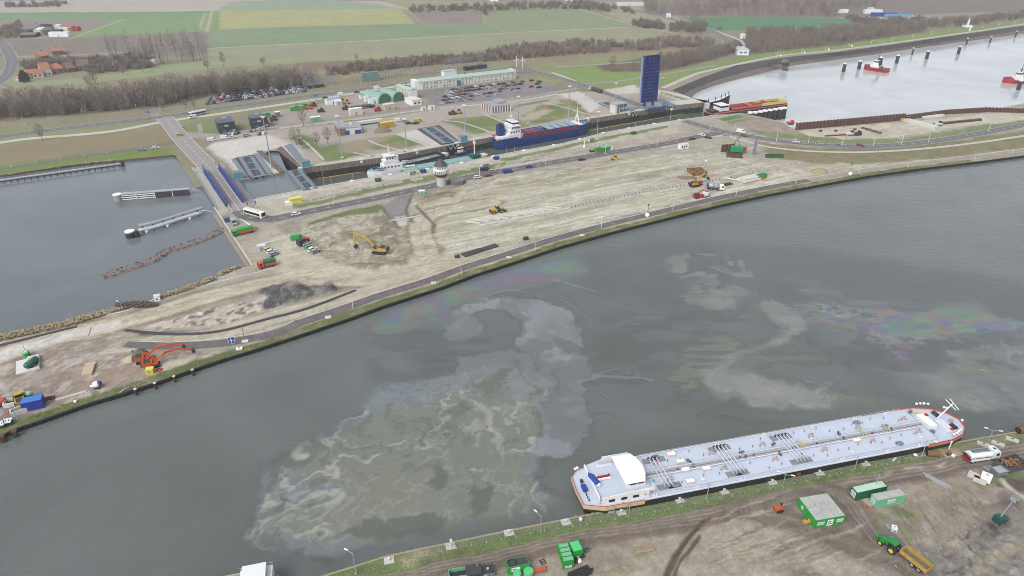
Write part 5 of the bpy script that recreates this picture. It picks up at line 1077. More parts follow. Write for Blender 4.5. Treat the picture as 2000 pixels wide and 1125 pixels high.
part(ship,'antenna',MB().cyl((-8.2,1.2,DZ+2),(-8.2,1.2,DZ+6.2),.06,HW,n=5).bb(-8.3,-8.1,-.6,3.0,DZ+5.6,DZ+5.75,HW));part(ship,'name_board',MB().bb(-3.9,-2.8,-6.38,-6.33,DZ+.9,DZ+1.4,LIL2).bb(-3.8,-3.4,-6.40,-6.38,DZ+1.0,DZ+1.3,RED))
st=MB();
for i in range(4):st.cyl((-17,-4.2+i*.9,DZ),(-17,-4.2+i*.9,DZ+.8),.14,DSTEEL,n=6)
st.bb(-17.4,-16.2,-1.2,.8,DZ,DZ+.7,BLUE).bb(-17,-16.4,1.6,2.6,DZ,DZ+.6,DSTEEL);part(ship,'stern_winch',st)
bx,by=BP(1159,938,DK+2);t=thing('tender_boat','small boat under a blue cover on the tanker barge stern deck','tender boat',tuple(borg+bE*bx+bN*by+Vector((0,0,DZ+1.95))),BHD+math.pi/2+.25)
part(t,'hull',MB().prism([(-2.2,-.7),(1.2,-.75),(2.3,0),(1.2,.75),(-2.2,.7)],0,.55,WHITE));part(t,'cover',MB().prism([(-2.0,-.75),(1.2,-.8),(2.4,0),(1.2,.8),(-2.0,.75)],.55,.62,BLUE).prism([(-2.0,-.7),(1.2,-.75),(2.2,0),(1.2,.75),(-2.0,.7)],.62,1.0,BLUE,poly1=[(-1.8,-.2),(1.0,-.2),(1.6,0),(1.0,.2),(-1.8,.2)]));part(t,'outboard',MB().bb(-2.7,-2.2,-.2,.2,.2,1.0,HW))
bx,by=BP(1178,935,DK+2);dv=MB().bb(-1.8,1.8,.1,.5,.4,.8,RED).bb(-1.8,1.8,-.5,-.1,.2,.6,HW).cyl((-1.6,.3,0),(-1.6,.3,1.3),.15,HW,n=6).cyl((1.5,.3,0),(1.5,.3,1.2),.15,RED,n=6);o=part(ship,'davit',dv);o.location=(bx,by,DZ+1.9)
o=part(ship,'bench_box',MB().bb(-1.8,1.8,-.4,.4,0,.7,HW).bb(-1.8,1.8,-.42,.42,.7,.76,paint('pinkish lid',A(214,190,190),.6)));bx,by=BP(1181,907,DK+2);o.location=(bx,by,DZ+1.9)
TZ=DZ+.4
pp=MB()
for y,r_,m_ in((-.9,.16,LIL2),(-.5,.12,paint('pipe brown',A(196,192,196),.5)),(.9,.14,LIL2)):pp.cyl((-1,y,TZ+.35),(80,y,TZ+.35),r_,m_,n=6)
for i in range(28):pp.bb(i*2.9,i*2.9+.1,-1.1,1.1,TZ,TZ+.3,LSTEEL)
part(ship,'cargo_pipe',pp)
part(ship,'catwalk',MB().bb(-1,80,-.15,.55,TZ+.5,TZ+.56,paint('catwalk grey',A(184,186,192),.7,var=.2)).bb(-1,80,.5,.54,TZ+1.3,TZ+1.35,LSTEEL))
GRT=paint('grating grey',A(150,154,160),.8,var=.2,scale=4)
for x in(3.2,21.5,39.5):
 k=4 if x>10 else 3;x+=.3
 t=MB()
 for i in range(k):t.cyl((x+i*1.0-1.4,-5.0,TZ+.7),(x+i*1.0-1.4,5.0,TZ+.7),.13,LIL2,n=6)
 part(ship,'manifold_pipe',t)
 for s_ in(-1,1):
  part(ship,'grating',MB().bb(x-3.0,x+3.0,s_*4.6-.9,s_*4.6+.9,TZ,TZ+.06,GRT))
  vl=MB()
  for i in range(k):vl.cyl((x+i-1.4,s_*4.1,TZ),(x+i-1.4,s_*4.1,TZ+1.1),.12,LSTEEL,n=6).box((x+i-1.4,s_*4.9,TZ+.6),(.45,.5,.45),DSTEEL if s_>0 else LSTEEL)
  part(ship,'valve',vl)
  if x<30:part(ship,'drip_tray',MB().bb(x-.5,x+.9,s_*4.9-.55,s_*4.9+.55,TZ+.07,TZ+.2,BLACK))
zA=lambda x,y:(1290+x/6.667,830+y/6.667);zB=lambda x,y:(1570+x/6.25,780+y/6.25)
hat=MB().cyl((0,0,0),(0,0,.5),.62,LIL2,n=10).cyl((0,0,.5),(0,0,.62),.7,paint('hatch rim',A(196,176,178),.5),n=10).box((.55,.25,.5),(.22,.22,.5),RED).box((-.8,0,.3),(.5,.35,.6),LSTEEL).mesh('hatch')
pieces(ship,'hatch',hat,[(*[(BP(*p)[0],BP(*p)[1],TZ-.02)for _ in(0,)],0.2)for p in[zA(665,395),zA(1325,280),zA(1955,165),zA(125,725),zA(825,590),zA(1490,475),zB(85,470),zB(655,365),zB(1210,262),zB(250,640),zB(835,535),zB(1395,420),(1148.5+130,908)]])
ov=MB()
for i in range(14):
 a_,b_=i*2*math.pi/14,(i+1)*2*math.pi/14;ov.cyl((1.0*math.cos(a_),.65*math.sin(a_),.2),(1.0*math.cos(b_),.65*math.sin(b_),.2),.14,STEEL,n=5)
ov.cyl((0,0,0),(0,0,.12),.7,GRT,n=12)
pieces(ship,'manhole',ov.mesh('manhole'),[((BP(*p)[0],BP(*p)[1],TZ-.02),0)for p in[zA(200,803),zB(640,300),zB(1160,557),(1280,896)]])
bxm=MB().bb(-1,1,-.5,.5,0,.75,paint('cream chest',A(232,216,204),.5)).bb(-1.05,1.05,-.55,.55,.75,.85,HW).mesh('deck_chest')
pieces(ship,'deck_chest',bxm,[((BP(*p)[0],BP(*p)[1],TZ-.02),0)for p in[zA(250,510),zA(320,618),zA(385,768),zA(135,415),zB(635,530),zA(590,600)]])
sm=MB().cyl((0,0,0),(0,0,.7),.09,STEEL,n=5).ball((0,0,.75),.16,STEEL,6,4).mesh('vent');rg=random.Random(2)
pieces(ship,'vent',sm,[((3+i*3.4+rg.uniform(-.6,.6),s_*rg.uniform(2.4,5.2),TZ-.02),0)for i in range(22)for s_ in(-1,1)])
PMP=paint('pump grey blue',A(112,122,144),.5);clu=MB().box((0,0,.35),(.5,.5,.7),PMP).box((.8,.1,.3),(.5,.4,.6),STEEL).cyl((.4,.3,0),(.4,.3,1.2),.1,DSTEEL,n=5).mesh('deck_pump')
pieces(ship,'deck_pump',clu,[((BP(*p)[0],BP(*p)[1],TZ-.02),rg.uniform(0,3))for p in[zA(380,505),zA(420,580),zA(1100,462),zA(1070,385),zA(1455,285),zA(1560,410),zA(1750,330),zB(480,520),zB(1060,410),zB(1000,350),zB(430,455),zB(1580,420),zB(1280,180)]])
fb=MB().box((0,0,.4),(.35,.25,.7),RED).mesh('fire_box');pieces(ship,'fire_box',fb,[((BP(*p)[0],BP(*p)[1],TZ-.02),0)for p in[zA(215,605),zA(1025,452),zA(1208,420),zB(150,565),zB(822,440)]])
for p in(zB(700,440),zB(985,390),zA(1815,285)):
 x,y=BP(*p);ar=MB();cm=paint('pale yellow stair',A(226,220,120),.5)
 for dx in(-.4,.4):ar.tube([(dx,-1.5,0),(dx,-.9,1.0),(dx,.9,1.0),(dx,1.5,0)],.09,cm,5)
 for k in range(5):ar.bb(-.4,.4,-1.4+k*.7-.05,-1.4+k*.7+.05,.9,.98,cm)
 o=part(ship,'crossing_stair',ar);o.location=(x,y,TZ)
bl=MB().cyl((-.35,0,0),(-.35,0,.75),.18,HW,n=7).cyl((.35,0,0),(.35,0,.75),.18,HW,n=7).bb(-.7,.7,-.3,.3,0,.12,LIL2).mesh('bollard_pair')
pieces(ship,'bollard_pair',bl,[((x,s_*6.45,DZ+.0),0)for x in(-1,10,22.3,36,50.5,64,74)for s_ in(-1,1)])
fbm_=MB().ball((0,0,.45),.38,HW,8,5).box((0,0,.1),(.3,.3,.3),RED).mesh('white_ball_fender')
pieces(ship,'rim_ball',fbm_,[((BP(*p)[0],BP(*p)[1],DZ+.45),0)for p in[zB(1365,85),zB(1410,80),zB(1455,80),zB(1505,86),zB(1700,128),zB(1735,136),zB(1920,285),zB(1900,402),zB(1880,422),zB(1855,443),zB(1822,460),(1123,921),(1127,919)]])
fo=MB().bb(81.2,83.6,-1.6,3.4,DZ,DZ+.9,HW).bb(84.3,86.6,-4.6,.6,DZ,DZ+.8,LIL2).bb(83.2,84.0,2.2,3.0,DZ+.9,DZ+1.2,RED).bb(85.6,86.3,-4.4,-3.6,DZ+.8,DZ+1.1,RED).cyl((82.5,-2.6,DZ),(82.5,-1.2,DZ),.0001,HW)
part(ship,'bow_locker',fo)
wi=MB()
for x,y in((87.2,3.0),(88.0,-2.6)):wi.cyl((x,y-.8,DZ+.5),(x,y+.8,DZ+.5),.45,DSTEEL,n=8).box((x,y,DZ+.3),(1.1,1.9,.5),DSTEEL)
wi.box((89,-.6,DZ+.5),(.9,.9,.8),LSTEEL);part(ship,'anchor_winch',wi)
part(ship,'deck_stripe',MB().bb(79.5,83.5,4.6,5.3,DZ+.0,DZ+.03,paint('yellow stripe',A(214,204,130),.7)).bb(80,80.15,-5.8,5.8,DZ+.38,DZ+.5,LSTEEL))
mx_,my_=BP(1829,820);ma=MB();ma.cyl((mx_,my_,DZ+.5),(mx_+3.9,my_+.3,DZ+4.6),.17,HW,n=6);ma.cyl((mx_+3.0,my_-1.9,DZ+4.3),(mx_+3.6,my_+2.4,DZ+4.5),.12,HW,n=5);ma.cyl((mx_+3.6,my_-2.2,DZ+4.5),(mx_+4.5,my_+2.0,DZ+4.9),.12,HW,n=5);part(ship,'bow_mast',ma)
t=thing('gangway','grey gangway ramp from the bank to the tanker barge stern','gangway',tuple(G(1205,994)),BHD)
part(t,'ramp',MB().box((0,.8,1.2),(2.6,3.4,.15),STEEL).box((-1.9,-.2,.35),(1.5,2.0,.12),LSTEEL));r=MB()
for x in(-1.35,1.9,2.5):r.cyl((x,-1.6,0),(x,-1.2,3.0),.1,LSTEEL,n=5)
r.bb(-1.3,1.3,2.2,2.3,2.1,2.2,LSTEEL).bb(1.2,1.3,-.8,2.3,2.1,2.2,LSTEEL);part(t,'handrail',r)
#  NEAR BANK THINGS
GRV=paint('cabin roof grey',A(196,192,192),.8,var=.12,scale=.5,dirt=A(140,134,128))
cen,hd,L_,D_=fitbox((1594,1017),(1652,1007),(1611.5,963),2.7)
t=container('site_cabin','large bright green three bay site cabin with a grey roof on the near bank','site cabin',cen,hd,L_,D_,2.7,GREEN,GRV,ribs=False,windows=(('f',-L_*.30,1.0,1.7,.95),('f',L_*.34,1.0,1.7,.95),('l',1.5,1.0,.8,.9)),signs=(('f',.1,.3,1.5,1.9),))
part(t,'roof_seam',MB().bb(-L_/6-.06,-L_/6+.06,-D_/2+.2,D_/2-.2,2.67,2.72,LGREEN).bb(L_/6-.06,L_/6+.06,-D_/2+.2,D_/2-.2,2.67,2.72,LGREEN))
pieces(t,'roof_pipe',MB().tube([(-3,2,0),(-1.2,.8,.02),(.6,1.2,0),(2.2,-1.0,.02)],.05,LSTEEL,5).mesh('roof_pipe'),[((-.6,0,2.72),.5),((.6,-.8,2.72),.9)])
pr=MB().bb(-.02,.02,-.03,.03,.25,2.45,GREEN).mesh('panel_joint');pieces(t,'panel_joint',pr,[((-L_/2+(i+1)*L_/7,-D_/2,0),0)for i in range(6)]+[((-L_/2,-D_/2+(i+1)*D_/7,0),math.pi/2)for i in range(6)])
cen,hd,L_,D_=fitbox((1675,963),(1734,950),(1723,937.5),2.6)
container('site_cabin','dark green cabin with whitish roof behind the pale green one','site cabin',cen,hd,L_,D_,2.6,DGREEN,paint('white green roof',A(206,226,216),.7,var=.15,scale=.4,dirt=A(110,186,140)),windows=(('l',0,.5,1.5,1.7),),doors=False)
cen,hd,L_,D_=fitbox((1714,978),(1770,967),(1757,954),2.6)
t=container('site_cabin','pale green cabin with grey roof and a window, nearer of the pair','site cabin',cen,hd,L_,D_,2.6,LGREEN,GRV,windows=(('l',0,.7,1.3,1.5),('f',.2,.9,2.0,1.1)),doors=False,ribs=False)
pieces(t,'panel_joint',MB().bb(-.02,.02,-.03,.03,.25,2.35,LGREEN).mesh('panel_joint'),[((-L_/2+(i+1)*L_/6,-D_/2,0),0)for i in range(5)])
single('door_step',MB().bb(-.8,.8,-1.2,1.2,0,.25,paint('pinkish step',A(190,172,160),.9)),'low step platform at the end of the pale green cabin','step',tuple(G(1696,982)),hd+.1)
single('roof_pole',MB().cyl((0,0,0),(.6,0,5.2),.07,LSTEEL,n=5).bb(.2,1,-.05,.05,5.1,5.3,LSTEEL),'thin grey lamp pole leaning beside the dark green cabin','lamp pole',tuple(G(1704,962)),.6)
cen,hd,L_,D_=fitbox((1101,1097),(1121.5,1093),(1109,1059),2.5)
t=container('storage_container','long bright green container with ribbed roof by the bottom edge','container',cen,hd,L_,D_,2.5,GREEN,LGREEN,signs=(('f',0,.25,1.5,.6),),doors=False)
pieces(t,'roof_bar',MB().bb(-L_/2+.1,L_/2-.1,-.08,.08,2.44,2.54,DGREEN).mesh('roof_bar'),[((0,-D_/2+D_*k/4,0),0)for k in(1,2,3)])
cen,hd,L_,D_=fitbox((1120,1078),(1139,1073),(1131.7,1053.5),2.5)
container('storage_container','short bright green container beside the long ribbed one','container',cen,hd,L_,D_,2.5,GREEN,paint('mint roof',A(96,214,140),.5,var=.06),signs=(('l',.8,.8,1.3,1.0),),doors=False)
cen,hd,L_,D_=fitbox((992,1109),(1034,1101),(1027,1086),2.5)
t=container('site_cabin','bright green cabin with dark roof and white sign at the bottom edge','site cabin',cen,hd,L_,D_,2.5,GREEN,paint('dark felt roof',A(74,70,78),.85,var=.15),windows=(),signs=(('f',-.6,.9,1.9,1.2),),doors=False)
ring=MB()
for i in range(10):ring.cyl((.9*math.cos(i*.628),.9*math.sin(i*.628),.06),(.9*math.cos(i*.628+.628),.9*math.sin(i*.628+.628),.06),.12,BLACK,n=5)
o=part(t,'roof_ring',ring);o.location=(-1.2,0,2.5)
for u,v,r_ in((1010,1123,.9),(1032,1118,1.1)):single('water_butt',MB().cyl((0,0,0),(0,0,1.5),r_,LGREEN,n=12).cyl((0,0,1.5),(0,0,1.6),r_*.9,paint('mint roof',A(96,214,140)),n=12),'round light green tank in front of the dark roofed cabin, %s'%('smaller' if r_<1 else 'larger'),'tank',tuple(G(u,v+6)))
single('digger_arm',MB().bb(-1.5,1.5,-.3,.3,.3,.9,ORANGE).bb(1.2,1.7,-.5,.5,.2,1.0,ORANGE).bb(-1.8,-1.2,-.5,.5,0,.8,RUST),'short orange machine arm lying beside the dark roofed cabin','machine arm',tuple(G(1050,1118)),.25)
t=thing('generator','dark roofed generator unit standing by the bottom edge','generator',tuple(G(926,1124)),.2);part(t,'housing',MB().bb(-1.6,1.6,-1.2,1.2,0,1.8,DSTEEL));part(t,'lid',MB().bb(-1.7,1.7,-1.3,1.3,1.8,1.95,paint('dark felt roof',A(74,70,78))));part(t,'exhaust',MB().cyl((.8,.5,1.9),(.8,.5,2.6),.12,LSTEEL,n=6))
t=thing('pump_unit','grey pump unit with open frame next to the generator','pump',tuple(G(953,1121)),.2);part(t,'frame',MB().bb(-1.3,1.3,-1,-.9,0,1.5,STEEL).bb(-1.3,1.3,.9,1,0,1.5,STEEL).bb(-1.3,1.3,-1,1,1.45,1.55,DSTEEL));part(t,'engine',MB().bb(-.9,.9,-.6,.6,.1,1.1,DSTEEL).cyl((0,0,1.1),(0,0,1.9),.3,LSTEEL,n=8));part(t,'tank',MB().bb(-1.2,-.3,-1.5,-1.05,0,1.0,paint('pale cyan drum',A(190,216,214))))
t=thing('skip_frame','pale green lattice skip cut by the bottom edge','skip',tuple(G(897,1124)),.2);part(t,'frame',MB().bb(-2.2,2.2,-1.1,-1.0,0,1.2,LGREEN).bb(-2.2,2.2,1,1.1,0,1.2,LGREEN).bb(-2.2,-2.1,-1,1,0,1.2,LGREEN).bb(2.1,2.2,-1,1,0,1.2,LGREEN));part(t,'bottom',MB().bb(-2.1,2.1,-1,1,0,.15,DSTEEL))
rg=random.Random(8)
for i,(u,v,m_,lab)in enumerate(((1127,1087,WHITE,'white rubbish bag nearest the short green container'),(1131,1098,WHITE,'white rubbish bag furthest from the short green container'),(1126,1098,BLACK,'black rubbish bag between green container and white bags'),(1137,1088,BLACK,'black rubbish bag right of the white bags'))):
 single('rubbish_bag',MB().ball((0,0,.45),.6,m_,8,6,.8).cyl((0,0,.8),(.1,0,1.15),.12,m_,.2,n=6),lab,'rubbish bag',tuple(G(u,v)),i)
single('scrap_box',MB().bb(-.6,.6,-.45,.45,0,.7,STEEL).bb(-.45,.45,-.3,.3,.7,.72,DSTEEL),'small grey box beside the short green container','box',tuple(G(1146,1076)),.5)
single('pallet',MB().bb(-.5,.5,-.6,-.45,0,.15,DWOOD).bb(-.5,.5,-.1,.1,0,.15,DWOOD).bb(-.5,.5,.45,.6,0,.15,DWOOD).bb(-.6,-.4,-.6,.6,.15,.2,DWOOD).bb(.4,.6,-.6,.6,.15,.2,DWOOD),'small dark pallet lying between dark roofed cabin and long container','pallet',tuple(G(1060,1098)),.4)
t=thing('pipe_stack','stack of black pipes at the bottom edge right of the green containers','pipe stack',tuple(G(1134,1121)),.42)
pieces(t,'pipe',MB().cyl((-2.4,0,0),(2.4,0,0),.16,BLACK,n=7).mesh('pipe'),[((rg.uniform(-.5,.5),-1+(i%7)*.33,.17+(i//7)*.3),rg.uniform(-.08,.08))for i in range(18)])
t=thing('timber_stack','pale weathered timber stack on the mud beside a puddle','timber stack',tuple(G(1257,1074)),.22)
pieces(t,'plank',MB().bb(-2.3,2.3,-.2,.2,0,.22,WOOD).mesh('plank'),[((rg.uniform(-.1,.1),-.8+(i%4)*.45,(i//4)*.24),0)for i in range(12)])
for i in range(8):
 u,v=1203+(i%4)*4,1100+(i//4)*9;
 if i==0:t=thing('plank_pile','scattered pale planks lying on the mud below the timber stack','plank pile',tuple(G(1210,1106)));pm=MB().bb(-1.0,1.0,-.1,.1,0,.08,WOOD).mesh('plank')
 pieces(t,'plank',pm,[((rg.uniform(-1.2,1.2),rg.uniform(-1,1),.02+i*.03),rg.uniform(.4,1.6)*(-1)**i)])
h=vhead(1886,897,1944,890)
t=thing('tanker_lorry','white tanker lorry on the near bank track beside the barge bow','tanker lorry',tuple(G(1914,897)),h)
part(t,'chassis',MB().bb(-4.2,3.6,-.5,.5,.6,.95,DSTEEL).bb(-4.5,-4.2,-1.2,1.2,.5,1.1,RED))
tp=[(1.25*math.cos(a_*math.pi/7),1.0*math.sin(a_*math.pi/7))for a_ in range(14)]
part(t,'tank',MB().xprism([(y,2.1+z)for y,z in tp],-4.2,2.0,WHITE));part(t,'walkway',MB().bb(-3.6,1.6,-.6,.6,3.06,3.16,paint('walkway grey',A(120,132,138),.8,var=.3,scale=3)).bb(-3.6,1.6,-.65,-.58,3.16,3.4,LSTEEL).bb(-3.6,1.6,.58,.65,3.16,3.4,LSTEEL))
part(t,'side_skirt',MB().bb(-3.9,1.8,-1.22,-1.1,.75,1.4,WHITE).bb(-3.9,1.8,1.1,1.22,.75,1.4,WHITE));part(t,'rear_locker',MB().bb(-4.4,-4.1,-1.0,1.0,1.2,2.2,DSTEEL).bb(-4.46,-4.4,-.9,-.2,2.0,2.4,ORANGE))
c_=part(t,'cab',MB().yprism([(2.2,.8),(4.3,.8),(4.4,1.7),(4.1,3.0),(3.6,3.2),(2.2,3.3)],-1.2,1.2,WHITE));part(c_,'windscreen',MB().yprism([(4.42,1.75),(4.46,1.75),(4.2,2.85),(4.15,2.85)],-1.1,1.1,GLASS));part(c_,'side_window',MB().bb(3.0,3.9,-1.23,-1.2,1.8,2.6,GLASS));part(c_,'roof_hatch',MB().bb(2.7,3.3,-.35,.35,3.24,3.32,GLASS))
for x in(-3.1,-1.9,3.3):
 for y in(-1.05,1.05):part(t,'wheel',MB().wheel((x,y,.5),.5,.32,LSTEEL))
cen,hd,L_,D_=fitbox((1960,926),(1999,914),(1984,901),0)
t=thing('log_skip','large dark blue grey skip filled with rusty logs at the right edge','skip',tuple(cen),hd);SK=paint('skip blue grey',A(84,100,108),.7,var=.2);D_=3.6;L_=7.0
part(t,'side',MB().prism([(-L_/2,-D_/2),(L_/2,-D_/2),(L_/2,-D_/2+.15),(-L_/2,-D_/2+.15)],0,2.2,SK));part(t,'side',MB().bb(-L_/2,L_/2,D_/2-.15,D_/2,0,2.2,SK));part(t,'end',MB().bb(-L_/2,-L_/2+.15,-D_/2+.16,D_/2-.16,0,2.2,SK));part(t,'end',MB().bb(L_/2-.15,L_/2,-D_/2+.16,D_/2-.16,0,2.2,SK));part(t,'bottom',MB().bb(-L_/2+.16,L_/2-.16,-D_/2+.16,D_/2-.16,0,1.0,DWOOD));part(t,'rim',MB().bb(-L_/2,L_/2,-D_/2-.06,-D_/2+.18,2.2,2.32,RUST).bb(-L_/2,L_/2,D_/2-.18,D_/2+.06,2.2,2.32,RUST))
lg=paint('log bark',A(152,112,84),.9,var=.25,jitter=.25)
for i in range(22):single('log',MB().cyl((-1.1,0,0),(1.1,0,0),rg.uniform(.16,.3),lg,n=7),'brown log lying in the blue grey skip at the right edge','log',(cen.x+rg.uniform(-1.9,1.9),cen.y+rg.uniform(-.9,.9),1.3+(i//8)*.35),rg.uniform(0,3.1),'logs in the skip at the right edge')
single('water_tank',MB().bb(-1.5,1.5,-1,1,.1,1.6,STEEL).bb(-1.6,1.6,-1.1,1.1,1.6,1.75,LSTEEL).bb(-1.5,1.5,-1.05,-1,.8,.9,LSTEEL).bb(-1.6,-1.4,-1.1,1.1,0,.1,DSTEEL).bb(1.4,1.6,-1.1,1.1,0,.1,DSTEEL),'grey steel box tank in front of the log skip','tank',tuple(G(1950,926)),.25)
t=thing('shutter_panel','grey steel shutter panels lying flat behind the white blocks','panel',tuple(G(1930,917)),.2);pieces(t,'panel',MB().bb(-1.3,1.3,-.6,.6,0,.15,STEEL).bb(-1.1,1.1,-.2,-.05,.15,.25,LSTEEL).bb(-1.1,1.1,.2,.35,.15,.25,LSTEEL).mesh('panel'),[((0,-.7,0),0),((.4,.7,0),0),((.2,-.3,.26),0)])
single('white_tank',MB().bb(-1.1,1.1,-1.0,1.0,0,1.5,WHITE).bb(-1.15,1.15,-1.05,1.05,1.5,1.62,WHITE).cyl((0,0,1.62),(0,0,1.75),.3,LSTEEL,n=8),'white box tank behind two pale concrete slabs','tank',tuple(G(1924,937)),-.7)
for i,(u,v)in enumerate(((1902,931),(1913,940))):single('concrete_slab',MB().bb(-1.4,1.4,-1.0,1.0,0,.7,CONCL).bb(-1.4,1.4,-.06,.06,.7,.74,CONC),'pale concrete slab %s the white box tank'%('far left of' if i==0 else 'right beside'),'slab',tuple(G(u,v)),-.72)
t=thing('beam_bundle','pale steel beams lying on the mud left of the slabs','beams',tuple(G(1828,942)),-.95);pieces(t,'beam',MB().bb(-2.6,2.6,-.12,.12,0,.22,LSTEEL).mesh('beam'),[((0,0,0),0),((.8,.7,0),.1),((-.3,.35,.05),.02),((.4,.95,.1),.12),((-1.0,1.0,0),.1)])
t=thing('water_cube','white water cube in a cage on the near bank grass','water container',tuple(G(1745,1036)),-.3);part(t,'tank',MB().bb(-.55,.55,-.55,.55,.15,1.2,WHITE));part(t,'pallet',MB().bb(-.6,.6,-.6,.6,0,.15,LSTEEL));part(t,'cap',MB().cyl((0,0,1.2),(0,0,1.28),.15,DSTEEL,n=7));part(t,'cage',MB().bb(-.6,.6,-.62,-.56,.6,.66,LSTEEL).bb(-.2,.3,-.62,-.57,.3,.5,DSTEEL))
t=thing('mini_dumper','small orange machine standing left of the large green cabin','mini dumper',tuple(G(1520,997)),.3);part(t,'body',MB().bb(-.9,.9,-.6,.6,.45,1.1,ORANGE));part(t,'mast',MB().cyl((.5,0,1.1),(.5,0,2.0),.1,BLACK,n=6).box((.5,0,2.0),(.4,.4,.4),BLACK));part(t,'track',track_mb(1.9,-.85,-.5,.5));part(t,'track',track_mb(1.9,.5,.85,.5))
t=thing('yellow_tank','round yellow tank standing against the large green cabin','tank',tuple(G(1574,1022)),.3);part(t,'drum',MB().cyl((-.7,0,.6),(.7,0,.6),.6,YELLOW,n=10));part(t,'stand',MB().bb(-.6,-.4,-.5,.5,0,.3,DSTEEL).bb(.4,.6,-.5,.5,0,.3,DSTEEL));part(t,'filler',MB().cyl((0,0,1.15),(0,0,1.35),.15,DSTEEL,n=6))
single('traffic_cone',MB().cyl((0,0,0),(0,0,.9),.3,ORANGE,.04,n=8).bb(-.35,.35,-.35,.35,0,.06,ORANGE),'orange cone on the mud in front of the pale green cabin','cone',tuple(G(1695,994)))
h=vhead(1760,1085,1722,1056);TG=paint('tractor green',A(36,150,66),.45,var=.06)
t=thing('tractor','green farm tractor with yellow wheel hubs pulling a yellow trailer','tractor',tuple(G(1737,1072)),h)
part(t,'bonnet',MB().yprism([(.2,1.0),(2.5,1.0),(2.6,1.5),(2.3,1.75),(.2,1.9)],-.45,.45,TG));part(t,'chassis',MB().bb(-1.5,2.4,-.4,.4,.6,1.0,BLACK));part(t,'front_weight',MB().bb(2.7,3.5,-.5,.5,.7,1.3,TG))
c_=part(t,'cab',MB().bb(-1.2,.25,-.75,.75,1.0,2.5,GLASS));part(c_,'roof',MB().bb(-1.35,.45,-.9,.9,2.5,2.75,TG));part(c_,'frame',MB().bb(-1.22,-1.1,-.78,.78,1.0,2.5,BLACK).bb(.15,.28,-.78,-.68,1,2.5,BLACK).bb(.15,.28,.68,.78,1,2.5,BLACK))
YH=paint('hub yellow',A(236,214,90),.5)
for x,r_,y,w_ in((-.9,.98,.95,.6),(1.8,.68,.9,.45)):
 for s_ in(-1,1):
  w=part(t,'wheel',MB().cyl((x,s_*y-w_/2,r_),(x,s_*y+w_/2,r_),r_,BLACK,n=16));part(w,'hub',MB().cyl((x,s_*y-w_/2-.03,r_),(x,s_*y+w_/2+.03,r_),r_*.55,YH,n=12));part(t,'mudguard',MB().yprism([(x-r_*.9,r_*1.5),(x-r_*.5,r_*2.06),(x+r_*.5,r_*2.06),(x+r_*.9,r_*1.6),(x+r_*.5,r_*2.12),(x-r_*.5,r_*2.14)],s_*y-w_/2,s_*y+w_/2,TG if x>0 else DSTEEL))
h2=vhead(1808,1112,1764,1078);t=thing('tipping_trailer','yellow tipping trailer with a little soil behind the green tractor','trailer',tuple(G(1785,1102)),h2);TY=paint('trailer yellow',A(206,170,82),.55,var=.25,scale=.8,dirt=A(150,120,70));INN=paint('trailer inside',A(190,168,128),.8,var=.2)
part(t,'floor',MB().bb(-3.1,3.1,-1.15,1.15,1.15,1.3,INN));part(t,'side_wall',MB().bb(-3.1,3.1,-1.25,-1.13,1.15,2.2,TY));part(t,'side_wall',MB().bb(-3.1,3.1,1.13,1.25,1.15,2.2,TY));part(t,'headboard',MB().bb(3.0,3.12,-1.12,1.12,1.3,2.3,INN));part(t,'tailgate',MB().bb(-3.12,-3.0,-1.12,1.12,1.3,2.2,TY));part(t,'soil',MB().prism([(-2.9,-1),(2.9,-1),(2.9,1),(-2.9,1)],1.3,1.55,paint('soil load',A(132,116,102),.95,var=.3),poly1=[(-1.2,-.5),(2.4,-.6),(2.2,.6),(-1.6,.4)]))
pieces(t,'stake',MB().bb(-.07,.07,-.05,.05,1.1,2.22,TY).mesh('stake'),[((-2.8+i*1.4,s_*1.29,0),0)for i in range(5)for s_ in(-1,1)])
part(t,'drawbar',MB().tube([(3.1,.5,1),(4.6,0,.7),(3.1,-.5,1)],.1,DSTEEL,5));part(t,'axle',MB().bb(-1.9,.2,-.4,.4,.6,1.15,DSTEEL))
for x in(-1.6,-.1):
 for s_ in(-1,1):part(t,'wheel',MB().wheel((x,s_*1.05,.62),.62,.45,LSTEEL))
t=thing('boom_lift','dark green boom lift with its arm raised on the churned mud','boom lift',tuple(G(1952,1019)),head(G(1952,1016),G(1967,1010)));DG2=paint('deep green',A(34,92,84),.5,var=.1)
part(t,'base',MB().bb(-1.3,1.3,-.9,.9,.4,1.3,DG2).cyl((0,0,1.3),(0,0,1.7),.6,DG2,n=8));part(t,'engine_cover',MB().bb(-1.5,-.2,-.9,.9,1.3,2.0,DG2));bm2=part(t,'boom',MB().cyl((-.4,0,1.9),(2.6,.5,5.2),.2,STEEL,n=6));part(bm2,'ram',MB().cyl((.2,.3,1.6),(1.4,.5,3.4),.09,LSTEEL,n=5));part(t,'basket',MB().bb(2.4,3.6,-.2,1.2,5.1,5.2,DG2).bb(2.4,2.46,-.2,1.2,5.2,6.1,LSTEEL).bb(3.54,3.6,-.2,1.2,5.2,6.1,LSTEEL).bb(2.4,3.6,-.2,-.14,6.0,6.1,LSTEEL).bb(2.4,3.6,1.14,1.2,6.0,6.1,LSTEEL))
for x in(-.95,.95):
 for s_ in(-1,1):part(t,'wheel',MB().wheel((x,s_*.85,.42),.42,.32,LSTEEL,10))
RP=paint('rusty pipe brown',A(136,100,72),.85,var=.25)
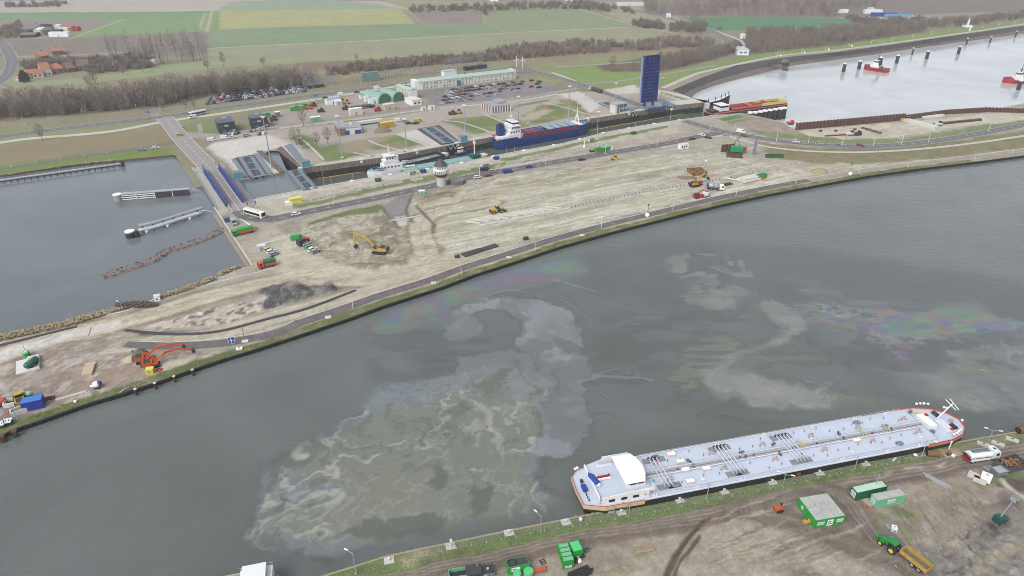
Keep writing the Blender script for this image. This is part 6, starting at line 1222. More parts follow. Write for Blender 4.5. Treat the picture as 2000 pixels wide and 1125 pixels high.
for u0,v0,u1,v1,r_,lab in((1809,889,1832,891,.75,'rusty brown pipe lying on the verge beside a lamp post'),(1986,846,2012,838,.95,'large rusty pipe lying at the right edge near the quay')):
 a_,b_=G(u0,v0),G(u1,v1);L_=(b_-a_).length;m=MB();m.cyl((0,0,r_),(L_,0,r_),r_,RP,n=14,cap=False).cyl((.02,0,r_),(L_-.02,0,r_),r_*.9,BLACK,n=14);single('rusty_pipe',m,lab,'pipe',tuple(a_),head(a_,b_))
for i,(u,v)in enumerate(((1920,869.5),(1948,868),(1976,860))):single('concrete_block',MB().bb(-1.5,1.5,-.5,.5,0,.6,CONCL).bb(-.3,.3,-.15,.15,.6,.7,DSTEEL),'pale concrete block on the quay, %s of three'%('nearest the white lorry','the middle one','furthest right')[i],'concrete block',tuple(G(u,v)),-.6)
t=thing('timber_mat','pale timber mat lying on the track edge beside the rusty pipe','timber mat',tuple(G(1857,884)),.2);pieces(t,'plank',MB().bb(-2.6,2.6,-.22,.22,0,.15,WOOD).mesh('plank'),[((rg.uniform(-.15,.15),-1.3+i*.5,0),0)for i in range(6)])
single('spool',MB().cyl((0,-.3,.5),(0,.3,.5),.5,WHITE,n=10).cyl((0,-.35,.5),(0,-.3,.5),.6,WHITE,n=10),'white drum on the track behind the white tanker lorry','drum',tuple(G(1861,893)),.4)
single('small_pipe_end',MB().cyl((0,0,.5),(1.2,.2,.5),.5,RP,n=10).cyl((-.01,0,.5),(.2,0,.5),.4,BLACK,n=10),'short open pipe lying next to the timber mat','pipe',tuple(G(1849,890)),.4)
pad=MB().bb(-1.1,1.1,-.9,.9,0,.16,CONCL).cyl((0,0,.16),(0,0,.75),.26,OFFW,n=8).cyl((0,0,.75),(0,0,.85),.36,OFFW,n=8).mesh('bollard_pad')
for u,v in((1327,977),(1414,960),(1105,1020),(1213,1001),(1690,906),(1600,924),(1508,942),(994,1041),(760,1095),(880,1067)):single('mooring_bollard',pad,'white bollard on a pale square pad on the grassy near quay','bollard',tuple(G(u,v)),BHD,'bollards on the near quay')
def lamp(u,v,vt,label,arms=1,hd=0.0,group=None,r=.09,mat=LSTEEL,uarm=1.4,z=.0):
 H_=zat(u,v,vt,z);t=thing('street_lamp',label,'street lamp',tuple(G(u,v,z)),hd,group)
 part(t,'pole',MB().cyl((0,0,0),(0,0,H_),r*1.4,mat,r*.8,n=6));part(t,'base',MB().cyl((0,0,0),(0,0,.35),r*2.4,CONC,n=6))
 for k in range(arms):
  s_=1 if k==0 else-1;part(t,'arm',MB().cyl((0,0,H_-.1),(s_*uarm,0,H_+.35),r*.7,mat,n=5));part(t,'lamp_head',MB().box((s_*(uarm+.3),0,H_+.4),(.9,.28,.16),WHITE))
 return t
NLG='lamp posts along the near quay'
for u,v,vt,k,lab in((1530,944,927,2,'white two armed lamp post on the near quay beside the red lifebuoy'),(1669,916,890,1,'white lamp post on the near quay left of the white board'),(1800,891,860,2,'white two armed lamp post beside the rusty pipe'),(1929,865,841,2,'white two armed lamp post near the concrete blocks'),(1380,974,943,1,'white lamp post on the near quay beside the barge deck'),(1056,1037.6,1008,1,'white lamp post on the near quay left of the barge stern'),(695.5,1121,1081,1,'white lamp post nearest the bottom edge of the quay')):lamp(u,v,vt,lab,k,rg.uniform(2.2,2.8),NLG)
single('flag_pole',MB().cyl((0,0,0),(0,0,zat(880,1074,1052)),.06,WHITE,n=5).bb(0,.5,-.02,.02,2.6,3.5,WHITE),'thin white pole with a small flag on the quay grass','flag pole',tuple(G(880,1074)))
single('bollard_light',MB().cyl((0,0,0),(0,0,2.4),.16,WHITE,n=7).box((0,0,2.5),(.45,.3,.3),WHITE),'short white bollard light beside the timber mat','bollard light',tuple(G(1853,877)))
t=thing('lifebuoy_stand','red lifebuoy on a stand on the near quay grass','lifebuoy',tuple(G(1558,933)),BHD);part(t,'post',MB().cyl((0,0,0),(0,0,1.4),.07,LSTEEL,n=5));rr=MB()
for i in range(10):rr.cyl((.5*math.cos(i*.628),-.1,1.1+.5*math.sin(i*.628)),(.5*math.cos(i*.628+.628),-.1,1.1+.5*math.sin(i*.628+.628)),.16,RED,n=5)
part(t,'ring',rr)
single('notice_board',MB().bb(-.7,.7,-.05,.05,.9,1.8,WHITE).bb(-.6,-.5,-.03,.03,0,.9,LSTEEL).bb(.5,.6,-.03,.03,0,.9,LSTEEL),'small pale notice board on the near quay fence line','notice board',tuple(G(1744,905)),BHD+.3)
single('white_post_box',MB().ball((0,0,.5),.5,WHITE,7,5).bb(-.3,.3,-.3,.3,0,.2,CONC),'small white dome on the quay left of the barge stern','dome',tuple(G(1134,1017)))
t=thing('fallen_fence','pale fence sections lying on the verge beside the rusty pipe','fence panel',tuple(G(1788,893)),.2);part(t,'frame',MB().bb(-3,3,-.05,.05,.02,.12,LSTEEL).bb(-3,3,1.45,1.55,.02,.12,LSTEEL).bb(-3,-2.9,0,1.5,.02,.12,LSTEEL).bb(2.9,3,0,1.5,.02,.12,LSTEEL));part(t,'sandbag',MB().ball((.4,.6,.25),.55,WHITE,8,5,.5))
MESHM=bpy.data.materials.new('fence mesh');MESHM.use_nodes=True;nt_=MESHM.node_tree;p_=nt_.nodes['Principled BSDF'];p_.inputs['Base Color'].default_value=(*A(196,206,196),1);p_.inputs['Roughness'].default_value=.5
tr_=nt_.nodes.new('ShaderNodeBsdfTransparent');mx_=nt_.nodes.new('ShaderNodeMixShader');mx_.inputs[0].default_value=.14;nt_.links.new(tr_.outputs[0],mx_.inputs[1]);nt_.links.new(p_.outputs[0],mx_.inputs[2]);nt_.links.new(mx_.outputs[0],nt_.nodes['Material Output'].inputs['Surface'])
FNC=paint('fence tube',A(160,172,160),.4,.3,var=.05)
def fence(px,label,pw=3.4,h=2.0,foot=CONC,name='mesh_fence',mesh=True):
 pts=along(px,pw);t=thing(name,label,'fence',tuple(pts[0][0]));o_=pts[0][0]
 pn=MB().bb(.03,pw-.03,-.02,.02,h-.05,h,FNC).bb(.03,pw-.03,-.02,.02,.1,.15,FNC).bb(.0,.05,-.03,.03,0,h+.05,FNC)
 if mesh:pn.add([(.05,0,.15),(pw-.05,0,.15),(pw-.05,0,h-.05),(.05,0,h-.05)],[(0,1,2,3)],MESHM)
 pieces(t,'fence_panel',pn.mesh('fence_panel'),[(tuple(p-o_),hh)for p,hh in pts[:-1]])
 pieces(t,'foot',MB().bb(-.1,.1,-.32,.32,0,.13,foot).mesh('foot'),[(tuple(p-o_),hh)for p,hh in pts]);return t
fence([(833,1083),(905,1068),(1000,1048.5),(1091,1032),(1162,1021),(1233,1007.5),(1299,996),(1365,982),(1431,968),(1500,955),(1589,936),(1677,916.5),(1769,900)],'long row of mesh construction fence along the near quay grass')
fence([(1809,1081),(1835,1070),(1866,1052),(1880,1042),(1918,1021)],'grey mesh fence across the churned mud on the right',3.4)
fence([(1700,1118),(1763,1103)],'mesh fence panels beside the yellow trailer at the bottom edge',3.2)
#  LEFT BASIN
wl=ZW
def frame(u0,v0,u1,v1,z=0.0):
 a_,b_=G(u0,v0,z),G(u1,v1,z);return a_,head(a_,b_),(b_-a_).length
DPAN=paint('dark fender panel',A(62,58,62),.7,var=.2)
a_,h,L_=frame(238,392,373,381,wl)
t=thing('fender_jetty','floating guide fender with white beams and two dark panels in the left basin','guide fender',(a_.x,a_.y,wl),h)
part(t,'head',MB().cyl((-1.5,.6,-1),(-1.5,.6,3.0),1.9,paint('ribbed pale',A(170,172,172),.7,var=.15),n=12).cyl((-1.5,.6,3.0),(-1.5,.6,3.4),2.1,WHITE,n=12))
wb=MB().bb(0,L_*.48,-.15,.25,-.22,.22,WHITE).mesh('beam');pieces(t,'beam',wb,[((0,0,z),0)for z in(.5,1.5,2.5)])
part(t,'core',MB().bb(0,L_*.48,.4,1.2,-.6,2.7,BLACK));dp=MB().bb(0,L_*.245,-.3,.3,-.6,3.0,DPAN).mesh('fender_panel');pieces(t,'fender_panel',dp,[((L_*.49,0,0),0),((L_*.745,0,0),0)])
part(t,'deck',MB().bb(0,L_-.3,-.2,2.6,3.02,3.3,LSTEEL));part(t,'pontoon',MB().bb(2,L_-1,.6,2.4,-.8,.3,DSTEEL))
po=MB().bb(-.15,.15,-.35,.0,-.5,3.0,WHITE).mesh('post');pieces(t,'post',po,[((L_*k,-.02,0),0)for k in(.22,.485,.74)])
r=MB();r.bb(0,L_,2.5,2.56,4.2,4.26,LSTEEL)
for i in range(14):r.bb(i*L_/13.5,i*L_/13.5+.06,2.5,2.56,3.3,4.2,LSTEEL)
part(t,'handrail',r)
mb=MB();p0,p1=G(373,368,1.2),G(390,374,1.0);single('link_bridge',MB().tube([p0,p1],.22,LSTEEL,5).tube([p0+Vector((0,.8,.6)),p1+Vector((0,.8,.6))],.08,LSTEEL,4),'slim gangway from the white beamed fender to the bridge pier','gangway')
pts=[(272,456),(300,450),(330,441),(360,431),(397,420)];P_=[G(u,v,wl)for u,v in smooth_pts(pts,3)]
t=thing('pipe_fender','curved floating fender with fat white pipe and walkway in the left basin','guide fender',tuple(P_[0]));o_=P_[0]
n_=Vector((-.35,.94,0))
mb=MB().ptube([p-o_+Vector((0,0,1.4))for p in P_],.85,paint('pontoon pipe',A(206,212,216),.5,var=.12,scale=.5),12)
part(t,'pipe',mb,smooth=True)
mb=MB()
for a1,b1 in zip(P_[:-1],P_[1:]):
 for k,r_ in((1.7,.14),(4.3,.14)):mb.cyl(a1-o_+n_*k+Vector((0,0,2.9)),b1-o_+n_*k+Vector((0,0,2.9)),r_,LSTEEL,n=5)
 q_=[a1-o_+n_*1.6,b1-o_+n_*1.6,b1-o_+n_*4.4,a1-o_+n_*4.4];mb.prism([(p.x,p.y)for p in q_],2.5,2.75,LSTEEL)
part(t,'walkway',mb)
mb=MB()
for p in P_[1::2]:c=p-o_;mb.cyl(c+Vector((0,.5,-2)),c+n_*2.6+Vector((0,0,2.6)),.3,DSTEEL,n=6)
part(t,'bracket',mb);bu=MB().cyl((0,-1.5,.6),(0,.2,.6),.55,WHITE,n=8).mesh('float');pieces(t,'float',bu,[(tuple(P_[i]-o_),0)for i in(2,6,10)])
c_=G(256,463,wl)-o_;part(t,'head',MB().cyl(c_+Vector((0,0,-1)),c_+Vector((0,0,2.6)),2.0,DPAN,n=12).cyl(c_+Vector((0,0,2.6)),c_+Vector((0,0,3.0)),2.1,WHITE,n=12).cyl(c_+Vector((2.6,.4,-1)),c_+Vector((2.6,.4,2.6)),1.1,BLACK,n=8))
p0,p1=G(395,411,1.5),G(416,413,1.2);single('link_bridge',MB().tube([p0,p1],.2,LSTEEL,5),'slim gangway from the fat white pipe to the basin wall','gangway')
a_,h,L_=frame(-40,364,238,325,wl)
t=thing('jetty','long narrow grey jetty parallel to the far bank of the left basin','jetty',(a_.x,a_.y,wl),h)
part(t,'deck',MB().bb(0,L_,-.9,.9,1.5,1.9,LSTEEL));part(t,'beam',MB().bb(0,L_,-1.1,-.9,.9,1.5,DSTEEL));pl=MB().cyl((0,0,-2),(0,0,1.5),.3,DWOOD,n=6).mesh('pile')
pieces(t,'pile',pl,[((2+i*(L_-3)/21,-.7,0),0)for i in range(22)]);part(t,'end_fender',MB().cyl((L_+.6,0,-2),(L_+.6,0,2.8),1.0,DPAN,n=8))
r=MB().bb(0,L_,.8,.86,2.8,2.86,LSTEEL)
for i in range(30):r.bb(i*L_/29.5,i*L_/29.5+.06,.8,.86,1.9,2.8,LSTEEL)
part(t,'handrail',r)
for u,v,vt in((28,339,331),(76,331,327),(123,325,321),(169,320,317),(214,314,311)):single('marker_post',MB().cyl((0,0,-1),(0,0,5.5),.12,LSTEEL,n=5).box((0,0,5.6),(.4,.4,.3),WHITE),'slim pale post standing in the water behind the long jetty','post',tuple(G(u,v+3,wl)),0,'posts behind the long jetty')
BRK=paint('breakwater rubble',A(146,132,126),.95,var=.3,scale=.8,dirt=A(88,78,74),bump=.6)
s_=smooth_pts([(206,540),(245,527),(300,509),(325,492),(355,483),(400,467),(434,451)],8);P_=GA(s_,wl);n=len(P_);rs=np.random.RandomState(4);d_=np.gradient(P_,axis=0);d_/=np.linalg.norm(d_,axis=1)[:,None];N_=np.stack([-d_[:,1],d_[:,0]],1);V_=[]
for i in range(n):
 w_=1.8+.35*rs.rand()-.8*(i<2)
 for k,(o_,z_)in enumerate(((-1.3,-.6),(-.9,.35),(-.3,.7),(.3,.7),(.9,.35),(1.3,-.6))):V_.append((*(P_[i]+N_[i]*(o_*w_+rs.uniform(-.25,.25))),wl+z_+rs.uniform(-.15,.2)))
F_=[(i*6+k,i*6+k+1,i*6+k+7,i*6+k+6)for i in range(n-1)for k in range(5)]
m_=MB().add(V_,[f_[::-1]for f_ in F_],BRK);t=thing('breakwater','low brown rubble breakwater snaking across the left basin','breakwater');part(t,'core',m_)
st=MB()
for i in range(240):
 j=rs.randint(n);c=P_[j]+N_[j]*rs.uniform(-2.1,2.1)+d_[j]*rs.uniform(-1,1);q=rs.uniform(.2,.5);st.box((c[0],c[1],wl+.45+rs.uniform(0,.3)),(q*1.6,q,q*.8),BRK if i%3 else DWOOD,rs.uniform(0,3))
o=part(t,'rubble',st);o['kind']='stuff'
RD=paint('dry reed',A(186,168,132),.95,var=.25,scale=.6,dirt=A(130,116,86));rb=MB();rg=random.Random(12)
for seg,w_,n_ in(([(0,663),(125,636),(205,613)],4.2,1500),([(310,582),(372,564),(420,544)],3.2,700),([(428,538),(470,521)],2.5,300),([(0,343),(75,332),(150,321),(230,313)],1.6,260),([(212,611),(262,598)],1.6,160)):
 pp=along(seg,.12)
 for _ in range(n_):
  p,hh=pp[rg.randrange(len(pp))];e=Vector((-math.sin(hh),math.cos(hh),0))*rg.uniform(-.5,1)*(w_ if seg[0][1]>400 else-w_)*.6;c=p+e;a1=rg.uniform(0,6.28);d=Vector((math.cos(a1),math.sin(a1),0))*rg.uniform(.5,1.1);n_=Vector((-d.y,d.x,0))*.28;z_=rg.uniform(-.2,.4)
  rb.add([c-n_+Vector((0,0,z_)),c+n_+Vector((0,0,z_)),c+n_*.5+d+Vector((0,0,z_+.45)),c-n_*.5+d+Vector((0,0,z_+.45))],[(0,1,2,3)],RD)
o=rb.build('reeds');o['kind']='stuff';o['label']='dry brown reeds along the edge of the left basin'
sb=MB();c=G(268,597);
for i in range(260):a1,r1=rg.uniform(0,6.28),rg.random()**.5;sb.box((c.x+math.cos(a1)*r1*7.5,c.y+math.sin(a1)*r1*1.6,rg.uniform(.1,.9)),(rg.uniform(.4,1.2),rg.uniform(.3,.8),rg.uniform(.3,.7)),paint('brush brown',A(104,92,76),.95,var=.3),rg.uniform(0,3))
o=sb.build('brush_pile');tag(o,'dark heap of brushwood on the bank beside the left basin','brush pile')
#  LEFT YARD
t=thing('tank_slab','white square slab with a green tank standing on it in the left yard','slab',tuple((G(31,707.5)+G(80,720))/2),vhead(32.5,732.5,80,720));L1=(G(80,720)-G(32.5,732.5)).length;D1=(G(31,707.5)-G(32.5,732.5)).length
part(t,'slab',MB().bb(-L1/2,L1/2,-D1/2,D1/2,0,.3,paint('white liner',A(232,232,230),.6,var=.1)));part(t,'kerb',MB().bb(L1/2-.2,L1/2,-D1/2,D1/2,.3,.9,LSTEEL).bb(-.2,L1/2-.2,D1/2-.2,D1/2,.3,.9,WHITE).bb(-.2,L1/2-.2,-D1/2,-D1/2+.2,.3,.9,WHITE));part(t,'damp_patch',MB().bb(-.1,L1/2-.3,-D1/2+.3,D1/2-.3,.3,.32,CONC))
tp=G(64.5,716);t=thing('fuel_tank','dark green upright rounded tank on the white slab','tank',(tp.x,tp.y,.32),1.4);TGN=paint('tank green',A(40,104,84),.45,var=.12);part(t,'tank',MB().cyl((-1.6,0,1.3),(1.6,0,1.3),1.05,TGN,n=12).ball((-1.6,0,1.3),1.05,TGN,10,6).ball((1.6,0,1.3),1.05,TGN,10,6),smooth=True);part(t,'saddle',MB().bb(-1.3,-1,-.8,.8,0,.6,DSTEEL).bb(1,1.3,-.8,.8,0,.6,DSTEEL));part(t,'hatch',MB().cyl((0,0,2.3),(0,0,2.5),.25,LSTEEL,n=8))
for u,v,lab in((54,694,'green round bin beside the pole at the white slab'),(59.5,775,'green round bin behind the blue container')):single('bin',MB().cyl((0,0,0),(0,0,1.7),.9,GREEN,1.0,n=10).cyl((0,0,1.7),(0,0,2.0),1.05,LGREEN,.7,n=10).box((0,0,2.05),(.5,.5,.15),WHITE),lab,'bin',tuple(G(u,v+2)))
single('lamp_pole',MB().cyl((0,0,0),(0,0,zat(53,694,673)),.08,STEEL,n=5).box((0,0,.2),(.5,.5,.4),CONC),'thin grey pole beside the green bin at the white slab','pole',tuple(G(53,694)))
single('concrete_beam',MB().bb(-4.6,4.6,-.6,.6,0,.7,CONC).bb(-4.6,4.6,-.1,.1,.7,.75,CONCL),'long grey concrete beam lying in the left yard','beam',tuple(G(228,691)),vhead(206,693,250,688))
t=thing('barrier_slab','tall pale slab pallet with a red and white striped edge in the left yard','slab',tuple(G(174,723)),vhead(168,737,178,708));part(t,'slab',MB().bb(-3.4,3.4,-1.4,1.4,0,.8,paint('sandy slab',A(206,186,160),.9,var=.15)));sp=MB().bb(-.32,.32,-.08,.08,.1,.8,RED).mesh('red_stripe');pieces(t,'red_stripe',sp,[((-2.2+i*1.25,-1.45,0),0)for i in range(4)]);part(t,'edge_board',MB().bb(-3.3,3.3,-1.46,-1.4,.1,.78,WHITE))
t=thing('tarp_bundle','white and dark blue tarp bundle on two black feet in the left yard','bundle',tuple(G(190,757)));part(t,'tarp',MB().ball((0,0,1.2),1.2,WHITE,8,5,.8).ball((.8,.3,1.4),.8,NAVY,7,5));part(t,'flap',MB().prism([(-2,-.2),(-.8,-1),(-.8,.8)],.6,.9,WHITE));part(t,'foot',MB().bb(-.4,.1,-.9,-.3,0,.6,BLACK));part(t,'foot',MB().bb(.6,1.1,-.9,-.3,0,.6,BLACK))
def heap(name,label,u,v,r_,h_,mat,ry=1.0,rz=0):
 m=MB();rs_=np.random.RandomState(int(u));n=14;vs=[];fs=[]
 for k,(q,z)in enumerate(((1.0,-.05),(.78,.38),(.5,.72),(.22,.95))):
  for i in range(n):a1=i*2*math.pi/n;rr_=r_*q*(1+.18*(rs_.rand()-.5));vs.append((rr_*math.cos(a1),rr_*ry*math.sin(a1),h_*z*(1+.15*(rs_.rand()-.5))))
 for k in range(3):
  for i in range(n):fs.append((k*n+i,k*n+(i+1)%n,(k+1)*n+(i+1)%n,(k+1)*n+i))
 vs.append((0,0,h_));fs+=[(3*n+i,3*n+(i+1)%n,4*n)for i in range(n)]
 m.add(vs,fs,mat);return single(name,m,label,'heap',tuple(G(u,v)),rz)
SANDM=paint('heap sand',A(196,186,156),.95,var=.15,bump=.5);GRAV=paint('heap gravel',A(112,114,108),.95,var=.2,bump=.5);SOIL=paint('heap soil',A(142,126,106),.95,var=.25,bump=.5)
heap('gravel_heap','dark grey gravel heap left of the orange excavators',272,689,2.2,1.3,GRAV);heap('sand_heap','pale sand heap below the gravel heap',257,701,2.4,1.2,SANDM)
heap('sand_heap','pointed brown sand heap at the right end of the sand field',1601,336,5.2,2.2,paint('olive sand',A(172,158,122),.95,var=.2),.8);heap('soil_heap','low brown soil heap on the lawn below the yellow truck',748,256,6,2.2,SOIL,.9);heap('soil_heap','rounded grey heap on the lawn near the raised bridge',1062,210,6,2.0,SOIL,.8);heap('soil_heap','flat brown soil heap left of the formwork frame on the sand field',1342,347,6,.8,SOIL,.5)
excavator(282,706,vhead(282,706,340,693),ORANGE,'orange excavator, further of the two, with its arm stretched flat',(7.2,36),(4.0,-22),-60,1.0);excavator(298,716,vhead(298,716,352,702),ORANGE,'orange excavator, nearer of the two, with its arm stretched flat',(7.2,34),(4.2,-20),-60,1.0)
single('yellow_box',MB().bb(-1.1,1.1,-.9,.9,0,1.6,paint('lemon',A(226,214,70),.5)).bb(-1.15,1.15,-.95,.95,1.6,1.72,paint('lemon lid',A(236,226,110),.5)).bb(-.2,.2,-.95,-.9,.6,.9,DSTEEL),'yellow box below the orange excavators','box',tuple(G(294,728)),.2);rr=MB()
for i in range(10):rr.cyl((.8*math.cos(i*.628),.8*math.sin(i*.628),.2),(.8*math.cos(i*.628+.628),.8*math.sin(i*.628+.628),.2),.22,RED,n=5)
single('red_ring',rr,'red ring lying right of the yellow box','ring',tuple(G(311,723)))
t=thing('wheel_loader','yellow loader seen from above beside the blue container','loader',tuple(G(41,786)),vhead(41,786,37,770));part(t,'body',MB().bb(-2.8,0,-1.2,1.2,.7,2.0,YELLOW).bb(-2.6,-1.0,-.9,.9,2.0,2.2,DSTEEL));c_=part(t,'cab',MB().bb(-.4,1.0,-.8,.8,1.2,3.0,GLASS));part(c_,'roof',MB().bb(-.55,1.15,-.95,.95,3.0,3.2,YELLOW));part(t,'arm',MB().yprism([(1.0,1.4),(3.2,.8),(3.2,1.2),(1.0,1.9)],-.7,.7,YELLOW));part(t,'bucket',MB().yprism([(3.0,.2),(4.4,.15),(3.4,1.4),(3.0,1.3)],-1.5,1.5,YELLOW))
for x in(-1.8,1.6):
 for s_ in(-1,1):part(t,'wheel',MB().wheel((x,s_*1.25,.75),.75,.55,YELLOW,10))
container('storage_container','blue container beside the yellow loader at the left edge','container',G(68,795),vhead(60,803,78,799),5.2,3.2,3.0,BLUE,paint('light blue roof',A(70,130,214),.5,var=.08),doors=False);single('blue_skip',MB().bb(-1.0,1.0,-1.4,1.4,0,1.6,paint('deep blue',A(30,60,140),.5)).bb(-.8,.8,-1.2,1.2,1.6,1.65,BLACK),'small dark blue skip between yellow loader and blue container','skip',tuple(G(54,792)),.3)
for u,v,L1,D1,rz,lab in((26,789,4.2,3.0,.35,'open white and black box trough left of the yellow loader'),(42,804,5.0,2.4,.75,'long white and black formwork trough below the yellow loader')):
 t=thing('formwork',lab,'formwork',tuple(G(u,v)),rz);part(t,'side',MB().bb(-L1/2,L1/2,-D1/2,-D1/2+.3,0,1.4,OFFW));part(t,'side',MB().bb(-L1/2,L1/2,D1/2-.3,D1/2,0,1.4,OFFW));part(t,'end',MB().bb(-L1/2,-L1/2+.3,-D1/2+.3,D1/2-.3,0,1.4,OFFW));part(t,'bottom',MB().bb(-L1/2+.3,L1/2,-D1/2+.3,D1/2-.3,0,.3,BLACK))
for u,v,lab in((4,833,'white square hollow block at the picture edge'),(17,828,'white square hollow block nearer the lamp post')):
 t=thing('hollow_block',lab+' on the left quay','concrete block',tuple(G(u,v)),.35);part(t,'base',MB().bb(-.9,.9,-.9,.9,0,1.0,BLACK));part(t,'rim',MB().bb(-1,1,-1,-.6,1.0,1.3,WHITE).bb(-1,1,.6,1,1.0,1.3,WHITE).bb(-1,-.6,-.6,.6,1,1.3,WHITE).bb(.6,1,-.6,.6,1,1.3,WHITE).bb(-.2,.2,-.6,.6,1,1.25,WHITE))
single('scaffold_frame',MB().bb(-2,2,-.6,-.5,0,.6,RUST).bb(-2,2,.5,.6,0,.6,RUST).bb(-2,-1.9,-.5,.5,0,.6,RUST).bb(1.9,2,-.5,.5,0,.6,RUST).bb(-.1,.1,-.5,.5,0,.6,RUST),'rusty steel rack lying right of the blue container','rack',tuple(G(92,780)),.3)
t=thing('red_machine','orange red machine with a white cab cut by the left edge','machine',tuple(G(1,790)),.2);part(t,'body',MB().bb(-1.5,1.5,-1,1,.4,1.8,paint('orange red',A(206,84,56),.5)));part(t,'cab',MB().bb(-1,.6,-2.2,-1.0,.4,1.6,WHITE));part(t,'track',track_mb(3,-1.3,-.9,.6))
single('person_marker',MB().cyl((0,0,0),(0,0,1.1),.35,ORANGE,.1,n=8).bb(-.4,.4,-.4,.4,0,.08,ORANGE),'orange cone on the ground at the left edge','cone',tuple(G(18,806)))
single('white_plank',MB().bb(-4,4,-.3,.3,0,.3,OFFW).bb(-4,4,-.05,.05,.3,.34,CONC),'long pale beam lying on the verge of the left quay','beam',tuple(G(139,773)),vhead(123,778,155,769));single('white_buoy',MB().ball((0,0,.4),.5,WHITE,8,5).cyl((0,0,.8),(0,0,1.1),.1,DSTEEL,n=5),'small white dome on the left quay verge','dome',tuple(G(148,786)))
for u,v,vt,lab in((146.5,637.5,609,'leaning grey pole by the reeds of the left basin'),(34,819,792,'pale pole at the left yard edge by the formwork'),(179,770,756,'short pale post on the left quay verge'),(245,756,741,'pale pole at the bent rail on the left quay'),(214,612,602,'short pale pole on the reed bank'),(264,757,749,'small grey post above the mooring piles')):single('pole',MB().cyl((0,0,0),(0,0,zat(u,v,vt)),.11,LSTEEL,n=6).cyl((0,0,0),(0,0,.4),.25,CONC,n=6),lab,'pole',tuple(G(u,v)))
lamp(239,605,592,'white lamp on the bank beside the brushwood heap',1,2.6)
single('bent_rail',MB().tube([(-1,-1,.1),(.2,-.2,.9),(1.2,1.2,1.0)],.14,LSTEEL,5),'bent pale handrail on the left quay','handrail',tuple(G(243,764)))
single('white_cube',MB().bb(-1,1,-1,1,0,1.9,WHITE).bb(-1.05,1.05,-1.05,1.05,1.9,2.0,OFFW).bb(-.3,.3,-1.03,-1,.6,1.2,STEEL),'white box cabinet beside the bank road','cabinet',tuple(G(308,586)),.4);single('speed_mat',MB().bb(-2.4,2.4,-3,3,.12,.2,PATH).bb(-2.4,2.4,-1.1,-.9,.2,.22,OFFW).bb(-2.4,2.4,.9,1.1,.2,.22,OFFW),'pale plated crossing slab on the white track','slab',tuple(G(160,650)),.35)
t=thing('blue_sign','blue square shipping sign on the canal edge','sign',tuple(G(454,674)),BHD);part(t,'post',MB().cyl((0,0,0),(0,0,2.2),.12,LSTEEL,n=5));part(t,'panel',MB().bb(-1,1,-.12,-.02,.6,3.2,WHITE).bb(-.88,.88,-.16,-.12,.72,3.08,BLUE).bb(-.1,.1,-.19,-.16,1.0,2.8,WHITE).bb(-.5,.5,-.19,-.16,1.8,2.0,WHITE))
CLG='lamp posts along the canal road'
for u,v,vt in((690,604,588),(901,536,518),(1045,491,474),(1174,447,427),(1314,411,396),(1437,384,364),(1554,360,348),(1677,340,325),(1772,327,317),(1902,315,306),(1977,300,290)):lamp(u,v,vt,'slim white lamp post on the verge of the canal road',0,0,CLG,mat=WHITE)
for u,v,vt in((641,620,599),(847,553,535),(994,503,488),(1137,460,451),(479,667,640)):
 t=thing('marker_mast','thin mast on a white square pad on the canal edge','mast',tuple(G(u,v)),BHD,'masts on white pads along the canal edge');part(t,'pad',MB().bb(-1,1,-.8,.8,.02,.3,OFFW));part(t,'mast',MB().cyl((0,0,.35),(0,0,zat(u,v,vt)),.1,STEEL,n=5))
single('white_pad',MB().bb(-1,1,-.7,.7,0,.5,WHITE).bb(-.2,.2,-.2,.2,.5,.7,STEEL),'white pad block below the blue shipping sign','pad',tuple(G(467.5,682)),BHD)
for u,v,vt,lab in((1264,424,402,'white ball marker with a dark topped mast on the canal edge by the concrete mixer'),(1660,343,321,'white ball marker with a dark topped mast on the canal edge by the sand heap')):
 t=thing('ball_marker',lab,'marker',tuple(G(u,v)));part(t,'ball',MB().ball((0,0,1.0),1.1,WHITE,10,7));part(t,'mast',MB().cyl((.4,1.4,0),(.4,1.4,zat(u,v,vt)),.1,STEEL,n=5).box((.4,1.4,zat(u,v,vt)),(.6,.6,.6),DSTEEL))
for i,(u,v)in enumerate(((577,628),(878,530),(864,538),(1123,466),(1234,430),(1289,412),(1460,370))):single('traffic_cone',MB().cyl((0,0,0),(0,0,1.0),.3,paint('cone orange',A(226,110,70),.5),.05,n=7).bb(-.35,.35,-.35,.35,0,.07,MATS['cone orange']),'small orange cone on the white kerb of the canal road','cone',tuple(G(u,v)),0,'cones along the canal road kerb')
#  SAND FIELD
excavator(742,494,vhead(742,494,690,489),YELLOW,'large yellow excavator digging in the sandy pit with a bent arm',(8.6,50),(4.6,-84),-125,1.25)
def loader(u,v,hd,lab,sc=1.0):
 t=thing('wheel_loader',lab,'loader',tuple(G(u,v)),hd);t.scale=(sc,)*3
 part(t,'body',MB().bb(-2.8,0,-1.1,1.1,.8,1.9,YELLOW).bb(-3.2,-2.8,-1.1,1.1,.8,1.7,DSTEEL));c_=part(t,'cab',MB().bb(-.3,1.1,-.75,.75,1.3,3.0,GLASS));part(c_,'roof',MB().bb(-.4,1.2,-.85,.85,3.0,3.2,YELLOW));part(t,'arm',MB().yprism([(1.1,1.4),(3.3,.6),(3.3,1.1),(1.1,2.0)],-.5,.5,YELLOW));part(t,'bucket',MB().yprism([(3.1,.1),(4.4,.1),(3.5,1.2),(3.1,1.1)],-1.5,1.5,DSTEEL))
 for x in(-1.9,1.7):
  for s_ in(-1,1):part(t,'wheel',MB().wheel((x,s_*1.2,.8),.8,.6,YELLOW,10))
loader(970,415,vhead(970,415,985,412),'yellow wheel loader alone on the sand field',1.1)
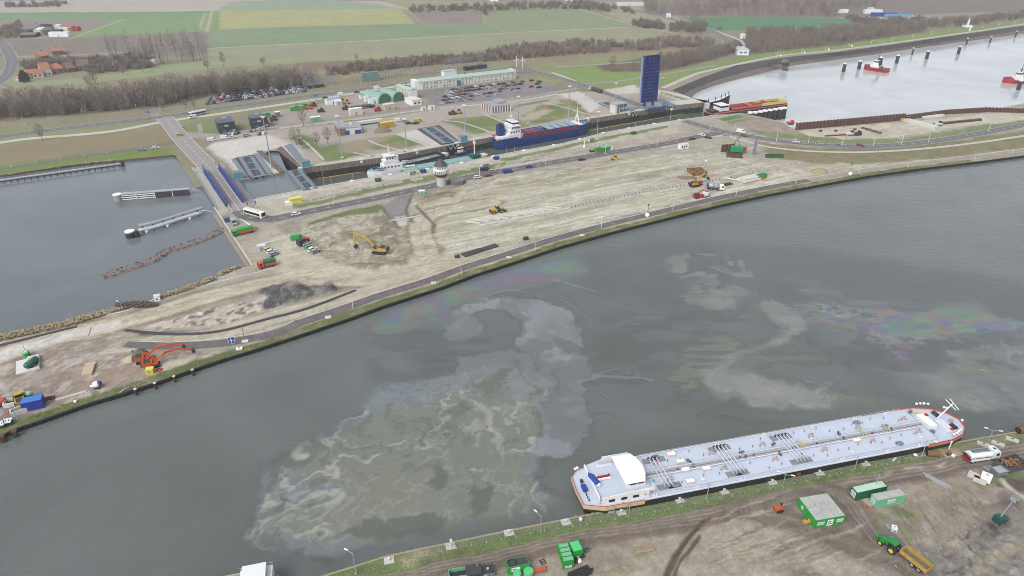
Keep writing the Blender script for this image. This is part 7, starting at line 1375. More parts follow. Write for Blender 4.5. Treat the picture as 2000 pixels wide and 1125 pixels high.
bar=MB().bb(-3.6,3.6,-.45,.45,0,.4,paint('cross bar concrete',A(220,218,210),.85,var=.08)).mesh('cross_bar')
for u,v in((924,435),(941,431),(962,427),(980,426),(998,421),(1015,417),(1034,415),(1048,412),(1065,409),(1081,406),(1050,418)):
 if u==1050:continue
 single('concrete_bar',bar,'pale concrete bar lying in a spaced row on the sand field','concrete bar',tuple(G(u,v)),DIRP-.72,'row of spaced concrete bars on the sand field')
slb=MB().bb(-2.2,2.2,-.7,.7,0,.5,CONCL).mesh('kerb_slab')
row=smooth_pts([(940,441),(1000,430),(1060,418),(1118,406)]);
for p,hh in along(row,4.9):single('kerb_slab',slb,'pale kerb slab laid in line below the concrete bars','kerb slab',tuple(p),hh,'kerb slabs below the concrete bars')
ub=MB().bb(-.75,.75,-.9,-.55,0,.9,CONCL).bb(-.75,.75,.55,.9,0,.9,CONCL).bb(-.75,.75,-.55,.55,0,.2,DSTEEL).mesh('channel_block')
for a1,b1 in(([(1118,405),(1200,387),(1280,370),(1345,361)]),None)if False else((smooth_pts([(1118,405),(1200,387),(1280,371),(1342,362)]),0),(smooth_pts([(1372,356),(1410,350)]),0),(smooth_pts([(1430,347),(1500,331),(1570,317)]),0)):
 for p,hh in along(a1,2.25):single('channel_block',ub,'pale U shaped channel block in the long row across the sand field','channel block',tuple(p),hh,'long row of channel blocks on the sand field')
single('white_beam',MB().bb(-9,9,-.5,.5,.02,.4,CONCL).bb(-9,9,.5,.9,.02,.15,CONC),'white flat beam across the foot of the asphalt ramp','beam',tuple(G(786,428)),vhead(769,430,805,424))
tn=thing('site_gate','grey mesh gate across the asphalt ramp','gate',tuple(G(769,428)),vhead(769,428,805,422));part(tn,'frame',MB().bb(0,20,-.05,.05,1.9,2.0,STEEL).bb(0,20,-.05,.05,.2,.3,STEEL));pieces(tn,'post',MB().bb(-.06,.06,-.06,.06,0,2.1,STEEL).mesh('post'),[((i*3.3,0,0),0)for i in range(7)])
a_,h,L_=frame(905,500,971,479);t=thing('pipe_stack','bundle of long black pipes lying by the canal haul road','pipe stack',tuple(a_),h);pieces(t,'pipe',MB().cyl((0,0,0),(L_*.52,0,0),.28,paint('dark pipe',A(74,74,80),.7),n=7).mesh('pipe'),[((L_*(.0 if i<7 else .46),-1.4+(i%7)*.5,.3),0.0)for i in range(13)])
t=thing('pump_mast','dark pump with a thin mast left of the black pipes','pump',tuple(G(893,503)));part(t,'pump',MB().bb(-1,1,-.6,.6,0,.9,DSTEEL).cyl((.6,.4,.9),(.6,.4,1.3),.3,BLACK,n=7));part(t,'mast',MB().cyl((0,0,.9),(0,0,zat(893,502,488)),.1,LSTEEL,n=5));
t=thing('generator','small dark generator on the edge of the canal haul road','generator',tuple(G(1027,468)),.3);part(t,'housing',MB().bb(-1,1,-.6,.6,.2,1.3,DSTEEL));part(t,'skid',MB().bb(-1.1,1.1,-.7,.7,0,.2,BLACK));part(t,'exhaust',MB().cyl((.5,0,1.3),(.5,0,1.8),.1,LSTEEL,n=5))
excavator(1356,364,vhead(1356,364,1385,358),YELLOW,'yellow excavator working beside the channel row near the concrete mixer',(6.0,55),(3.4,-40),-95,1.05);excavator(1364,362,vhead(1364,362,1340,372),ORANGE,'orange excavator right behind the yellow one near the mixer',(4.4,50),(2.6,-70),-110,.8)
t=thing('red_crane_truck','red and white machine with folded arm in front of the yellow excavator','crane truck',tuple(G(1366,386)),vhead(1350,387,1380,383));part(t,'body',MB().bb(-3.4,2.0,-1.1,1.1,.6,1.6,RED).bb(-3,-.5,-1,1,1.6,2.4,DSTEEL));part(t,'cab',MB().bb(2.1,4.2,-1.1,1.1,.6,2.6,WHITE));part(t,'arm',MB().tube([(-1,0,2.2),(1.2,.4,3.8),(4.0,-.6,2.8)],.25,RED,6));part(t,'hopper',MB().bb(4.3,5.6,-1.0,1.0,.4,1.2,GREEN))
for x in(-2.4,-1.2,3.0):
 for s_ in(-1,1):part(t,'wheel',MB().wheel((x,s_*1.0,.5),.5,.35,None,8))
t=thing('concrete_mixer','blue and white concrete mixer lorry on the haul road','mixer lorry',tuple(G(1397,371)),vhead(1383,371,1412,372));BC=paint('mixer blue',A(50,88,160),.5);part(t,'chassis',MB().bb(-4.2,4.0,-.6,.6,.6,1.1,DSTEEL));part(t,'drum',MB().cyl((-3.6,0,2.6),(-2.4,0,2.4),.8,LSTEEL,1.3,n=12).cyl((-2.4,0,2.4),(.2,0,2.1),1.3,LSTEEL,n=12).cyl((.2,0,2.1),(1.4,0,1.9),1.3,LSTEEL,.7,n=12));part(t,'hopper',MB().bb(-4.5,-3.5,-.8,.8,1.4,3.2,BC));part(t,'stripe',MB().cyl((-1.4,0,2.3),(-1.0,0,2.25),1.34,BC,n=12));c_=part(t,'cab',MB().yprism([(1.9,.7),(4.2,.7),(4.2,1.8),(3.9,2.9),(1.9,2.9)],-1.2,1.2,WHITE));part(c_,'windscreen',MB().yprism([(4.22,1.8),(4.27,1.8),(3.97,2.75),(3.92,2.75)],-1.1,1.1,GLASS));part(c_,'side_window',MB().bb(2.9,3.8,-1.23,-1.2,1.7,2.5,GLASS))
for x in(-3.2,-2.0,1.2,3.2):
 for s_ in(-1,1):part(t,'wheel',MB().wheel((x,s_*1.0,.52),.52,.36,LSTEEL,10))
single('rusty_trough',MB().bb(-4,4,-.9,-.6,0,.8,RUST).bb(-4,4,.6,.9,0,.8,RUST).bb(-4,4,-.6,.6,0,.2,RUST),'rusty steel trough behind the concrete mixer','trough',tuple(G(1417,362)),vhead(1405,364,1430,359))
a_,h,L_=frame(1451,357,1482,350);t=thing('pipe_stack','stack of big white pipes by the green container on the haul road','pipe stack',tuple(a_),h);pieces(t,'pipe',MB().cyl((0,0,0),(L_,0,0),.65,paint('cream pipe',A(226,220,208),.6,var=.08),n=10).mesh('pipe'),[((0,i*1.35-1,.66),0)for i in range(5)]+[((.6,i*1.35-.4,1.75),0)for i in range(3)])
single('long_pipe',MB().cyl((-6,0,.4),(6,0,.4),.35,OFFW,n=7),'single white pipe lying left of the white pipe stack','pipe',tuple(G(1440,353)),vhead(1430,352,1450,355))
t=container('storage_container','green container with an orange base behind the white pipe stack','container',G(1486,349),vhead(1478,351,1495,347),6,2.4,2.6,GREEN,DGREEN,doors=False);part(t,'orange_band',MB().bb(-3.02,3.02,-1.24,-1.2,.1,.8,ORANGE))
t=thing('formwork','brown square steel formwork frame on the far sand','formwork',tuple(G(1361,338)),.2);BR=paint('ochre timber',A(150,112,64),.8,var=.2)
for k in range(4):part(t,'side',MB().bb(-4,4,-.3,.3,0,1.8,BR)).matrix_local=Matrix.Rotation(k*math.pi/2,4,'Z')@Matrix.Translation((0,-3.7,0))
part(t,'core',MB().bb(-1,1,-1,1,0,2.0,BR))
t=thing('green_hopper','dark green pump with a white lamp mast near the formwork frame','pump',tuple(G(1374,346)));part(t,'pump',MB().bb(-.9,.9,-.7,.7,0,1.8,paint('deep green',A(34,92,84),.5)));part(t,'mast',MB().cyl((0,0,1.8),(0,0,9),.08,LSTEEL,n=5).box((0,0,9.1),(1.2,.5,.8),WHITE))
single('roller',MB().bb(-1.8,.8,-.9,.9,.8,2.0,YELLOW).cyl((1.3,-.9,.8),(1.3,.9,.8),.8,YELLOW,n=10).cyl((-1.2,-.95,.6),(-1.2,.95,.6),.6,BLACK,n=10).bb(-.6,.6,-.8,.8,2.0,3.0,GLASS).bb(-.7,.7,-.9,.9,3.0,3.15,YELLOW).bb(-2.2,-1.8,-.8,.8,.6,1.2,DSTEEL),'yellow road roller on the edge of the lock road','roller',tuple(G(1201,313)),vhead(1195,312,1208,314))
t=container('storage_container','small green and orange container by the lock road','container',G(1168,297),vhead(1163,298,1174,296),4.2,2.4,2.4,GREEN,DGREEN,doors=False);part(t,'orange_band',MB().bb(-2.12,2.12,-1.24,-1.2,.1,.9,ORANGE));t=container('storage_container','long green container with a white end by the lock road','container',G(1184,294),vhead(1176,296,1193,292.5),8.2,2.6,2.6,GREEN,LGREEN,doors=False);part(t,'end_panel',MB().bb(4.1,4.16,-1.2,1.2,.2,2.5,WHITE).bb(2.2,4.1,-1.34,-1.28,.2,2.5,WHITE))
single('trailer',MB().bb(-1.5,1.5,-.8,.8,.4,1.0,DSTEEL).cyl((0,-.9,.4),(0,.9,.4),.4,BLACK,n=8),'small dark trailer left of the green containers','trailer',tuple(G(1156,297)),.2);single('site_hut',MB().bb(-3,3,-1.3,1.3,0,2.7,WHITE).bb(-3.1,3.1,-1.4,1.4,2.7,2.85,OFFW).bb(-2,-1,-1.34,-1.3,1.0,2.0,GLASS).bb(1,2,-1.34,-1.3,1.0,2.0,GLASS).bb(-.4,.4,-1.34,-1.3,.1,2.1,STEEL),'white site hut on the edge of the lock road','site hut',tuple(G(1334,290)),vhead(1327,291,1341,289))
t=thing('drill_rig','green piling rig with a grey lattice mast beside the dyke road','piling rig',tuple(G(1440,299)),vhead(1440,299,1462,301));part(t,'track',track_mb(6,-2,-1.2));part(t,'track',track_mb(6,1.2,2));part(t,'body',MB().bb(-4.2,3.0,-1.9,1.9,1.1,4.0,paint('rig green',A(36,150,90),.5)));part(t,'cab',MB().bb(3.1,4.8,.4,1.8,1.2,3.6,RED));part(t,'counterweight',MB().bb(-5.4,-4.2,-1.8,1.8,1.2,3.0,DSTEEL));part(t,'gantry',MB().tube([(-3,1,4),(-1,0,9),(7.5,0,12)],.14,DSTEEL,5).tube([(1,-1,4),(-1,0,9)],.14,DSTEEL,5))
mm=MB();zt_=zat(1460,302,272)
for x,y in((8.4,-.7),(8.4,.7),(9.8,-.7),(9.8,.7)):mm.cyl((x,y,0),(x+.6,y,zt_),.14,paint('mast blue grey',A(150,160,186),.5,var=.1),n=5)
for i in range(12):z_=i*zt_/12;mm.cyl((8.4,-.7,z_),(9.8,.7,z_+zt_/12),.09,MATS['mast blue grey'],n=4).bb(8.4,9.9,-.75,.75,z_+.05,z_+.2,MATS['mast blue grey'])
part(t,'mast',mm)
for u,v,lab,w_ in((1421,296,'short row of rusty sheet piles left of the piling rig',8),(1434,304,'rusty piles lying flat below the piling rig',8)):
 t=thing('sheet_pile_stack',lab,'sheet piles',tuple(G(u,v)),vhead(u-10,v+1,u+10,v-1)-(.5 if v>300 else 0));pieces(t,'sheet_pile',MB().box((0,0,2.2 if v<300 else .3),(.9,.5 if v<300 else 9,4.4 if v<300 else .5),RUST).mesh('sheet_pile'),[((-4+i*1.15,.25*(i%2),0),0)for i in range(w_)])
single('green_skip',MB().bb(-5,5,-1.2,1.2,0,1.6,DGREEN).bb(-4.8,4.8,-1,1,1.6,1.65,BLACK),'long low green skip at the foot of the dyke','skip',tuple(G(1512,307)),.05)
tz=zat(862,364,310);CR=15.5/(F*.97/330)if False else(G(877,342)-G(846,342)).length/2*.93
t=thing('control_tower','white round control tower with a dark conical roof beside the lock road','control tower',tuple(G(862.5,362)))
part(t,'column',MB().cyl((0,0,0),(0,0,tz*.38),2.5,paint('tower column',A(206,204,208),.7,var=.06),n=16),smooth=False);part(t,'collar',MB().cyl((0,0,tz*.34),(0,0,tz*.43),2.7,paint('maroon collar',A(120,66,62),.7),3.4,n=16))
nn=12;zc=tz*.43
part(t,'lower_gallery',MB().cyl((0,0,zc),(0,0,zc+.8),CR*.75,WHITE,CR,n=nn));w_=part(t,'window_band',MB().cyl((0,0,zc+.8),(0,0,zc+2.3),CR*.985,GLASS,n=nn));mu=MB().bb(-.22,.22,-.2,.2,0,1.5,WHITE).mesh('mullion');pieces(w_,'mullion',mu,[((CR*math.cos(i*math.pi/nn)*.97,CR*math.sin(i*math.pi/nn)*.97,zc+.8),i*math.pi/nn+1.57)for i in range(2*nn)])
part(t,'gallery_ring',MB().cyl((0,0,zc+2.3),(0,0,zc+3.1),CR*1.02,WHITE,n=nn));u_=part(t,'upper_window',MB().cyl((0,0,zc+3.1),(0,0,zc+4.1),CR*.86,GLASS,n=nn));pieces(u_,'mullion',MB().bb(-.2,.2,-.18,.18,0,1.0,WHITE).mesh('mullion'),[((CR*.86*math.cos(i*math.pi/nn),CR*.86*math.sin(i*math.pi/nn),zc+3.1),i*math.pi/nn+1.57)for i in range(2*nn)])
part(t,'eaves',MB().cyl((0,0,zc+4.1),(0,0,zc+4.4),CR*.93,OFFW,n=nn));SLT=paint('slate cone',A(92,90,94),.7,var=.12)
part(t,'roof',MB().cyl((0,0,zc+4.4),(0,0,tz),CR*.92,SLT,.25,n=nn));part(t,'finial',MB().cyl((0,0,tz),(0,0,tz+1.4),.1,DSTEEL,n=5));pieces(t,'roof_batten',MB().cyl((CR*.9,0,zc+4.45),(.3,0,tz),.07,DSTEEL,n=4).mesh('roof_batten'),[((0,0,0),i*2*math.pi/nn)for i in range(nn)])
t=thing('bunker','low octagonal grey enclosure beside the control tower','bunker',tuple(G(893,357)));part(t,'wall',MB().cyl((0,0,0),(0,0,1.8),4.4,CONCD,n=8));part(t,'roof',MB().cyl((0,0,1.8),(0,0,2.0),4.0,STEEL,n=8));part(t,'mast',MB().cyl((0,0,2),(0,0,7),.08,STEEL,n=5))
single('green_hut',MB().bb(-1.5,1.5,-1,1,0,1.8,paint('pale teal hut',A(150,190,180),.6)).bb(-1.6,1.6,-1.1,1.1,1.8,1.95,WHITE).bb(-.3,.3,-1.03,-1,.1,1.5,STEEL),'pale teal hut on the brown mound left of the tower','hut',tuple(G(824,379)),.1)
def bus(u,v,u2,v2,lab,L_=12,band=GREEN):
 t=thing('bus',lab,'bus',tuple((G(u,v,.11)+G(u2,v2,.11))/2),vhead(u,v,u2,v2));a=L_/2
 part(t,'body',MB().yprism([(-a,.35),(a-.1,.35),(a,1.2),(a-.2,3.0),(-a,3.0)],-1.25,1.25,WHITE));part(t,'window_band',MB().bb(-a+.4,a-1.2,-1.28,-1.25,1.2,2.4,GLASS).bb(-a+.4,a-1.2,1.25,1.28,1.2,2.4,GLASS));part(t,'windscreen',MB().yprism([(a+.0,1.25),(a+.04,1.25),(a-.14,2.8),(a-.19,2.8)],-1.15,1.15,GLASS));part(t,'stripe',MB().bb(-a+.3,a-1,-1.28,-1.25,.45,.8,band).bb(-a+.3,a-1,1.25,1.28,.45,.8,band));part(t,'roof_unit',MB().bb(-a+1,a-3,-.8,.8,3.0,3.2,OFFW))
 for x in(-a+2.6,a-2.6):
  for s_ in(-1,1):part(t,'wheel',MB().wheel((x,s_*1.12,.5),.5,.3,LSTEEL,8))
 return t
bus(481,417,516,427,'white and green bus turning off the road bridge');bus(400,222,372,228,'white bus on the main road beside the bare wood',12,BLACK)
car(376,231,vhead(390,227,367,232),'white','white van in front of the white bus on the main road','van',None,'van');car(578,420,vhead(560,423,600,416),'white','white car driving behind the bus on the lock road')
def lorry(u,v,hd,lab,cabm,boxm,L_=7,low=None,gap=.2):
 t=thing('lorry',lab,'lorry',tuple(G(u,v)),hd);part(t,'chassis',MB().bb(-L_/2,L_/2,-.6,.6,.5,.9,DSTEEL));part(t,'body',MB().bb(-L_/2,L_/2-2.2-gap,-1.25,1.25,.92,3.0,boxm))
 if low:part(t,'lower_band',MB().bb(-L_/2,L_/2-2.2-gap,-1.28,-1.25,.92,1.9,low).bb(-L_/2,L_/2-2.2-gap,1.25,1.28,.92,1.9,low).bb(-L_/2-.04,-L_/2,-1.2,1.2,.92,1.9,low))
 c_=part(t,'cab',MB().yprism([(L_/2-2.1,.5),(L_/2,.5),(L_/2,1.5),(L_/2-.3,2.6),(L_/2-2.1,2.7)],-1.2,1.2,cabm));part(c_,'windscreen',MB().yprism([(L_/2+.01,1.5),(L_/2+.06,1.5),(L_/2-.22,2.5),(L_/2-.27,2.5)],-1.1,1.1,GLASS));part(c_,'side_window',MB().bb(L_/2-1.4,L_/2-.5,-1.23,-1.2,1.5,2.3,GLASS).bb(L_/2-1.4,L_/2-.5,1.2,1.23,1.5,2.3,GLASS))
 for x in(-L_/2+1.4,L_/2-1.1):
  for s_ in(-1,1):part(t,'wheel',MB().wheel((x,s_*1.05,.5),.5,.35,None,8))
 return t
lorry(475,457,vhead(495,451,457,460),'green and orange lorry parked at the basin wall near the bridge',GREEN,GREEN,9,ORANGE);lorry(522,521,vhead(535,517,510,523),'dark green and orange tipper at the end of the basin wall',ORANGE,DGREEN,7,ORANGE)
car(457,437,vhead(455,433,460,440),'silver','silver van beside the dark blue box near the bridge','van');single('dark_box',MB().bb(-1.6,1.6,-1.2,1.2,0,2.2,paint('slate blue',A(86,94,120),.6)).bb(-1.65,1.65,-1.25,1.25,2.2,2.35,STEEL).bb(-.4,.4,-1.23,-1.2,.1,1.9,DSTEEL),'dark blue box cabin left of the silver van','cabin',tuple(G(444,432)),BH)
t=thing('site_hut','pale grey site hut above the left parked cars','site hut',tuple(G(512,489)),.25);part(t,'wall',MB().bb(-1.7,1.7,-1.2,1.2,0,2.4,paint('pale grey hut',A(196,208,214),.5)));part(t,'roof',MB().bb(-1.8,1.8,-1.3,1.3,2.4,2.55,OFFW));part(t,'door',MB().bb(-.4,.4,-1.24,-1.2,.1,2.0,STEEL))
ch=vhead(520,490,535,484);car(524,489,ch,'cream','cream car, first of the three parked below the grey hut');car(530,493,ch,'white','white car between cream and silver cars below the grey hut');car(535,498,ch,'silver','silver car, last of the three parked below the grey hut')
ch=vhead(600,494,618,486);car(581,467,vhead(570,468,592,465),'green','bright green van parked at the head of the row by the pit','van');t_=lorry(593,478,ch,'small red tipper in the row of cars by the pit',RED,DSTEEL,5.4);car(598,477,ch,'white','white car behind the red tipper by the pit');car(604,485,ch,'green','green car in the row by the pit');car(610,489,ch,'white','white car right of the green one in the row by the pit');car(616,493,ch,'silver','silver car at the end of the row by the pit')
single('road_barrier',MB().tube([(-3,0,.5),(-1,.8,.5),(1.5,.5,.5)],.3,ORANGE,5).cyl((2,0,0),(2,0,1.2),.3,ORANGE,.05,n=7).bb(-2,-1,-1,0,0,1,paint('barrier red',A(190,70,60),.5)),'orange road works barrier and cone behind the green lorry','barrier',tuple(G(493,447)));single('white_blocks',MB().bb(-8,8,-.5,.5,0,.7,OFFW).bb(-8,8,-.1,.1,.7,.75,CONC),'low white concrete barrier above the parked cars','barrier',tuple(G(545,470)),vhead(520,477,568,465));single('white_kerb',MB().prism([tuple((G(u,v)-G(500,430)).xy)for u,v in((470,428),(478,433),(497,445),(488,441))],.03,.5,WHITE),'white curved kerb island at the end of the road bridge','kerb',tuple(G(500,430)))
car(463,424,0,'white','small white utility box van near the bridge signals','van')if False else None
t=thing('yellow_container','yellow container cabin beside the row of pipes on the lock quay','container',tuple(G(578,397)),vhead(571,398,586,395));YC=paint('site yellow',A(236,216,60),.5,var=.06);part(t,'wall',MB().bb(-3,3,-1.4,1.4,0,2.8,YC));part(t,'roof',MB().bb(-3.05,3.05,-1.45,1.45,2.8,2.95,paint('pale yellow roof',A(240,228,130),.6)));part(t,'stripe',MB().bb(-3,3,-1.43,-1.4,.9,1.3,WHITE));single('white_box',MB().bb(-1.8,1.8,-1.2,1.2,0,1.6,OFFW).bb(-1.85,1.85,-1.25,1.25,1.6,1.7,WHITE),'white box left of the yellow container cabin','box',tuple(G(565,400)),.2)
bbk=MB().bb(-1.6,1.6,-.7,.7,0,.8,CONCL).bb(-1.6,1.6,-.2,.2,.8,1.1,CONC).mesh('barrier_block')
for sg,lab in((smooth_pts([(590,396),(634,386)]),'pale pipe section lying in line right of the yellow container'),(smooth_pts([(648,384),(700,372),(775,358),(830,349)]),'pale concrete block in the jumbled row left of the tower'),(smooth_pts([(868,342),(900,335),(940,329)]),'pale concrete block in the row right of the tower'),(smooth_pts([(974,325),(1010,317),(1100,301),(1200,281),(1290,262)]),'pale block in the long white row below the blue ship')):
 for p,hh in along(sg,3.7):
  if rg.random()<.9:single('barrier_block',bbk,lab,'concrete block',(p.x+rg.uniform(-.2,.2),p.y+rg.uniform(-.6,.6),0),hh+rg.uniform(-.15,.15),'blocks: '+lab)
for u,v,vt,r_,lab in((669,308,226,.38,'tall grey floodlight mast left of the brown brick house'),(794,292,232,.38,'tall grey floodlight mast between the two middle lawns'),(908,262,205,.38,'tall grey floodlight mast behind the small blue tug'),(1012,252,188,.38,'tall grey floodlight mast behind the blue ship bridge'),(1110,237,168,.38,'tall grey floodlight mast behind the ship bow'),(1201,205,162,.3,'tall floodlight mast behind the control cabin'),(531,329,228,.45,'tall grey floodlight mast between the gate slots'),(1166,272,218,.22,'slim grey mast in front of the ship bow'),(1308,243,213,.2,'slim grey mast on the near lock edge by the bridge'),(1290,198,152,.2,'slim mast right of the raised blue bridge')):
 t=thing('floodlight_mast',lab,'floodlight mast',tuple(G(u,v)));H_=zat(u,v,vt);part(t,'pole',MB().cyl((0,0,0),(0,0,H_),r_,paint('mast grey',A(176,186,194),.5,.2,var=.06),r_*.5,n=8));part(t,'floodlight',MB().bb(-1.1,1.1,-.3,.3,H_-.3,H_+.2,WHITE).bb(-.3,.3,-1,1,H_-.9,H_-.5,LSTEEL));part(t,'base',MB().bb(-.9,.9,-.9,.9,0,.5,CONCL))
LKG='low lamp posts on the near lock quay'
for u,v,vt in((634,366,324),(648,364,345),(690,353,337),(940,308,287),(989,299,286),(1005,300,285),(1185,262,247),(1240,252,239),(1292,243,229)):lamp(u,v,vt,'slim grey lamp post on the near lock quay',0,0,LKG)
LRG='lamp posts along the lock road'
for u,v,vt in((652,400,388),(813,365,353),(937,347,327),(1066,322,310),(1182,300,286),(1283,283,272)):lamp(u,v,vt,'white lamp post on the verge of the lock road',1,1.2,LRG,mat=WHITE)
for c_,u,v,k,lab in(('navy',947,333,'van','dark blue van on the lock road right of the tower'),('silver',961,336,'car','silver car behind the dark blue van on the lock road'),('white',932,348,'car','white car parked beside the lock road below the tower'),('red',953,344,'car','red car beside the lock road next to the white one'),('blue',992,337,'van','bright blue van on the lock road'),('blue',1033,327,'car','blue car on the lock road behind the bright blue van'),('black',1136,313,'car','dark car on the lock road near the yellow roller'),('white',1371,265,'car','white car at the lock road junction'),('black',1383,270,'car','black car at the lock road junction'),('silver',1419,265,'car','silver car on the dyke road junction'),('white',1447,259,'van','white van on the dyke road near the harbour mound'),('red',1453,266,'car','red car on the dyke road behind the white van'),('white',1554,278,'car','white car on the dyke road below the rusty sheet piles'),('silver',1600,282,'car','silver car on the dyke road, second from left'),('silver',1645,283,'car','silver grey car in the middle of the dyke road'),('red',1680,285,'car','dark red car on the dyke road'),('black',1352,272,'car','black car at the end of the lock road')):car(u,v,vhead(u-10,v+(1.6 if u<1360 else-1.5),u+10,v-(1.6 if u<1360 else-1.5)),c_,lab,k)
lap='pale lamp post along the dyke road'
for u,v,vt in((1516,277,256),(1578,281,262),(1644,285,266),(1705,287,267),(1760,283,262),(1812,280,260),(1386,257,243),(1435,253,243),(1930,256,240)):lamp(u,v,vt,lap,0,0,'lamp posts along the dyke road',mat=WHITE)
for u,v,lab,m_ in((826,337,'small dark blue machine on the lock quay left of the tower',NAVY),(969,311,'dark blue machine on the lock quay grass',NAVY),(738,354,'small green winch at the white ship bow',DGREEN),(1237,262,'small green winch on the lock quay',DGREEN)):
 t=thing('winch',lab,'winch',tuple(G(u,v)),.3);part(t,'drum',MB().cyl((0,-1,1),(0,1,1),.8,m_,n=8));part(t,'frame',MB().bb(-1.4,1.4,-1.2,-1,0,1.4,m_).bb(-1.4,1.4,1,1.2,0,1.4,m_));part(t,'motor',MB().bb(1.0,1.8,-.6,.6,.3,1.6,DSTEEL))
for u,v,lab in((806,341,'small open shelter on the near lock quay'),(1155,276,'small grey shelter on the near lock quay'),(948,327,'small white hut with a dark door right of the tower')):
 t=thing('shelter',lab,'shelter',tuple(G(u,v)),DIRL);part(t,'roof',MB().bb(-2.2,2.2,-1,1,2.0,2.2,CONC));part(t,'wall',MB().bb(-2,2,.6,.8,0,2,OFFW));part(t,'wall',MB().bb(-2,-1.8,-.8,.6,0,2,OFFW));part(t,'wall',MB().bb(1.8,2,-.8,.6,0,2,OFFW))
single('statue_post',MB().cyl((0,0,0),(0,0,1.2),.8,WHITE,.5,n=8).cyl((0,0,1.2),(0,0,3.6),.35,WHITE,.25,n=8).box((0,0,3.8),(.9,.5,.5),WHITE),'white pillar on the near lock quay below the ship bow','pillar',tuple(G(1141,288)))
#  SHIPS IN THE LOCK
def hull_pts(L_,W_,bow=.16,stern=.05):return[(0,-W_*.36),(L_*stern,-W_/2),(L_*(1-bow),-W_/2),(L_*(1-bow*.4),-W_*.3),(L_,0),(L_*(1-bow*.4),W_*.3),(L_*(1-bow),W_/2),(L_*stern,W_/2),(0,W_*.36)]
def ship_at(name,label,cat,u0,v0,u1,v1,z,W_,H_,hullm,deckm,side=1,bow=.16,grp=None,stern=.05,top=0):
 """hull whose near waterline runs between two photo points"""
 a_,b_=G(u0,v0,z+top),G(u1,v1,z+top);a_.z=b_.z=z;h=head(a_,b_);e=Vector((-math.sin(h),math.cos(h),0))*(W_/2*side);L_=(b_-a_).length
 t=thing(name,label,cat,tuple(a_+e),h,grp);hp=hull_pts(L_,W_,bow,stern);lo=[(x*.97+L_*.012,y*.92)for x,y in hp]
 part(t,'hull',MB().prism(lo,-1.5,H_*.5,hullm,poly1=hp).prism(hp,H_*.5,H_,hullm,deckm));return t,L_
SW=paint('superstructure white',(.58,.59,.60),.45,var=.06)
t,L_=ship_at('cargo_ship','blue hulled cargo ship with white bridge lying in the lock','cargo ship',972,295,1160,261,ZL,12.5,5.4,NAVY,paint('deck maroon',A(112,66,72),.7,var=.2),bow=.13);W2=6.25
part(t,'bulwark',MB().bb(0.5,15,-W2+.1,-W2+.5,5.4,6.6,NAVY).bb(0.5,15,W2-.5,W2-.1,5.4,6.6,NAVY).bb(L_*.87,L_*.93,-W2+.8,-W2+1.2,5.4,7,NAVY).bb(0.2,.6,-4,4,5.4,6.6,NAVY))
part(t,'bow_deck',MB().prism([(L_*.85,-5.4),(L_*.93,-4),(L_*.99,0),(L_*.93,4),(L_*.85,5.4)],5.42,7.0,NAVY,paint('bow deck blue',A(96,134,186),.6,var=.15)))
s_=part(t,'superstructure',MB().bb(9,18,-5,5,5.4,8.2,SW).bb(10,18,-4.6,4.6,8.2,10.8,SW).bb(11,17.4,-4.4,4.4,10.8,13.4,SW).bb(12,17,-5.9,5.9,13.4,13.7,SW));wn=MB().bb(-.4,.4,-.06,.02,0,.9,GLASS).mesh('window');pieces(s_,'window',wn,[((12+i*1.5,-4.41,11.8),0)for i in range(4)]+[((11+i*1.8,-4.61,9.2),0)for i in range(4)])
part(t,'wheelhouse',MB().bb(12.2,16.8,-4,4,13.7,14.4,SW).bb(12.2,16.8,-4.05,4.05,14.4,15.4,GLASS).bb(12,17,-4.3,4.3,15.4,15.7,SW));part(t,'funnel',MB().bb(4.4,8.2,-1,3.4,5.4,13.6,NAVY).bb(5,7.6,-.4,2.8,13.6,14.4,BLACK));part(t,'mast',MB().cyl((13.5,0,15.7),(13.5,0,21.5),.35,SW,.2,n=6).bb(12.6,14.4,-1.2,1.2,18.5,18.8,SW));part(t,'lifeboat',MB().cyl((1.6,3,7.2),(5,3,7.2),.8,ORANGE,n=7));part(t,'stern_block',MB().bb(1.5,4.2,-4,0,5.4,7.4,SW).bb(4.3,8.8,-5,-1.6,5.4,7.6,SW))
hs,he,hm_=19.5,L_*.835,L_*.52;part(t,'coaming',MB().bb(hs,he,-4.9,-4.5,5.4,7.6,paint('coaming blue',A(70,76,120),.6)).bb(hs,he,4.5,4.9,5.4,7.6,MATS['coaming blue']).bb(hs,hs+.4,-4.5,4.5,5.4,7.6,SW).bb(he-.4,he,-4.5,4.5,5.4,7.6,SW));part(t,'hold',MB().bb(hs+.4,hm_,-4.5,4.5,5.42,5.6,paint('hold dark',A(70,54,62),.8)))
hc_=MB().bb(-2.35,2.35,-4.9,4.9,7.6,7.95,paint('hatch cover',A(160,174,190),.6,var=.08)).mesh('hatch_cover');n_=int((he-hm_)/4.8);pieces(t,'hatch_cover',hc_,[((hm_+2.4+i*(he-hm_)/n_,0,0),0)for i in range(n_)])
gd=[MB().bb(-.45,.45,-4.4,4.4,6.6,7.3,m_).mesh('girder')for m_ in(RED,paint('girder blue',A(70,84,130),.6),paint('girder maroon',A(150,70,84),.6))]
for i in range(12):pieces(t,'girder',gd[(i*2)%3 if i<8 else 1],[((hs+1.4+i*(hm_-hs-2)/12,0,0),0)])
rbm=MB().bb(-.12,.12,-.1,.5,5.4,7.0,RED).mesh('bulwark_stay');pieces(t,'bulwark_stay',rbm,[((hs+i*(he-hs)/30,-W2+.6,0),0)for i in range(31)])
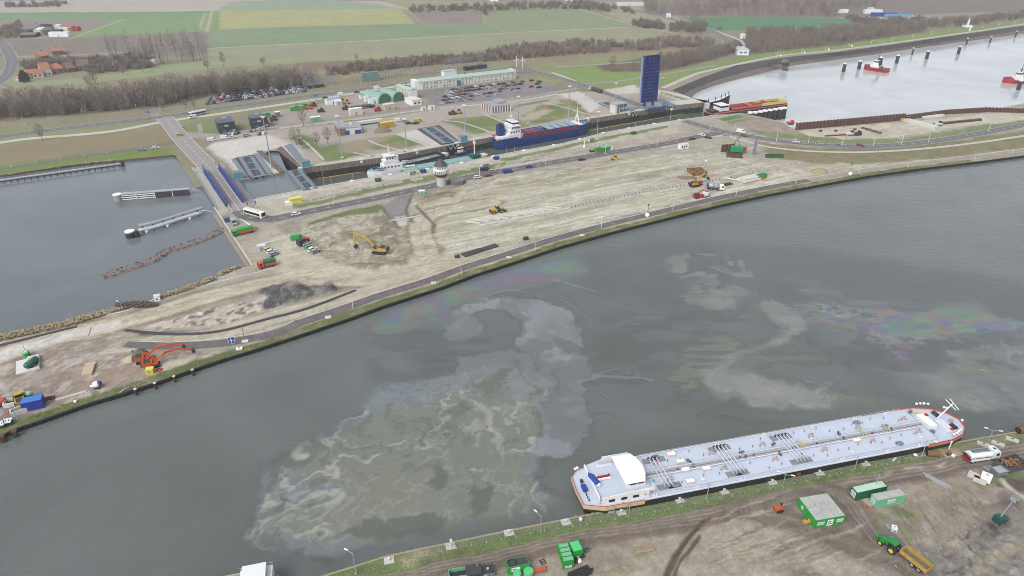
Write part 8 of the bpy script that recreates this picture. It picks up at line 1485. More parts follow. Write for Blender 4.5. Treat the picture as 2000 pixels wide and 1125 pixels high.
fx=L_*.865;part(t,'foremast',MB().cyl((fx,-2.6,7),(fx,-.4,13),.45,SW,.35,n=6).cyl((fx,2.6,7),(fx,.4,13),.45,SW,.35,n=6).bb(fx-.4,fx+.4,-1.4,1.4,11,12,SW).cyl((fx,0,13),(fx,0,18),.35,SW,.2,n=6).bb(fx-1.6,fx+1.6,-5.2,5.2,7.0,7.5,SW))
t,L_=ship_at('patrol_vessel','white vessel with cyan foredeck and busy superstructure in the lock','vessel',806,339,722,352,ZL,8,4.0,SW,paint('vessel deck',A(196,200,202),.6,var=.15),side=-1,bow=.3)
part(t,'foredeck',MB().prism([(L_*.68,-3),(L_*.9,-1.6),(L_*.97,0),(L_*.9,1.6),(L_*.68,3)],4.02,4.4,paint('cyan tarp',A(120,196,214),.6,var=.2)));part(t,'winch',MB().cyl((L_*.76,-1.6,4.9),(L_*.76,1.6,4.9),.7,NAVY,n=8).bb(L_*.8,L_*.86,-1,.4,4.4,5.4,NAVY))
s_=part(t,'superstructure',MB().bb(L_*.22,L_*.66,-3.3,3.3,4,6.6,SW).bb(L_*.3,L_*.62,-2.9,2.9,6.6,9,SW).bb(L_*.38,L_*.58,-2.6,2.6,9,11.4,SW).bb(L_*.36,L_*.6,-3,3,11.4,11.7,SW));pieces(s_,'window',wn,[((L_*.42+i*1.5,s2*2.62,9.9),0)for i in range(3)for s2 in(-1,1)]+[((L_*.3+i*2,s2*3.32,5.1),0)for i in range(6)for s2 in(-1,1)])
part(t,'mast',MB().cyl((L_*.47,0,11.7),(L_*.47,0,18),.3,SW,.15,n=6).bb(L_*.46,L_*.48,-1.6,1.6,14.4,14.7,SW).bb(L_*.42,L_*.46,-.6,.6,11.7,13,SW));part(t,'crane',MB().tube([(L_*.2,2,4),(L_*.2,2,7.5),(L_*.02,-1.4,6.2)],.35,SW,6).tube([(L_*.14,3,4.4),(L_*-.08,3,4.4)],.5,SW,6));part(t,'launch',MB().prism([(L_*.6,3.5),(L_*.78,3.4),(L_*.83,2.6),(L_*.78,2.0),(L_*.6,2.0)],4.5,5.5,LSTEEL,DSTEEL));part(t,'clutter',MB().bb(L_*.08,L_*.18,-3,-1,4,5.4,SW).bb(L_*.1,L_*.2,0,2,4,5,LSTEEL).cyl((L_*.3,1,9),(L_*.3,1,11),.8,SW,n=8))
t,L_=ship_at('teal_barge','barge with a pale teal deck alongside the near lock wall','barge',790,336.5,957,307,ZL,8,3.6,paint('grey hull',A(120,124,124),.6),TEAL,bow=.1,top=3.6);part(t,'gunwale',MB().bb(2,L_*.9,-4,-3.4,3.6,3.9,LSTEEL).bb(2,L_*.9,3.4,4,3.6,3.9,LSTEEL));pieces(t,'deck_panel',MB().bb(-2.9,2.9,-3.1,3.1,3.6,4.0,TEAL).mesh('deck_panel'),[((6+i*6.1,0,0),0)for i in range(int(L_*.72/6.1))]);x=L_*.84;part(t,'winch_house',MB().bb(x-2,x+3,-3,2.4,3.7,6,paint('winch green',A(30,96,70),.6)).cyl((x,1,6),(x+2,1,6.6),.9,MATS['winch green'],n=8));part(t,'mast',MB().cyl((x+.5,0,6),(x+.5,0,17),.4,SW,.25,n=6).bb(x,x+1,-.8,.8,12,13.5,SW));part(t,'bow_gear',MB().bb(x+5,x+8,-2,2,3.7,4.8,OFFW).bb(x+8.4,x+9.6,-1,1,3.7,4.5,ORANGE))
t,L_=ship_at('hopper_barge','long dark barge with an open grey hold beside the far lock wall','barge',778,329.5,887,304,ZL,9.5,3.8,paint('dark hull',A(64,64,70),.6,var=.2),paint('dark deck',A(96,96,98),.7,var=.2),bow=.14,top=3.8);part(t,'hold',MB().bb(3,L_*.82,-4,4,3.82,4.0,paint('hold grey',A(140,148,156),.7,var=.12)));part(t,'coaming',MB().bb(2.6,L_*.83,-4.4,-4,3.8,5.4,DSTEEL));part(t,'coaming',MB().bb(2.6,L_*.83,4,4.4,3.8,5.4,DSTEEL));part(t,'bulkhead',MB().bb(L_*.82,L_*.84,-4,4,3.8,5.6,DSTEEL));part(t,'bow_gear',MB().bb(L_*.87,L_*.93,-2,2,3.8,5,OFFW).bb(L_*.95,L_*.97,-1,1,3.8,4.8,paint('lime gear',A(180,190,120),.6)));part(t,'stern_gear',MB().bb(.8,2.2,-2,2,3.8,4.8,RED));part(t,'sand_patch',MB().bb(L_*.4,L_*.62,-1.4,1.2,4.0,4.3,LSTEEL))
t,L_=ship_at('work_boat','small dark blue work boat with a white wheelhouse by the gate recess','work boat',891,306,937,296,ZL,5.5,1.8,NAVY,paint('red deck',A(140,92,90),.7),bow=.2);part(t,'wheelhouse',MB().bb(2.5,6,-1.6,1.6,1.8,3.4,SW).bb(2.4,6.1,-1.65,1.65,3.4,4.2,GLASS).bb(2.2,6.3,-1.8,1.8,4.2,4.5,SW));part(t,'rail',MB().bb(7,L_*.85,-2.6,-2.4,1.8,2.8,NAVY).bb(7,L_*.85,2.4,2.6,1.8,2.8,NAVY));part(t,'deck_gear',MB().bb(9,14,-1,1,1.8,2.4,ORANGE).cyl((L_*.8,0,1.8),(L_*.8,0,4.4),.4,ORANGE,n=6))
t,L_=ship_at('red_coaster','long red and yellow inland ship leaving the lock into the harbour','cargo ship',1390,231,1545,210,ZL,11,2.6,paint('dark hull',A(64,64,70)),paint('salmon deck',A(206,120,100),.7,var=.15),bow=.06);part(t,'wheelhouse',MB().bb(8,16,-4,4,3.6,6,SW).bb(9,15,-3.6,3.6,6,7.4,GLASS).bb(8,16,-4.4,4.4,7.4,7.8,SW));part(t,'hold',MB().bb(20,L_*.93,-3.8,3.8,3.62,3.8,paint('hold red',A(120,56,50),.8,var=.3)));YP=paint('panel yellow',A(232,216,130),.6,var=.15)
for s_ in(-1,1):part(t,'coaming',MB().bb(19,L_*.62,s_*4.2-.3,s_*4.2+.3,3.6,5.2,paint('coaming salmon',A(214,110,96),.6,var=.2)).bb(L_*.62,L_*.94,s_*4.2-.3,s_*4.2+.3,3.6,5.6,YP))
part(t,'hatch_beam',MB().bb(L_*.48,L_*.52,-4,4,4.6,5.2,MATS['coaming salmon']).bb(L_*.70,L_*.72,-4,4,5,6,MATS['coaming salmon']).bb(L_*.93,L_*.95,-4,4,3.7,5.6,YP));part(t,'stern_deck',MB().bb(1,7,-3.8,3.8,3.6,4.4,DSTEEL));part(t,'bow_mast',MB().cyl((L_*.97,0,3.6),(L_*.97,0,8),.15,DSTEEL,n=5))
t,L_=ship_at('cargo_barge','inland barge with a white wheelhouse cut by the bottom edge','barge',330,1166,564,1119,ZW,9,2.6,paint('dark hull',A(64,64,70)),paint('barge deck',A(150,142,138),.7,var=.2),side=-1,bow=.2);part(t,'gunwale',MB().bb(2,L_*.8,4.1,4.5,2.6,3.0,paint('tan gunwale',A(196,180,156),.7)));part(t,'hold_rim',MB().bb(2,L_-13,2.6,3,2.6,3.6,paint('maroon rim',A(116,76,72),.7)));s_=part(t,'wheelhouse',MB().bb(L_-9,L_-2.5,-3.4,3.4,2.6,4.8,SW).bb(L_-8,L_-4,-2.8,2.8,4.8,5.9,GLASS).bb(L_-8.4,L_-3.6,-3.2,3.2,5.9,6.2,SW));pieces(s_,'window',wn,[((L_-8+i*1.6,y_,3.4),0)for i in range(3)for y_ in(-3.42,3.46)]);part(t,'deck_box',MB().bb(L_-12,L_-10,-1,1,2.6,3.5,LSTEEL));part(t,'rail',MB().bb(L_-9,L_-2.5,3.3,3.4,5.5,5.6,LSTEEL).bb(L_-9,L_-8.9,3.3,3.4,4.8,5.5,LSTEEL).bb(L_-2.6,L_-2.5,3.3,3.4,4.8,5.5,LSTEEL))
def tug(u0,v0,u1,v1,lab):
 t,L_=ship_at('tugboat',lab,'tugboat',u1,v1,u0,v0,ZL,9,3.0,RED,paint('tug deck',A(120,84,80),.7),side=-1,bow=.3);part(t,'fender',MB().bb(L_*.1,L_*.7,-4.7,-4.4,1.6,2.3,BLACK).bb(L_*.1,L_*.7,4.4,4.7,1.6,2.3,BLACK));part(t,'bow_bulwark',MB().prism([(L_*.7,-4.3),(L_*.88,-2.6),(L_*1.0,0),(L_*.88,2.6),(L_*.7,4.3)],3.0,4.4,RED,DSTEEL))
 s_=part(t,'superstructure',MB().bb(L_*.38,L_*.74,-3,3,3,5.6,SW).bb(L_*.42,L_*.66,-2.4,2.4,5.6,7.6,SW).bb(L_*.46,L_*.62,-2.2,2.2,7.6,8.8,GLASS).bb(L_*.45,L_*.63,-2.5,2.5,8.8,9.2,SW));part(t,'funnel',MB().bb(L_*.36,L_*.42,-2.4,-1,5,9,BLACK).bb(L_*.36,L_*.42,1,2.4,5,9,BLACK));part(t,'mast',MB().cyl((L_*.5,0,9.2),(L_*.5,0,17),.3,DSTEEL,.12,n=5).bb(L_*.47,L_*.53,-1,1,11,11.6,DSTEEL));part(t,'towing_winch',MB().cyl((L_*.3,-1.2,3.8),(L_*.3,1.2,3.8),.8,DSTEEL,n=8))
tug(1683,136,1731,143,'red and white tugboat moored among the dolphins in the harbour');tug(1960,163,2022,166,'red and white tugboat at the right edge of the harbour')
def dolphin(u,v,r_,lab,grp=None,zt=0.0):
 c=G(u,v,zt);t=thing('dolphin',lab,'mooring dolphin',(c.x,c.y,0),0,grp);part(t,'shaft',MB().cyl((0,0,ZL-4),(0,0,zt-.9),r_,DWOOD,n=10));part(t,'cap',MB().cyl((0,0,zt-.9),(0,0,zt),r_*1.12,WHITE,n=10));part(t,'ladder',MB().bb(-.3,.3,-r_-.15,-r_,ZL-2,zt-1,DSTEEL))
for u,v in((1651,123),(1681,118),(1722,111),(1755,107),(1814,99),(1876,90),(1995,156)):dolphin(u,v,1.55,'thick dark mooring dolphin with a white cap in the harbour','thick harbour dolphins',1.0)
for u,v in((1785,93),(1891,74),(1937,71.5),(1987,60)):dolphin(u,v,.85,'thin dark mooring pile in the harbour near the stone slope','thin harbour piles',0.0)
for u,v in((1466,218.5),(1476,218),(1486,216.5),(1495,215),(1505,213.5),(1515,212),(1525,210.5),(1533,209.5)):dolphin(u,v,1.7,'white capped dolphin in the close row beside the red ship','row of white capped dolphins beside the red ship',1.2)
t=thing('timber_jetty','dark timber jetty reaching from the stone slope into the harbour','jetty',tuple(G(1500,121)));o_=G(1500,121);e_=G(1540,127,-2)-o_;part(t,'deck',MB().box(tuple(e_/2),(e_.length,4,.5),DWOOD,math.atan2(e_.y,e_.x)));m_=MB()
for i in range(6):c=e_*(.72+i*.05);m_.cyl((c.x,c.y-1.5,ZL-3),(c.x,c.y-1.5,1.5),.3,DWOOD,n=5).cyl((c.x,c.y+1.5,ZL-3),(c.x,c.y+1.5,2.5),.3,CONC,n=5)
part(t,'pile',m_)
RB=paint('sheet pile rust',A(116,84,72),.85,var=.28,scale=.5,dirt=A(84,62,56),jitter=.1)
for px,dz,lab in(([(1557,254),(1765,235)],zat(1557,254,240),'tall rusty brown sheet pile wall along the sandy harbour platform'),([(1765,234),(1850,223),(1925,218.5),(1960,219.5),(2040,223)],3.2,'lower rusty sheet pile wall behind the white slab on the harbour platform')):
 pp=along(px,2.6 if dz>4 else 2.4);t=thing('sheet_pile_wall',lab,'sheet pile wall',tuple(pp[0][0]));w_=2.6 if dz>4 else 2.4
 sec=[(-w_/2,.6),(-w_*.22,.6),(-w_*.05,-.6),(w_*.28,-.6),(w_*.45,.6),(w_/2,.6)];pl=MB().add([(x,y,-8)for x,y in sec]+[(x,y,dz)for x,y in sec]+[(x,y+.12,dz)for x,y in sec],[(i,i+1,i+7,i+6)for i in range(5)]+[(i+6,i+7,i+13,i+12)for i in range(5)],RB).mesh('sheet_pile');pieces(t,'sheet_pile',pl,[(tuple(p-pp[0][0]),hh)for p,hh in pp])
bk=MB().bb(-.9,.9,-.6,.6,0,1.1,paint('brown stump',A(134,100,78),.85,var=.2)).bb(-1,1,-.1,.1,1.1,1.3,RUST).mesh('anchor_block')
for u,v in((1602,257),(1632,257),(1669,254.5),(1685,251.5),(1692,253.5),(1698,255),(1705,257.5),(1711,259),(1718,261)):single('anchor_block',bk,'small brown anchor block on the sandy harbour platform','block',tuple(G(u,v)),.2,'brown anchor blocks on the harbour platform')
single('white_slab',MB().bb(-14,14,-2.6,2.6,0,1.6,paint('pale slab',A(220,218,212),.8,var=.1)).bb(-14,14,-.2,.2,1.6,1.8,OFFW),'long pale slab lying across the sandy harbour platform','slab',tuple(G(1791,242)),vhead(1770,234,1813,245));single('white_pile_stack',MB().bb(-9,9,-1.6,1.6,0,1.2,OFFW).bb(-4,4,-2.6,-1.6,0,.8,CONCL),'stack of pale beams behind the long slab on the harbour platform','beams',tuple(G(1823,229)),vhead(1800,230,1840,225));single('rust_strip',MB().bb(-9,9,-.4,.4,0,.7,RUST).bb(-9,9,-.1,.1,.7,.8,RED),'long rusty waling on the sandy harbour platform','waling',tuple(G(1636,265)),vhead(1615,266,1660,263));single('rust_strip',MB().bb(-20,20,-.6,.6,0,1.3,RUST).bb(-20,20,.6,.8,0,1.4,BLACK),'long rusty wall strip right of the pale slab','waling',tuple(G(1870,240)),vhead(1815,246,1925,235))
for u,v,m_,lab in((1660,264,OFFW,'white machine on the harbour platform'),(1674,264,DSTEEL,'dark machine group on the harbour platform'),(1767,236,YELLOW,'yellow machine at the corner of the sheet pile wall'),(1832,245,OFFW,'white machine right of the pale slab'),(1543,243,ORANGE,'orange boat shaped box at the tip of the harbour mound')):t=thing('machine',lab,'machine',tuple(G(u,v)),.2);part(t,'body',MB().bb(-2.4,2.4,-1.1,1.1,.4,1.8,m_));part(t,'cab',MB().bb(.4,1.8,-.9,.9,1.8,2.9,GLASS if m_ is not ORANGE else ORANGE));part(t,'track',track_mb(4,-1.3,-.9,.7))
#  BUILDINGS NORTH OF THE LOCK
def block(name,lab,fl,fr,brk,z,H_,wall,roof,cat='building',wins=(),zf=0.0,gable=0,arch=0,pan=0):
 cen,hd,L_,D_=fitbox(fl,fr,brk,z);t=thing(name,lab,cat,(cen.x,cen.y,0),hd);x,y=L_/2,D_/2
 if arch:
  pr=[(-x,0),(-x,H_*.35)]+[(-x*math.cos(a_),H_*.35+H_*.65*math.sin(a_))for a_ in[k*math.pi/10 for k in range(1,10)]]+[(x,H_*.35),(x,0)]
  part(t,'wall',MB().yprism(pr,-y,-y+.5,wall));part(t,'roof',MB().yprism(pr,-y+.5,y,roof));part(t,'door',MB().bb(-x*.4,x*.4,-y-.06,-y,0,H_*.6,wall));pieces(t,'roof_seam',MB().yprism([(p_[0]*1.01,p_[1]*1.01)for p_ in pr],-.12,.12,roof).mesh('roof_seam'),[((0,-y+2+k*(D_-3)/6,0),0)for k in range(7)])
 else:
  part(t,'wall',MB().bb(-x,x,-y,y,0,H_,wall))
  if gable:rf=part(t,'roof',MB().xprism([(-y-.4,H_),(0,H_+gable),(y+.4,H_)],-x-.3,x+.3,roof));part(rf,'chimney',MB().bb(-.4,.4,-.4,.4,H_,H_+gable+1,paint('chimney brick',A(140,90,70),.9)))if gable<5 else None
  else:part(t,'roof',MB().bb(-x-.15,x+.15,-y-.15,y+.15,H_,H_+.4,roof))
 for(xx,zz,w,h_,m_)in wins:part(t,'window',MB().bb(xx*L_-w/2,xx*L_+w/2,-y-.12,-y-.02,zz,zz+h_,m_))
 if pan:
  pm=MB().bb(-.1,.1,-.08,.02,.1,H_-.1,DSTEEL if wall is not WHITE else OFFW).mesh('panel_joint');pieces(t,'panel_joint',pm,[((-x+(i+.5)*L_/pan,-y,0),0)for i in range(pan)])
 return t,L_,D_,H_
BKC=paint('black cladding',A(62,64,76),.5,var=.12);SOL=paint('solar roof',A(92,98,116),.4,var=.15)
for fl,fr,bk_,lab in(((425,242),(458,238),(449,228),'black two storey office cube with solar roof, nearer the road bridge'),((489,233),(522,229),(516,222.5),'black two storey office cube with solar roof, beside the brown yard')):
 t,L_,D_,H_=block('office_building',lab,fl,fr,bk_,6.4,6.4,BKC,SOL,wins=((-.32,3.9,1.8,1.1,BLUEGL),(-.02,3.9,2.4,1.3,LSTEEL),(.2,.8,2.2,1,BLUEGL),(.38,.8,1.8,1,LSTEEL),(-.2,.6,2.2,1.4,BLUEGL)),pan=8);pieces(t,'solar_panel',MB().bb(-L_/12+.1,L_/12-.1,-D_/6+.15,D_/6-.15,0,.18,SOL).mesh('solar_panel'),[((-L_/2+(i+.5)*L_/6,-D_/2+(j+.5)*D_/3,6.8),0)for i in range(6)for j in range(3)]);part(t,'roof_unit',MB().bb(-1,1,1,2.5,6.98,7.8,LSTEEL))
BRK2=paint('brown brick',A(136,114,100),.9,var=.15);FLAT=paint('flat grey roof',A(170,172,178),.8,var=.12)
t,L_,D_,H_=block('brick_house','low brown brick house with blue doors beside the tall mast',(662,266),(707,261),(700,250),0,4.4,BRK2,FLAT,wins=((-.12,.2,2.6,2.8,BLUE),(.28,.2,2.2,2.6,BLUE),(.42,.2,1.8,2.6,BLUE),(.1,.2,3,3.4,OFFW)));part(t,'white_facade',MB().bb(-L_*.18,L_/2,-D_/2-.04,-D_/2,0,4.3,OFFW));part(t,'roof_house',MB().bb(-L_/2,-L_*.1,-D_/2,D_/2,4.8,5.4,FLAT).bb(L_*.1,L_*.16,-1,1,4.8,5.8,WHITE))
t,L_,D_,H_=block('brick_house','low brown building with white pilasters behind the lawns',(961,222),(997,217),(986,206),0,4.4,BRK2,FLAT);pieces(t,'pilaster',MB().bb(-.35,.35,-.15,.1,0,4.6,WHITE).mesh('pilaster'),[((-L_/2+i*L_/7,-D_/2,0),0)for i in range(8)]+[((-L_/2,-D_/2+i*D_/6,0),math.pi/2)for i in range(7)]);part(t,'roof_house',MB().bb(0,L_*.45,-D_*.2,D_*.4,4.8,6.2,FLAT))
NG=paint('hall green wall',A(70,132,104),.6,var=.08);NR=paint('hall green roof',A(150,186,172),.5,var=.08,scale=.3)
block('storage_hall','green round roofed hall, left of the pair',(740.5,203),(763,198),(741,187),0,6.6,NG,NR,'hall',arch=1);block('storage_hall','green round roofed hall, right of the pair',(769,199.5),(790,195.5),(768,185),0,6.6,NG,NR,'hall',arch=1)
CRW=paint('cream wall',A(236,232,222),.7,var=.06);MNT=paint('mint roof long',A(182,206,197),.6,var=.08,scale=.15)
t,L_,D_,H_=block('white_hall','short white building with mint roof behind the green halls',(774,184),(801,194),(814,191),0,6.5,CRW,MNT,gable=1.2,pan=9);part(t,'end_gable',MB().bb(L_/2,L_/2+.2,-D_/2,D_/2,0,6.6,WHITE))
LW_=[(k/22-.47,zz,1.3,.8,STEEL if(k*7+int(zz))%3 else BLUEGL)for k in range(22)for zz in(1.0,3.9)if(k*5+int(zz))%7]
t,L_,D_,H_=block('long_building','very long white two storey building with mint green roof',(820,176),(1003,155),(1000,149),0,6.2,CRW,MNT,gable=1.5,wins=LW_,pan=30);part(t,'entrance',MB().bb(-L_*.12,-L_*.08,-D_/2-1,-D_/2-.2,0,4,BLUEGL));part(t,'end_block',MB().bb(-L_/2-3.5,-L_/2-.1,-D_/2+1,D_/2-1,0,7,WHITE));part(t,'end_block',MB().bb(L_/2+.1,L_/2+3,-D_/2+1,D_/2-1,0,7.2,OFFW))
t,L_,D_,H_=block('gate_house','small white flat house beside the car park entrance',(806,207),(824,204),(819,196),0,3.6,WHITE,OFFW,wins=((-.2,1.2,1.6,1.1,GLASS),(.2,1.2,1.6,1.1,GLASS)));block('white_annex','white flat annex left of the long white building',(812,174),(824,176),(826,168),0,4.5,WHITE,OFFW)
block('flat_pavilion','white flat pavilion behind the long white building',(868,150),(892,147),(890,144),0,4,WHITE,MNT)
def bx(u,v,L_,D_,H_,m_,lab,name='storage_box',cat='container',rz=None,rf=None,z=0):t=thing(name,lab,cat,tuple(G(u,v,z)),DIRL if rz is None else rz);part(t,'wall',MB().bb(-L_/2,L_/2,-D_/2,D_/2,0,H_,m_));part(t,'roof',MB().bb(-L_/2-.1,L_/2+.1,-D_/2-.1,D_/2+.1,H_,H_+.2,rf or m_));part(t,'door',MB().bb(-.5,.5,-D_/2-.05,-D_/2,.1,min(2.2,H_-.3),STEEL));return t
for a_ in((576,216,6,2.6,2.8,GREEN,'green container, left of the three in the brown yard',LGREEN),(585,215,6,2.6,2.8,GREEN,'green container, middle of the three in the brown yard',LGREEN),(594,211,5,2.6,2.8,DGREEN,'green container with orange base, right of the three in the brown yard',GREEN),(522,227,4,2.4,2.6,GREEN,'small green container behind the second office cube',LGREEN),(617,238,6.5,3,3.4,LGREEN,'pale green tank box at the front of the brown yard',WHITE),(695,224,9,3.4,4.4,paint('cream container',A(238,232,212),.6),'cream white tall container at the yard edge',WHITE),(760,214,8,3.6,4,paint('beige hut',A(214,202,182),.7),'beige container in front of the green halls',OFFW),(714,192,9,3,3.4,WHITE,'white container furthest left of the green halls',FLAT),(722,197,8,3,3.6,WHITE,'white container in the middle left of the green halls',OFFW),(731,202,8,3,3.4,WHITE,'white container touching the left green hall',OFFW),(650,203,10,5,4,WHITE,'white tent like box beside the yellow machines',paint('pale blue tarp',A(150,176,214),.6)),(661,205,5,4,3.2,OFFW,'smaller white box beside the yellow machines',WHITE),(746,249,4,2.6,3,paint('teal container',A(90,128,150),.6),'teal container left of the yellow truck on the lawn',STEEL),(756,249,9,3,3.6,YELLOW,'yellow box truck on the lawn behind the middle gate',paint('site yellow',A(236,216,60))),(680,244,6,2.6,3,YELLOW,'yellow container behind the brick house',YELLOW),(535,236,0.1+4,2,1.2,DSTEEL,'dark flat machine in the brown yard',RUST),(827,216,3,2.4,2.4,WHITE,'white gate cabin left of the car park entrance',OFFW),(843,214,4,2.4,2.6,WHITE,'white gate cabin right of the car park entrance',OFFW),(543,228,3,3,3.4,STEEL,'grey mast tank in the brown yard',WHITE)):bx(*a_[:7],rf=a_[7])
t=thing('flatbed_trailer','long dark flatbed trailer in front of the white containers','trailer',tuple(G(709,212)),DIRL);part(t,'bed',MB().bb(-9,9,-1.3,1.3,1.0,1.6,DSTEEL));part(t,'load',MB().bb(-8.5,6,-1.2,1.2,1.6,2.6,paint('blue grey load',A(96,104,126),.7)));part(t,'wheels',MB().bb(-7,-3,-1.2,1.2,0,1,BLACK).bb(5,8,-1.2,1.2,0,1,BLACK))
t=thing('pipe_trailer','pale long trailer load behind the brown brick house','trailer',tuple(G(716,243)),DIRL);part(t,'load',MB().bb(-11,11,-1.4,1.4,.9,2.6,OFFW));part(t,'bed',MB().bb(-11,11,-1.2,1.2,.5,.9,DSTEEL))
for u,v,m_,lab in((668,201,YELLOW,'yellow machine left in the brown yard'),(677,203,YELLOW,'yellow machine right in the brown yard'),(675,214,RUST,'rust brown machine in the brown yard'),(627,219,DSTEEL,'dark tractor in the middle of the brown yard'),(534,234,RUST,'brown machine by the second office cube'),(738,217,RED,'red and white machine in front of the containers'),(895,222,YELLOW,'small yellow tractor by the lawn path'),(883,224,RUST,'brown trailer by the yellow tractor'),(612,208,RUST,'rusty scrap stack in the brown yard'),(604,213,ORANGE,'orange skip beside the green containers')):t=thing('work_machine',lab,'machine',tuple(G(u,v)),.3);part(t,'body',MB().bb(-2.4,2.4,-1.2,1.2,.5,2.0,m_));part(t,'cab',MB().bb(-.2,1.4,-.9,.9,2.0,3.2,GLASS));part(t,'wheels',MB().bb(-2.2,-1,-1.3,1.3,0,1,BLACK).bb(1,2.2,-1.3,1.3,0,1,BLACK))
for u,v,c_,k,lab in((415,275,'white','van','white van on the cabin road, furthest left'),(440,271,'white','van','white van on the cabin road, second from left'),(455,269,'white','car','white car on the cabin road below the first office cube'),(482,266,'silver','car','silver car on the cabin road between the office cubes'),(508,263,'black','car','dark car on the cabin road below the second office cube'),(516,262,'white','car','white car on the cabin road right of the dark one'),(443,263,'grey','car','grey car parked at the first office cube, furthest left'),(450,262,'silver','car','silver car parked at the first office cube'),(457,262,'white','car','white car parked at the first office cube'),(464,261,'black','car','black car parked at the first office cube'),(491,257,'grey','car','grey car parked at the second office cube'),(498,256,'silver','car','silver car parked at the second office cube'),(506,255,'white','car','white car parked at the second office cube'),(514,254,'silver','van','silver van parked at the second office cube'),(352,265,'yellow','car','yellow car on the road towards the bridge'),(278,294,'silver','car','silver car parked on the grass by the basin, left'),(304,290,'white','car','white car parked on the grass by the basin, right'),(667,186,'white','van','white van on the parallel road'),(697,181,'black','car','black car on the parallel road'),(737,173,'white','van','white van on the parallel road near the halls'),(635,192,'black','car','black car on the parallel road at the left'),(779,237,'white','van','white van by the middle lawns'),(791,238,'yellow','car','yellow car by the middle lawns, left'),(798,242,'blue','car','blue car by the middle lawns'),(816,238,'yellow','van','yellow van by the middle lawns, right'),(812,242,'black','car','black car by the middle lawns')):car(u,v,DIRL+(.9 if 255<v<264 and u<530 else 0),c_,lab,k,z=.09)
t=lorry(1163,179,vhead(1182,184,1148,174),'long lorry with dark red load on the bridge approach',WHITE,RUST,14)
rg=random.Random(21);cw_=['white','white','silver','silver','silver','grey','grey','black','black','white','red','navy']
for r_ in range(4):
 for i in range(29):
  u=408+i*6.7+r_*3;v=203.5-r_*4.7-i*.86
  if u<600 and rg.random()<.93:c_=rg.choice(cw_);car(u,v,.95+rg.uniform(-.08,.08),c_,c_+' car in the crowded car park beside the bare wood','car','cars in the car park beside the bare wood',z=0.02)
for r_ in range(5):
 for i in range(24):
  u=864+i*9+r_*3;v=203-r_*6.6-i*(1.5-r_*.12);d=.9 if(i<4 or(r_>2 and i<15))else(.55 if r_>0 and i<19 else .3)
  if u<1080-r_*6 and rg.random()<d:c_=rg.choice(cw_);car(u,v,.5+rg.uniform(-.06,.06),c_,c_+' car in the large car park of the long white building','car','cars in the large car park',z=.1)
def screen(u0,v0,u1,v1,vt,lab,nx=6,nz=5):
 a_,h,L_=frame(u0,v0,u1,v1);H_=zat(u0,v0,vt);t=thing('lattice_screen',lab,'lattice screen',tuple(a_),h);m=MB();SCR=paint('lattice grey',A(150,160,164),.6,var=.1)
 for i in range(nx+1):m.bb(i*L_/nx-.16,i*L_/nx+.16,-.16,.16,0,H_,SCR)
 for k in range(1,nz+1):m.bb(0,L_,-.1,.1,k*H_/nz-.12,k*H_/nz+.12,SCR)
 part(t,'frame',m);part(t,'mesh',MB().add([(0,.3,.4),(L_,.3,.4),(L_,.3,H_),(0,.3,H_)],[(0,1,2,3)],MESHM));part(t,'brace',MB().tube([(0,-.5,0),(L_,-.5,H_)],.12,SCR,4))
for a_ in((594,169,608,167,135,'tall grey lattice screen at the left end of the test strip',3,8),(619,168,659,163,146,'wide grey lattice screen right of the tall left one',9,4),(690,160,740,154,150,'low grey lattice screen left of the teal box',9,2),(742,154,800,147,140,'low grey lattice screen right of the teal box',10,3),(805,148,868,141,132,'long grey lattice screen left of the wide right one',12,3),(872,138,914,133,116,'wide grey lattice screen before the tall right one',9,4),(932,133,944,131,103,'tall grey lattice screen at the right end of the test strip',3,8)):screen(*a_)
bx(723,158,14,4,7,paint('lattice teal',A(120,150,150),.7),'teal grey box among the lattice screens','test_box','box');bx(611,172,18,3,2,DWOOD,'dark shelter row at the foot of the left lattice screen','shelter','shelter');bx(928,135,22,4,3,DSTEEL,'dark shelter row at the foot of the right lattice screen','shelter','shelter')
MRG='lamp posts along the main road'
for u,v,vt in((54,262,244),(48,249,231),(165,238,218),(270,226,206),(289,233,210),(313,215,194),(351,223,203),(382,214,193),(478,215,192),(513,222,196),(571,203,182),(605,205,178),(650,190,172),(682,187,152),(705,172,154),(725,168,148),(742,162,145),(792,162,146),(180,250,233),(1097,158,142),(1125,176,160),(1145,120,108),(1042,124,110),(1078,128,113),(1138,124,110),(972,127,112),(905,187,158),(1044,186,172),(1230,206,192),(965,200,158),(1320,165,150)):lamp(u,v,vt,'slim pale lamp post beside the main road behind the lock',1,2.0,MRG,r=.12)
for u,v,vt in((1518,111,104),(1565,105,97),(1612,99,92),(1658,92,85),(1701,86.5,80),(1741,81,74),(1781,75,68),(1818,69.5,62),(1853,64,57),(1918,56,49),(1950,52,45),(1980,48.5,41)):
 t=lamp(u,v,vt,'white lamp post with a round sign on the harbour dyke',1,0,'lamp posts on the harbour dyke',mat=WHITE,r=.14)
 if u<1700:part(t,'round_sign',MB().cyl((3,-.1,1.2),(3,.1,1.2),1.0,WHITE,n=10).cyl((3,0,0),(3,0,.3),.2,WHITE,n=5))
for u,v,w_,lab in((289,227,2.8,'blue direction sign at the road junction by the wood'),(617,195,3,'small blue sign on the main road'),(1290,31,4,'blue sign on the far road'),(1405,62,5,'blue sign at the bend of the far road'),(1446,95,3.5,'blue sign at the dyke building'),(360,257,1.6,'small blue sign by the bridge road')):t=thing('road_sign',lab,'sign',tuple(G(u,v)),0);part(t,'post',MB().cyl((0,0,0),(0,0,4),.15,LSTEEL,n=5));part(t,'panel',MB().bb(-w_/2,w_/2,-.1,.1,2.2,2.2+w_*.6,paint('sign blue',A(40,110,190),.5)))
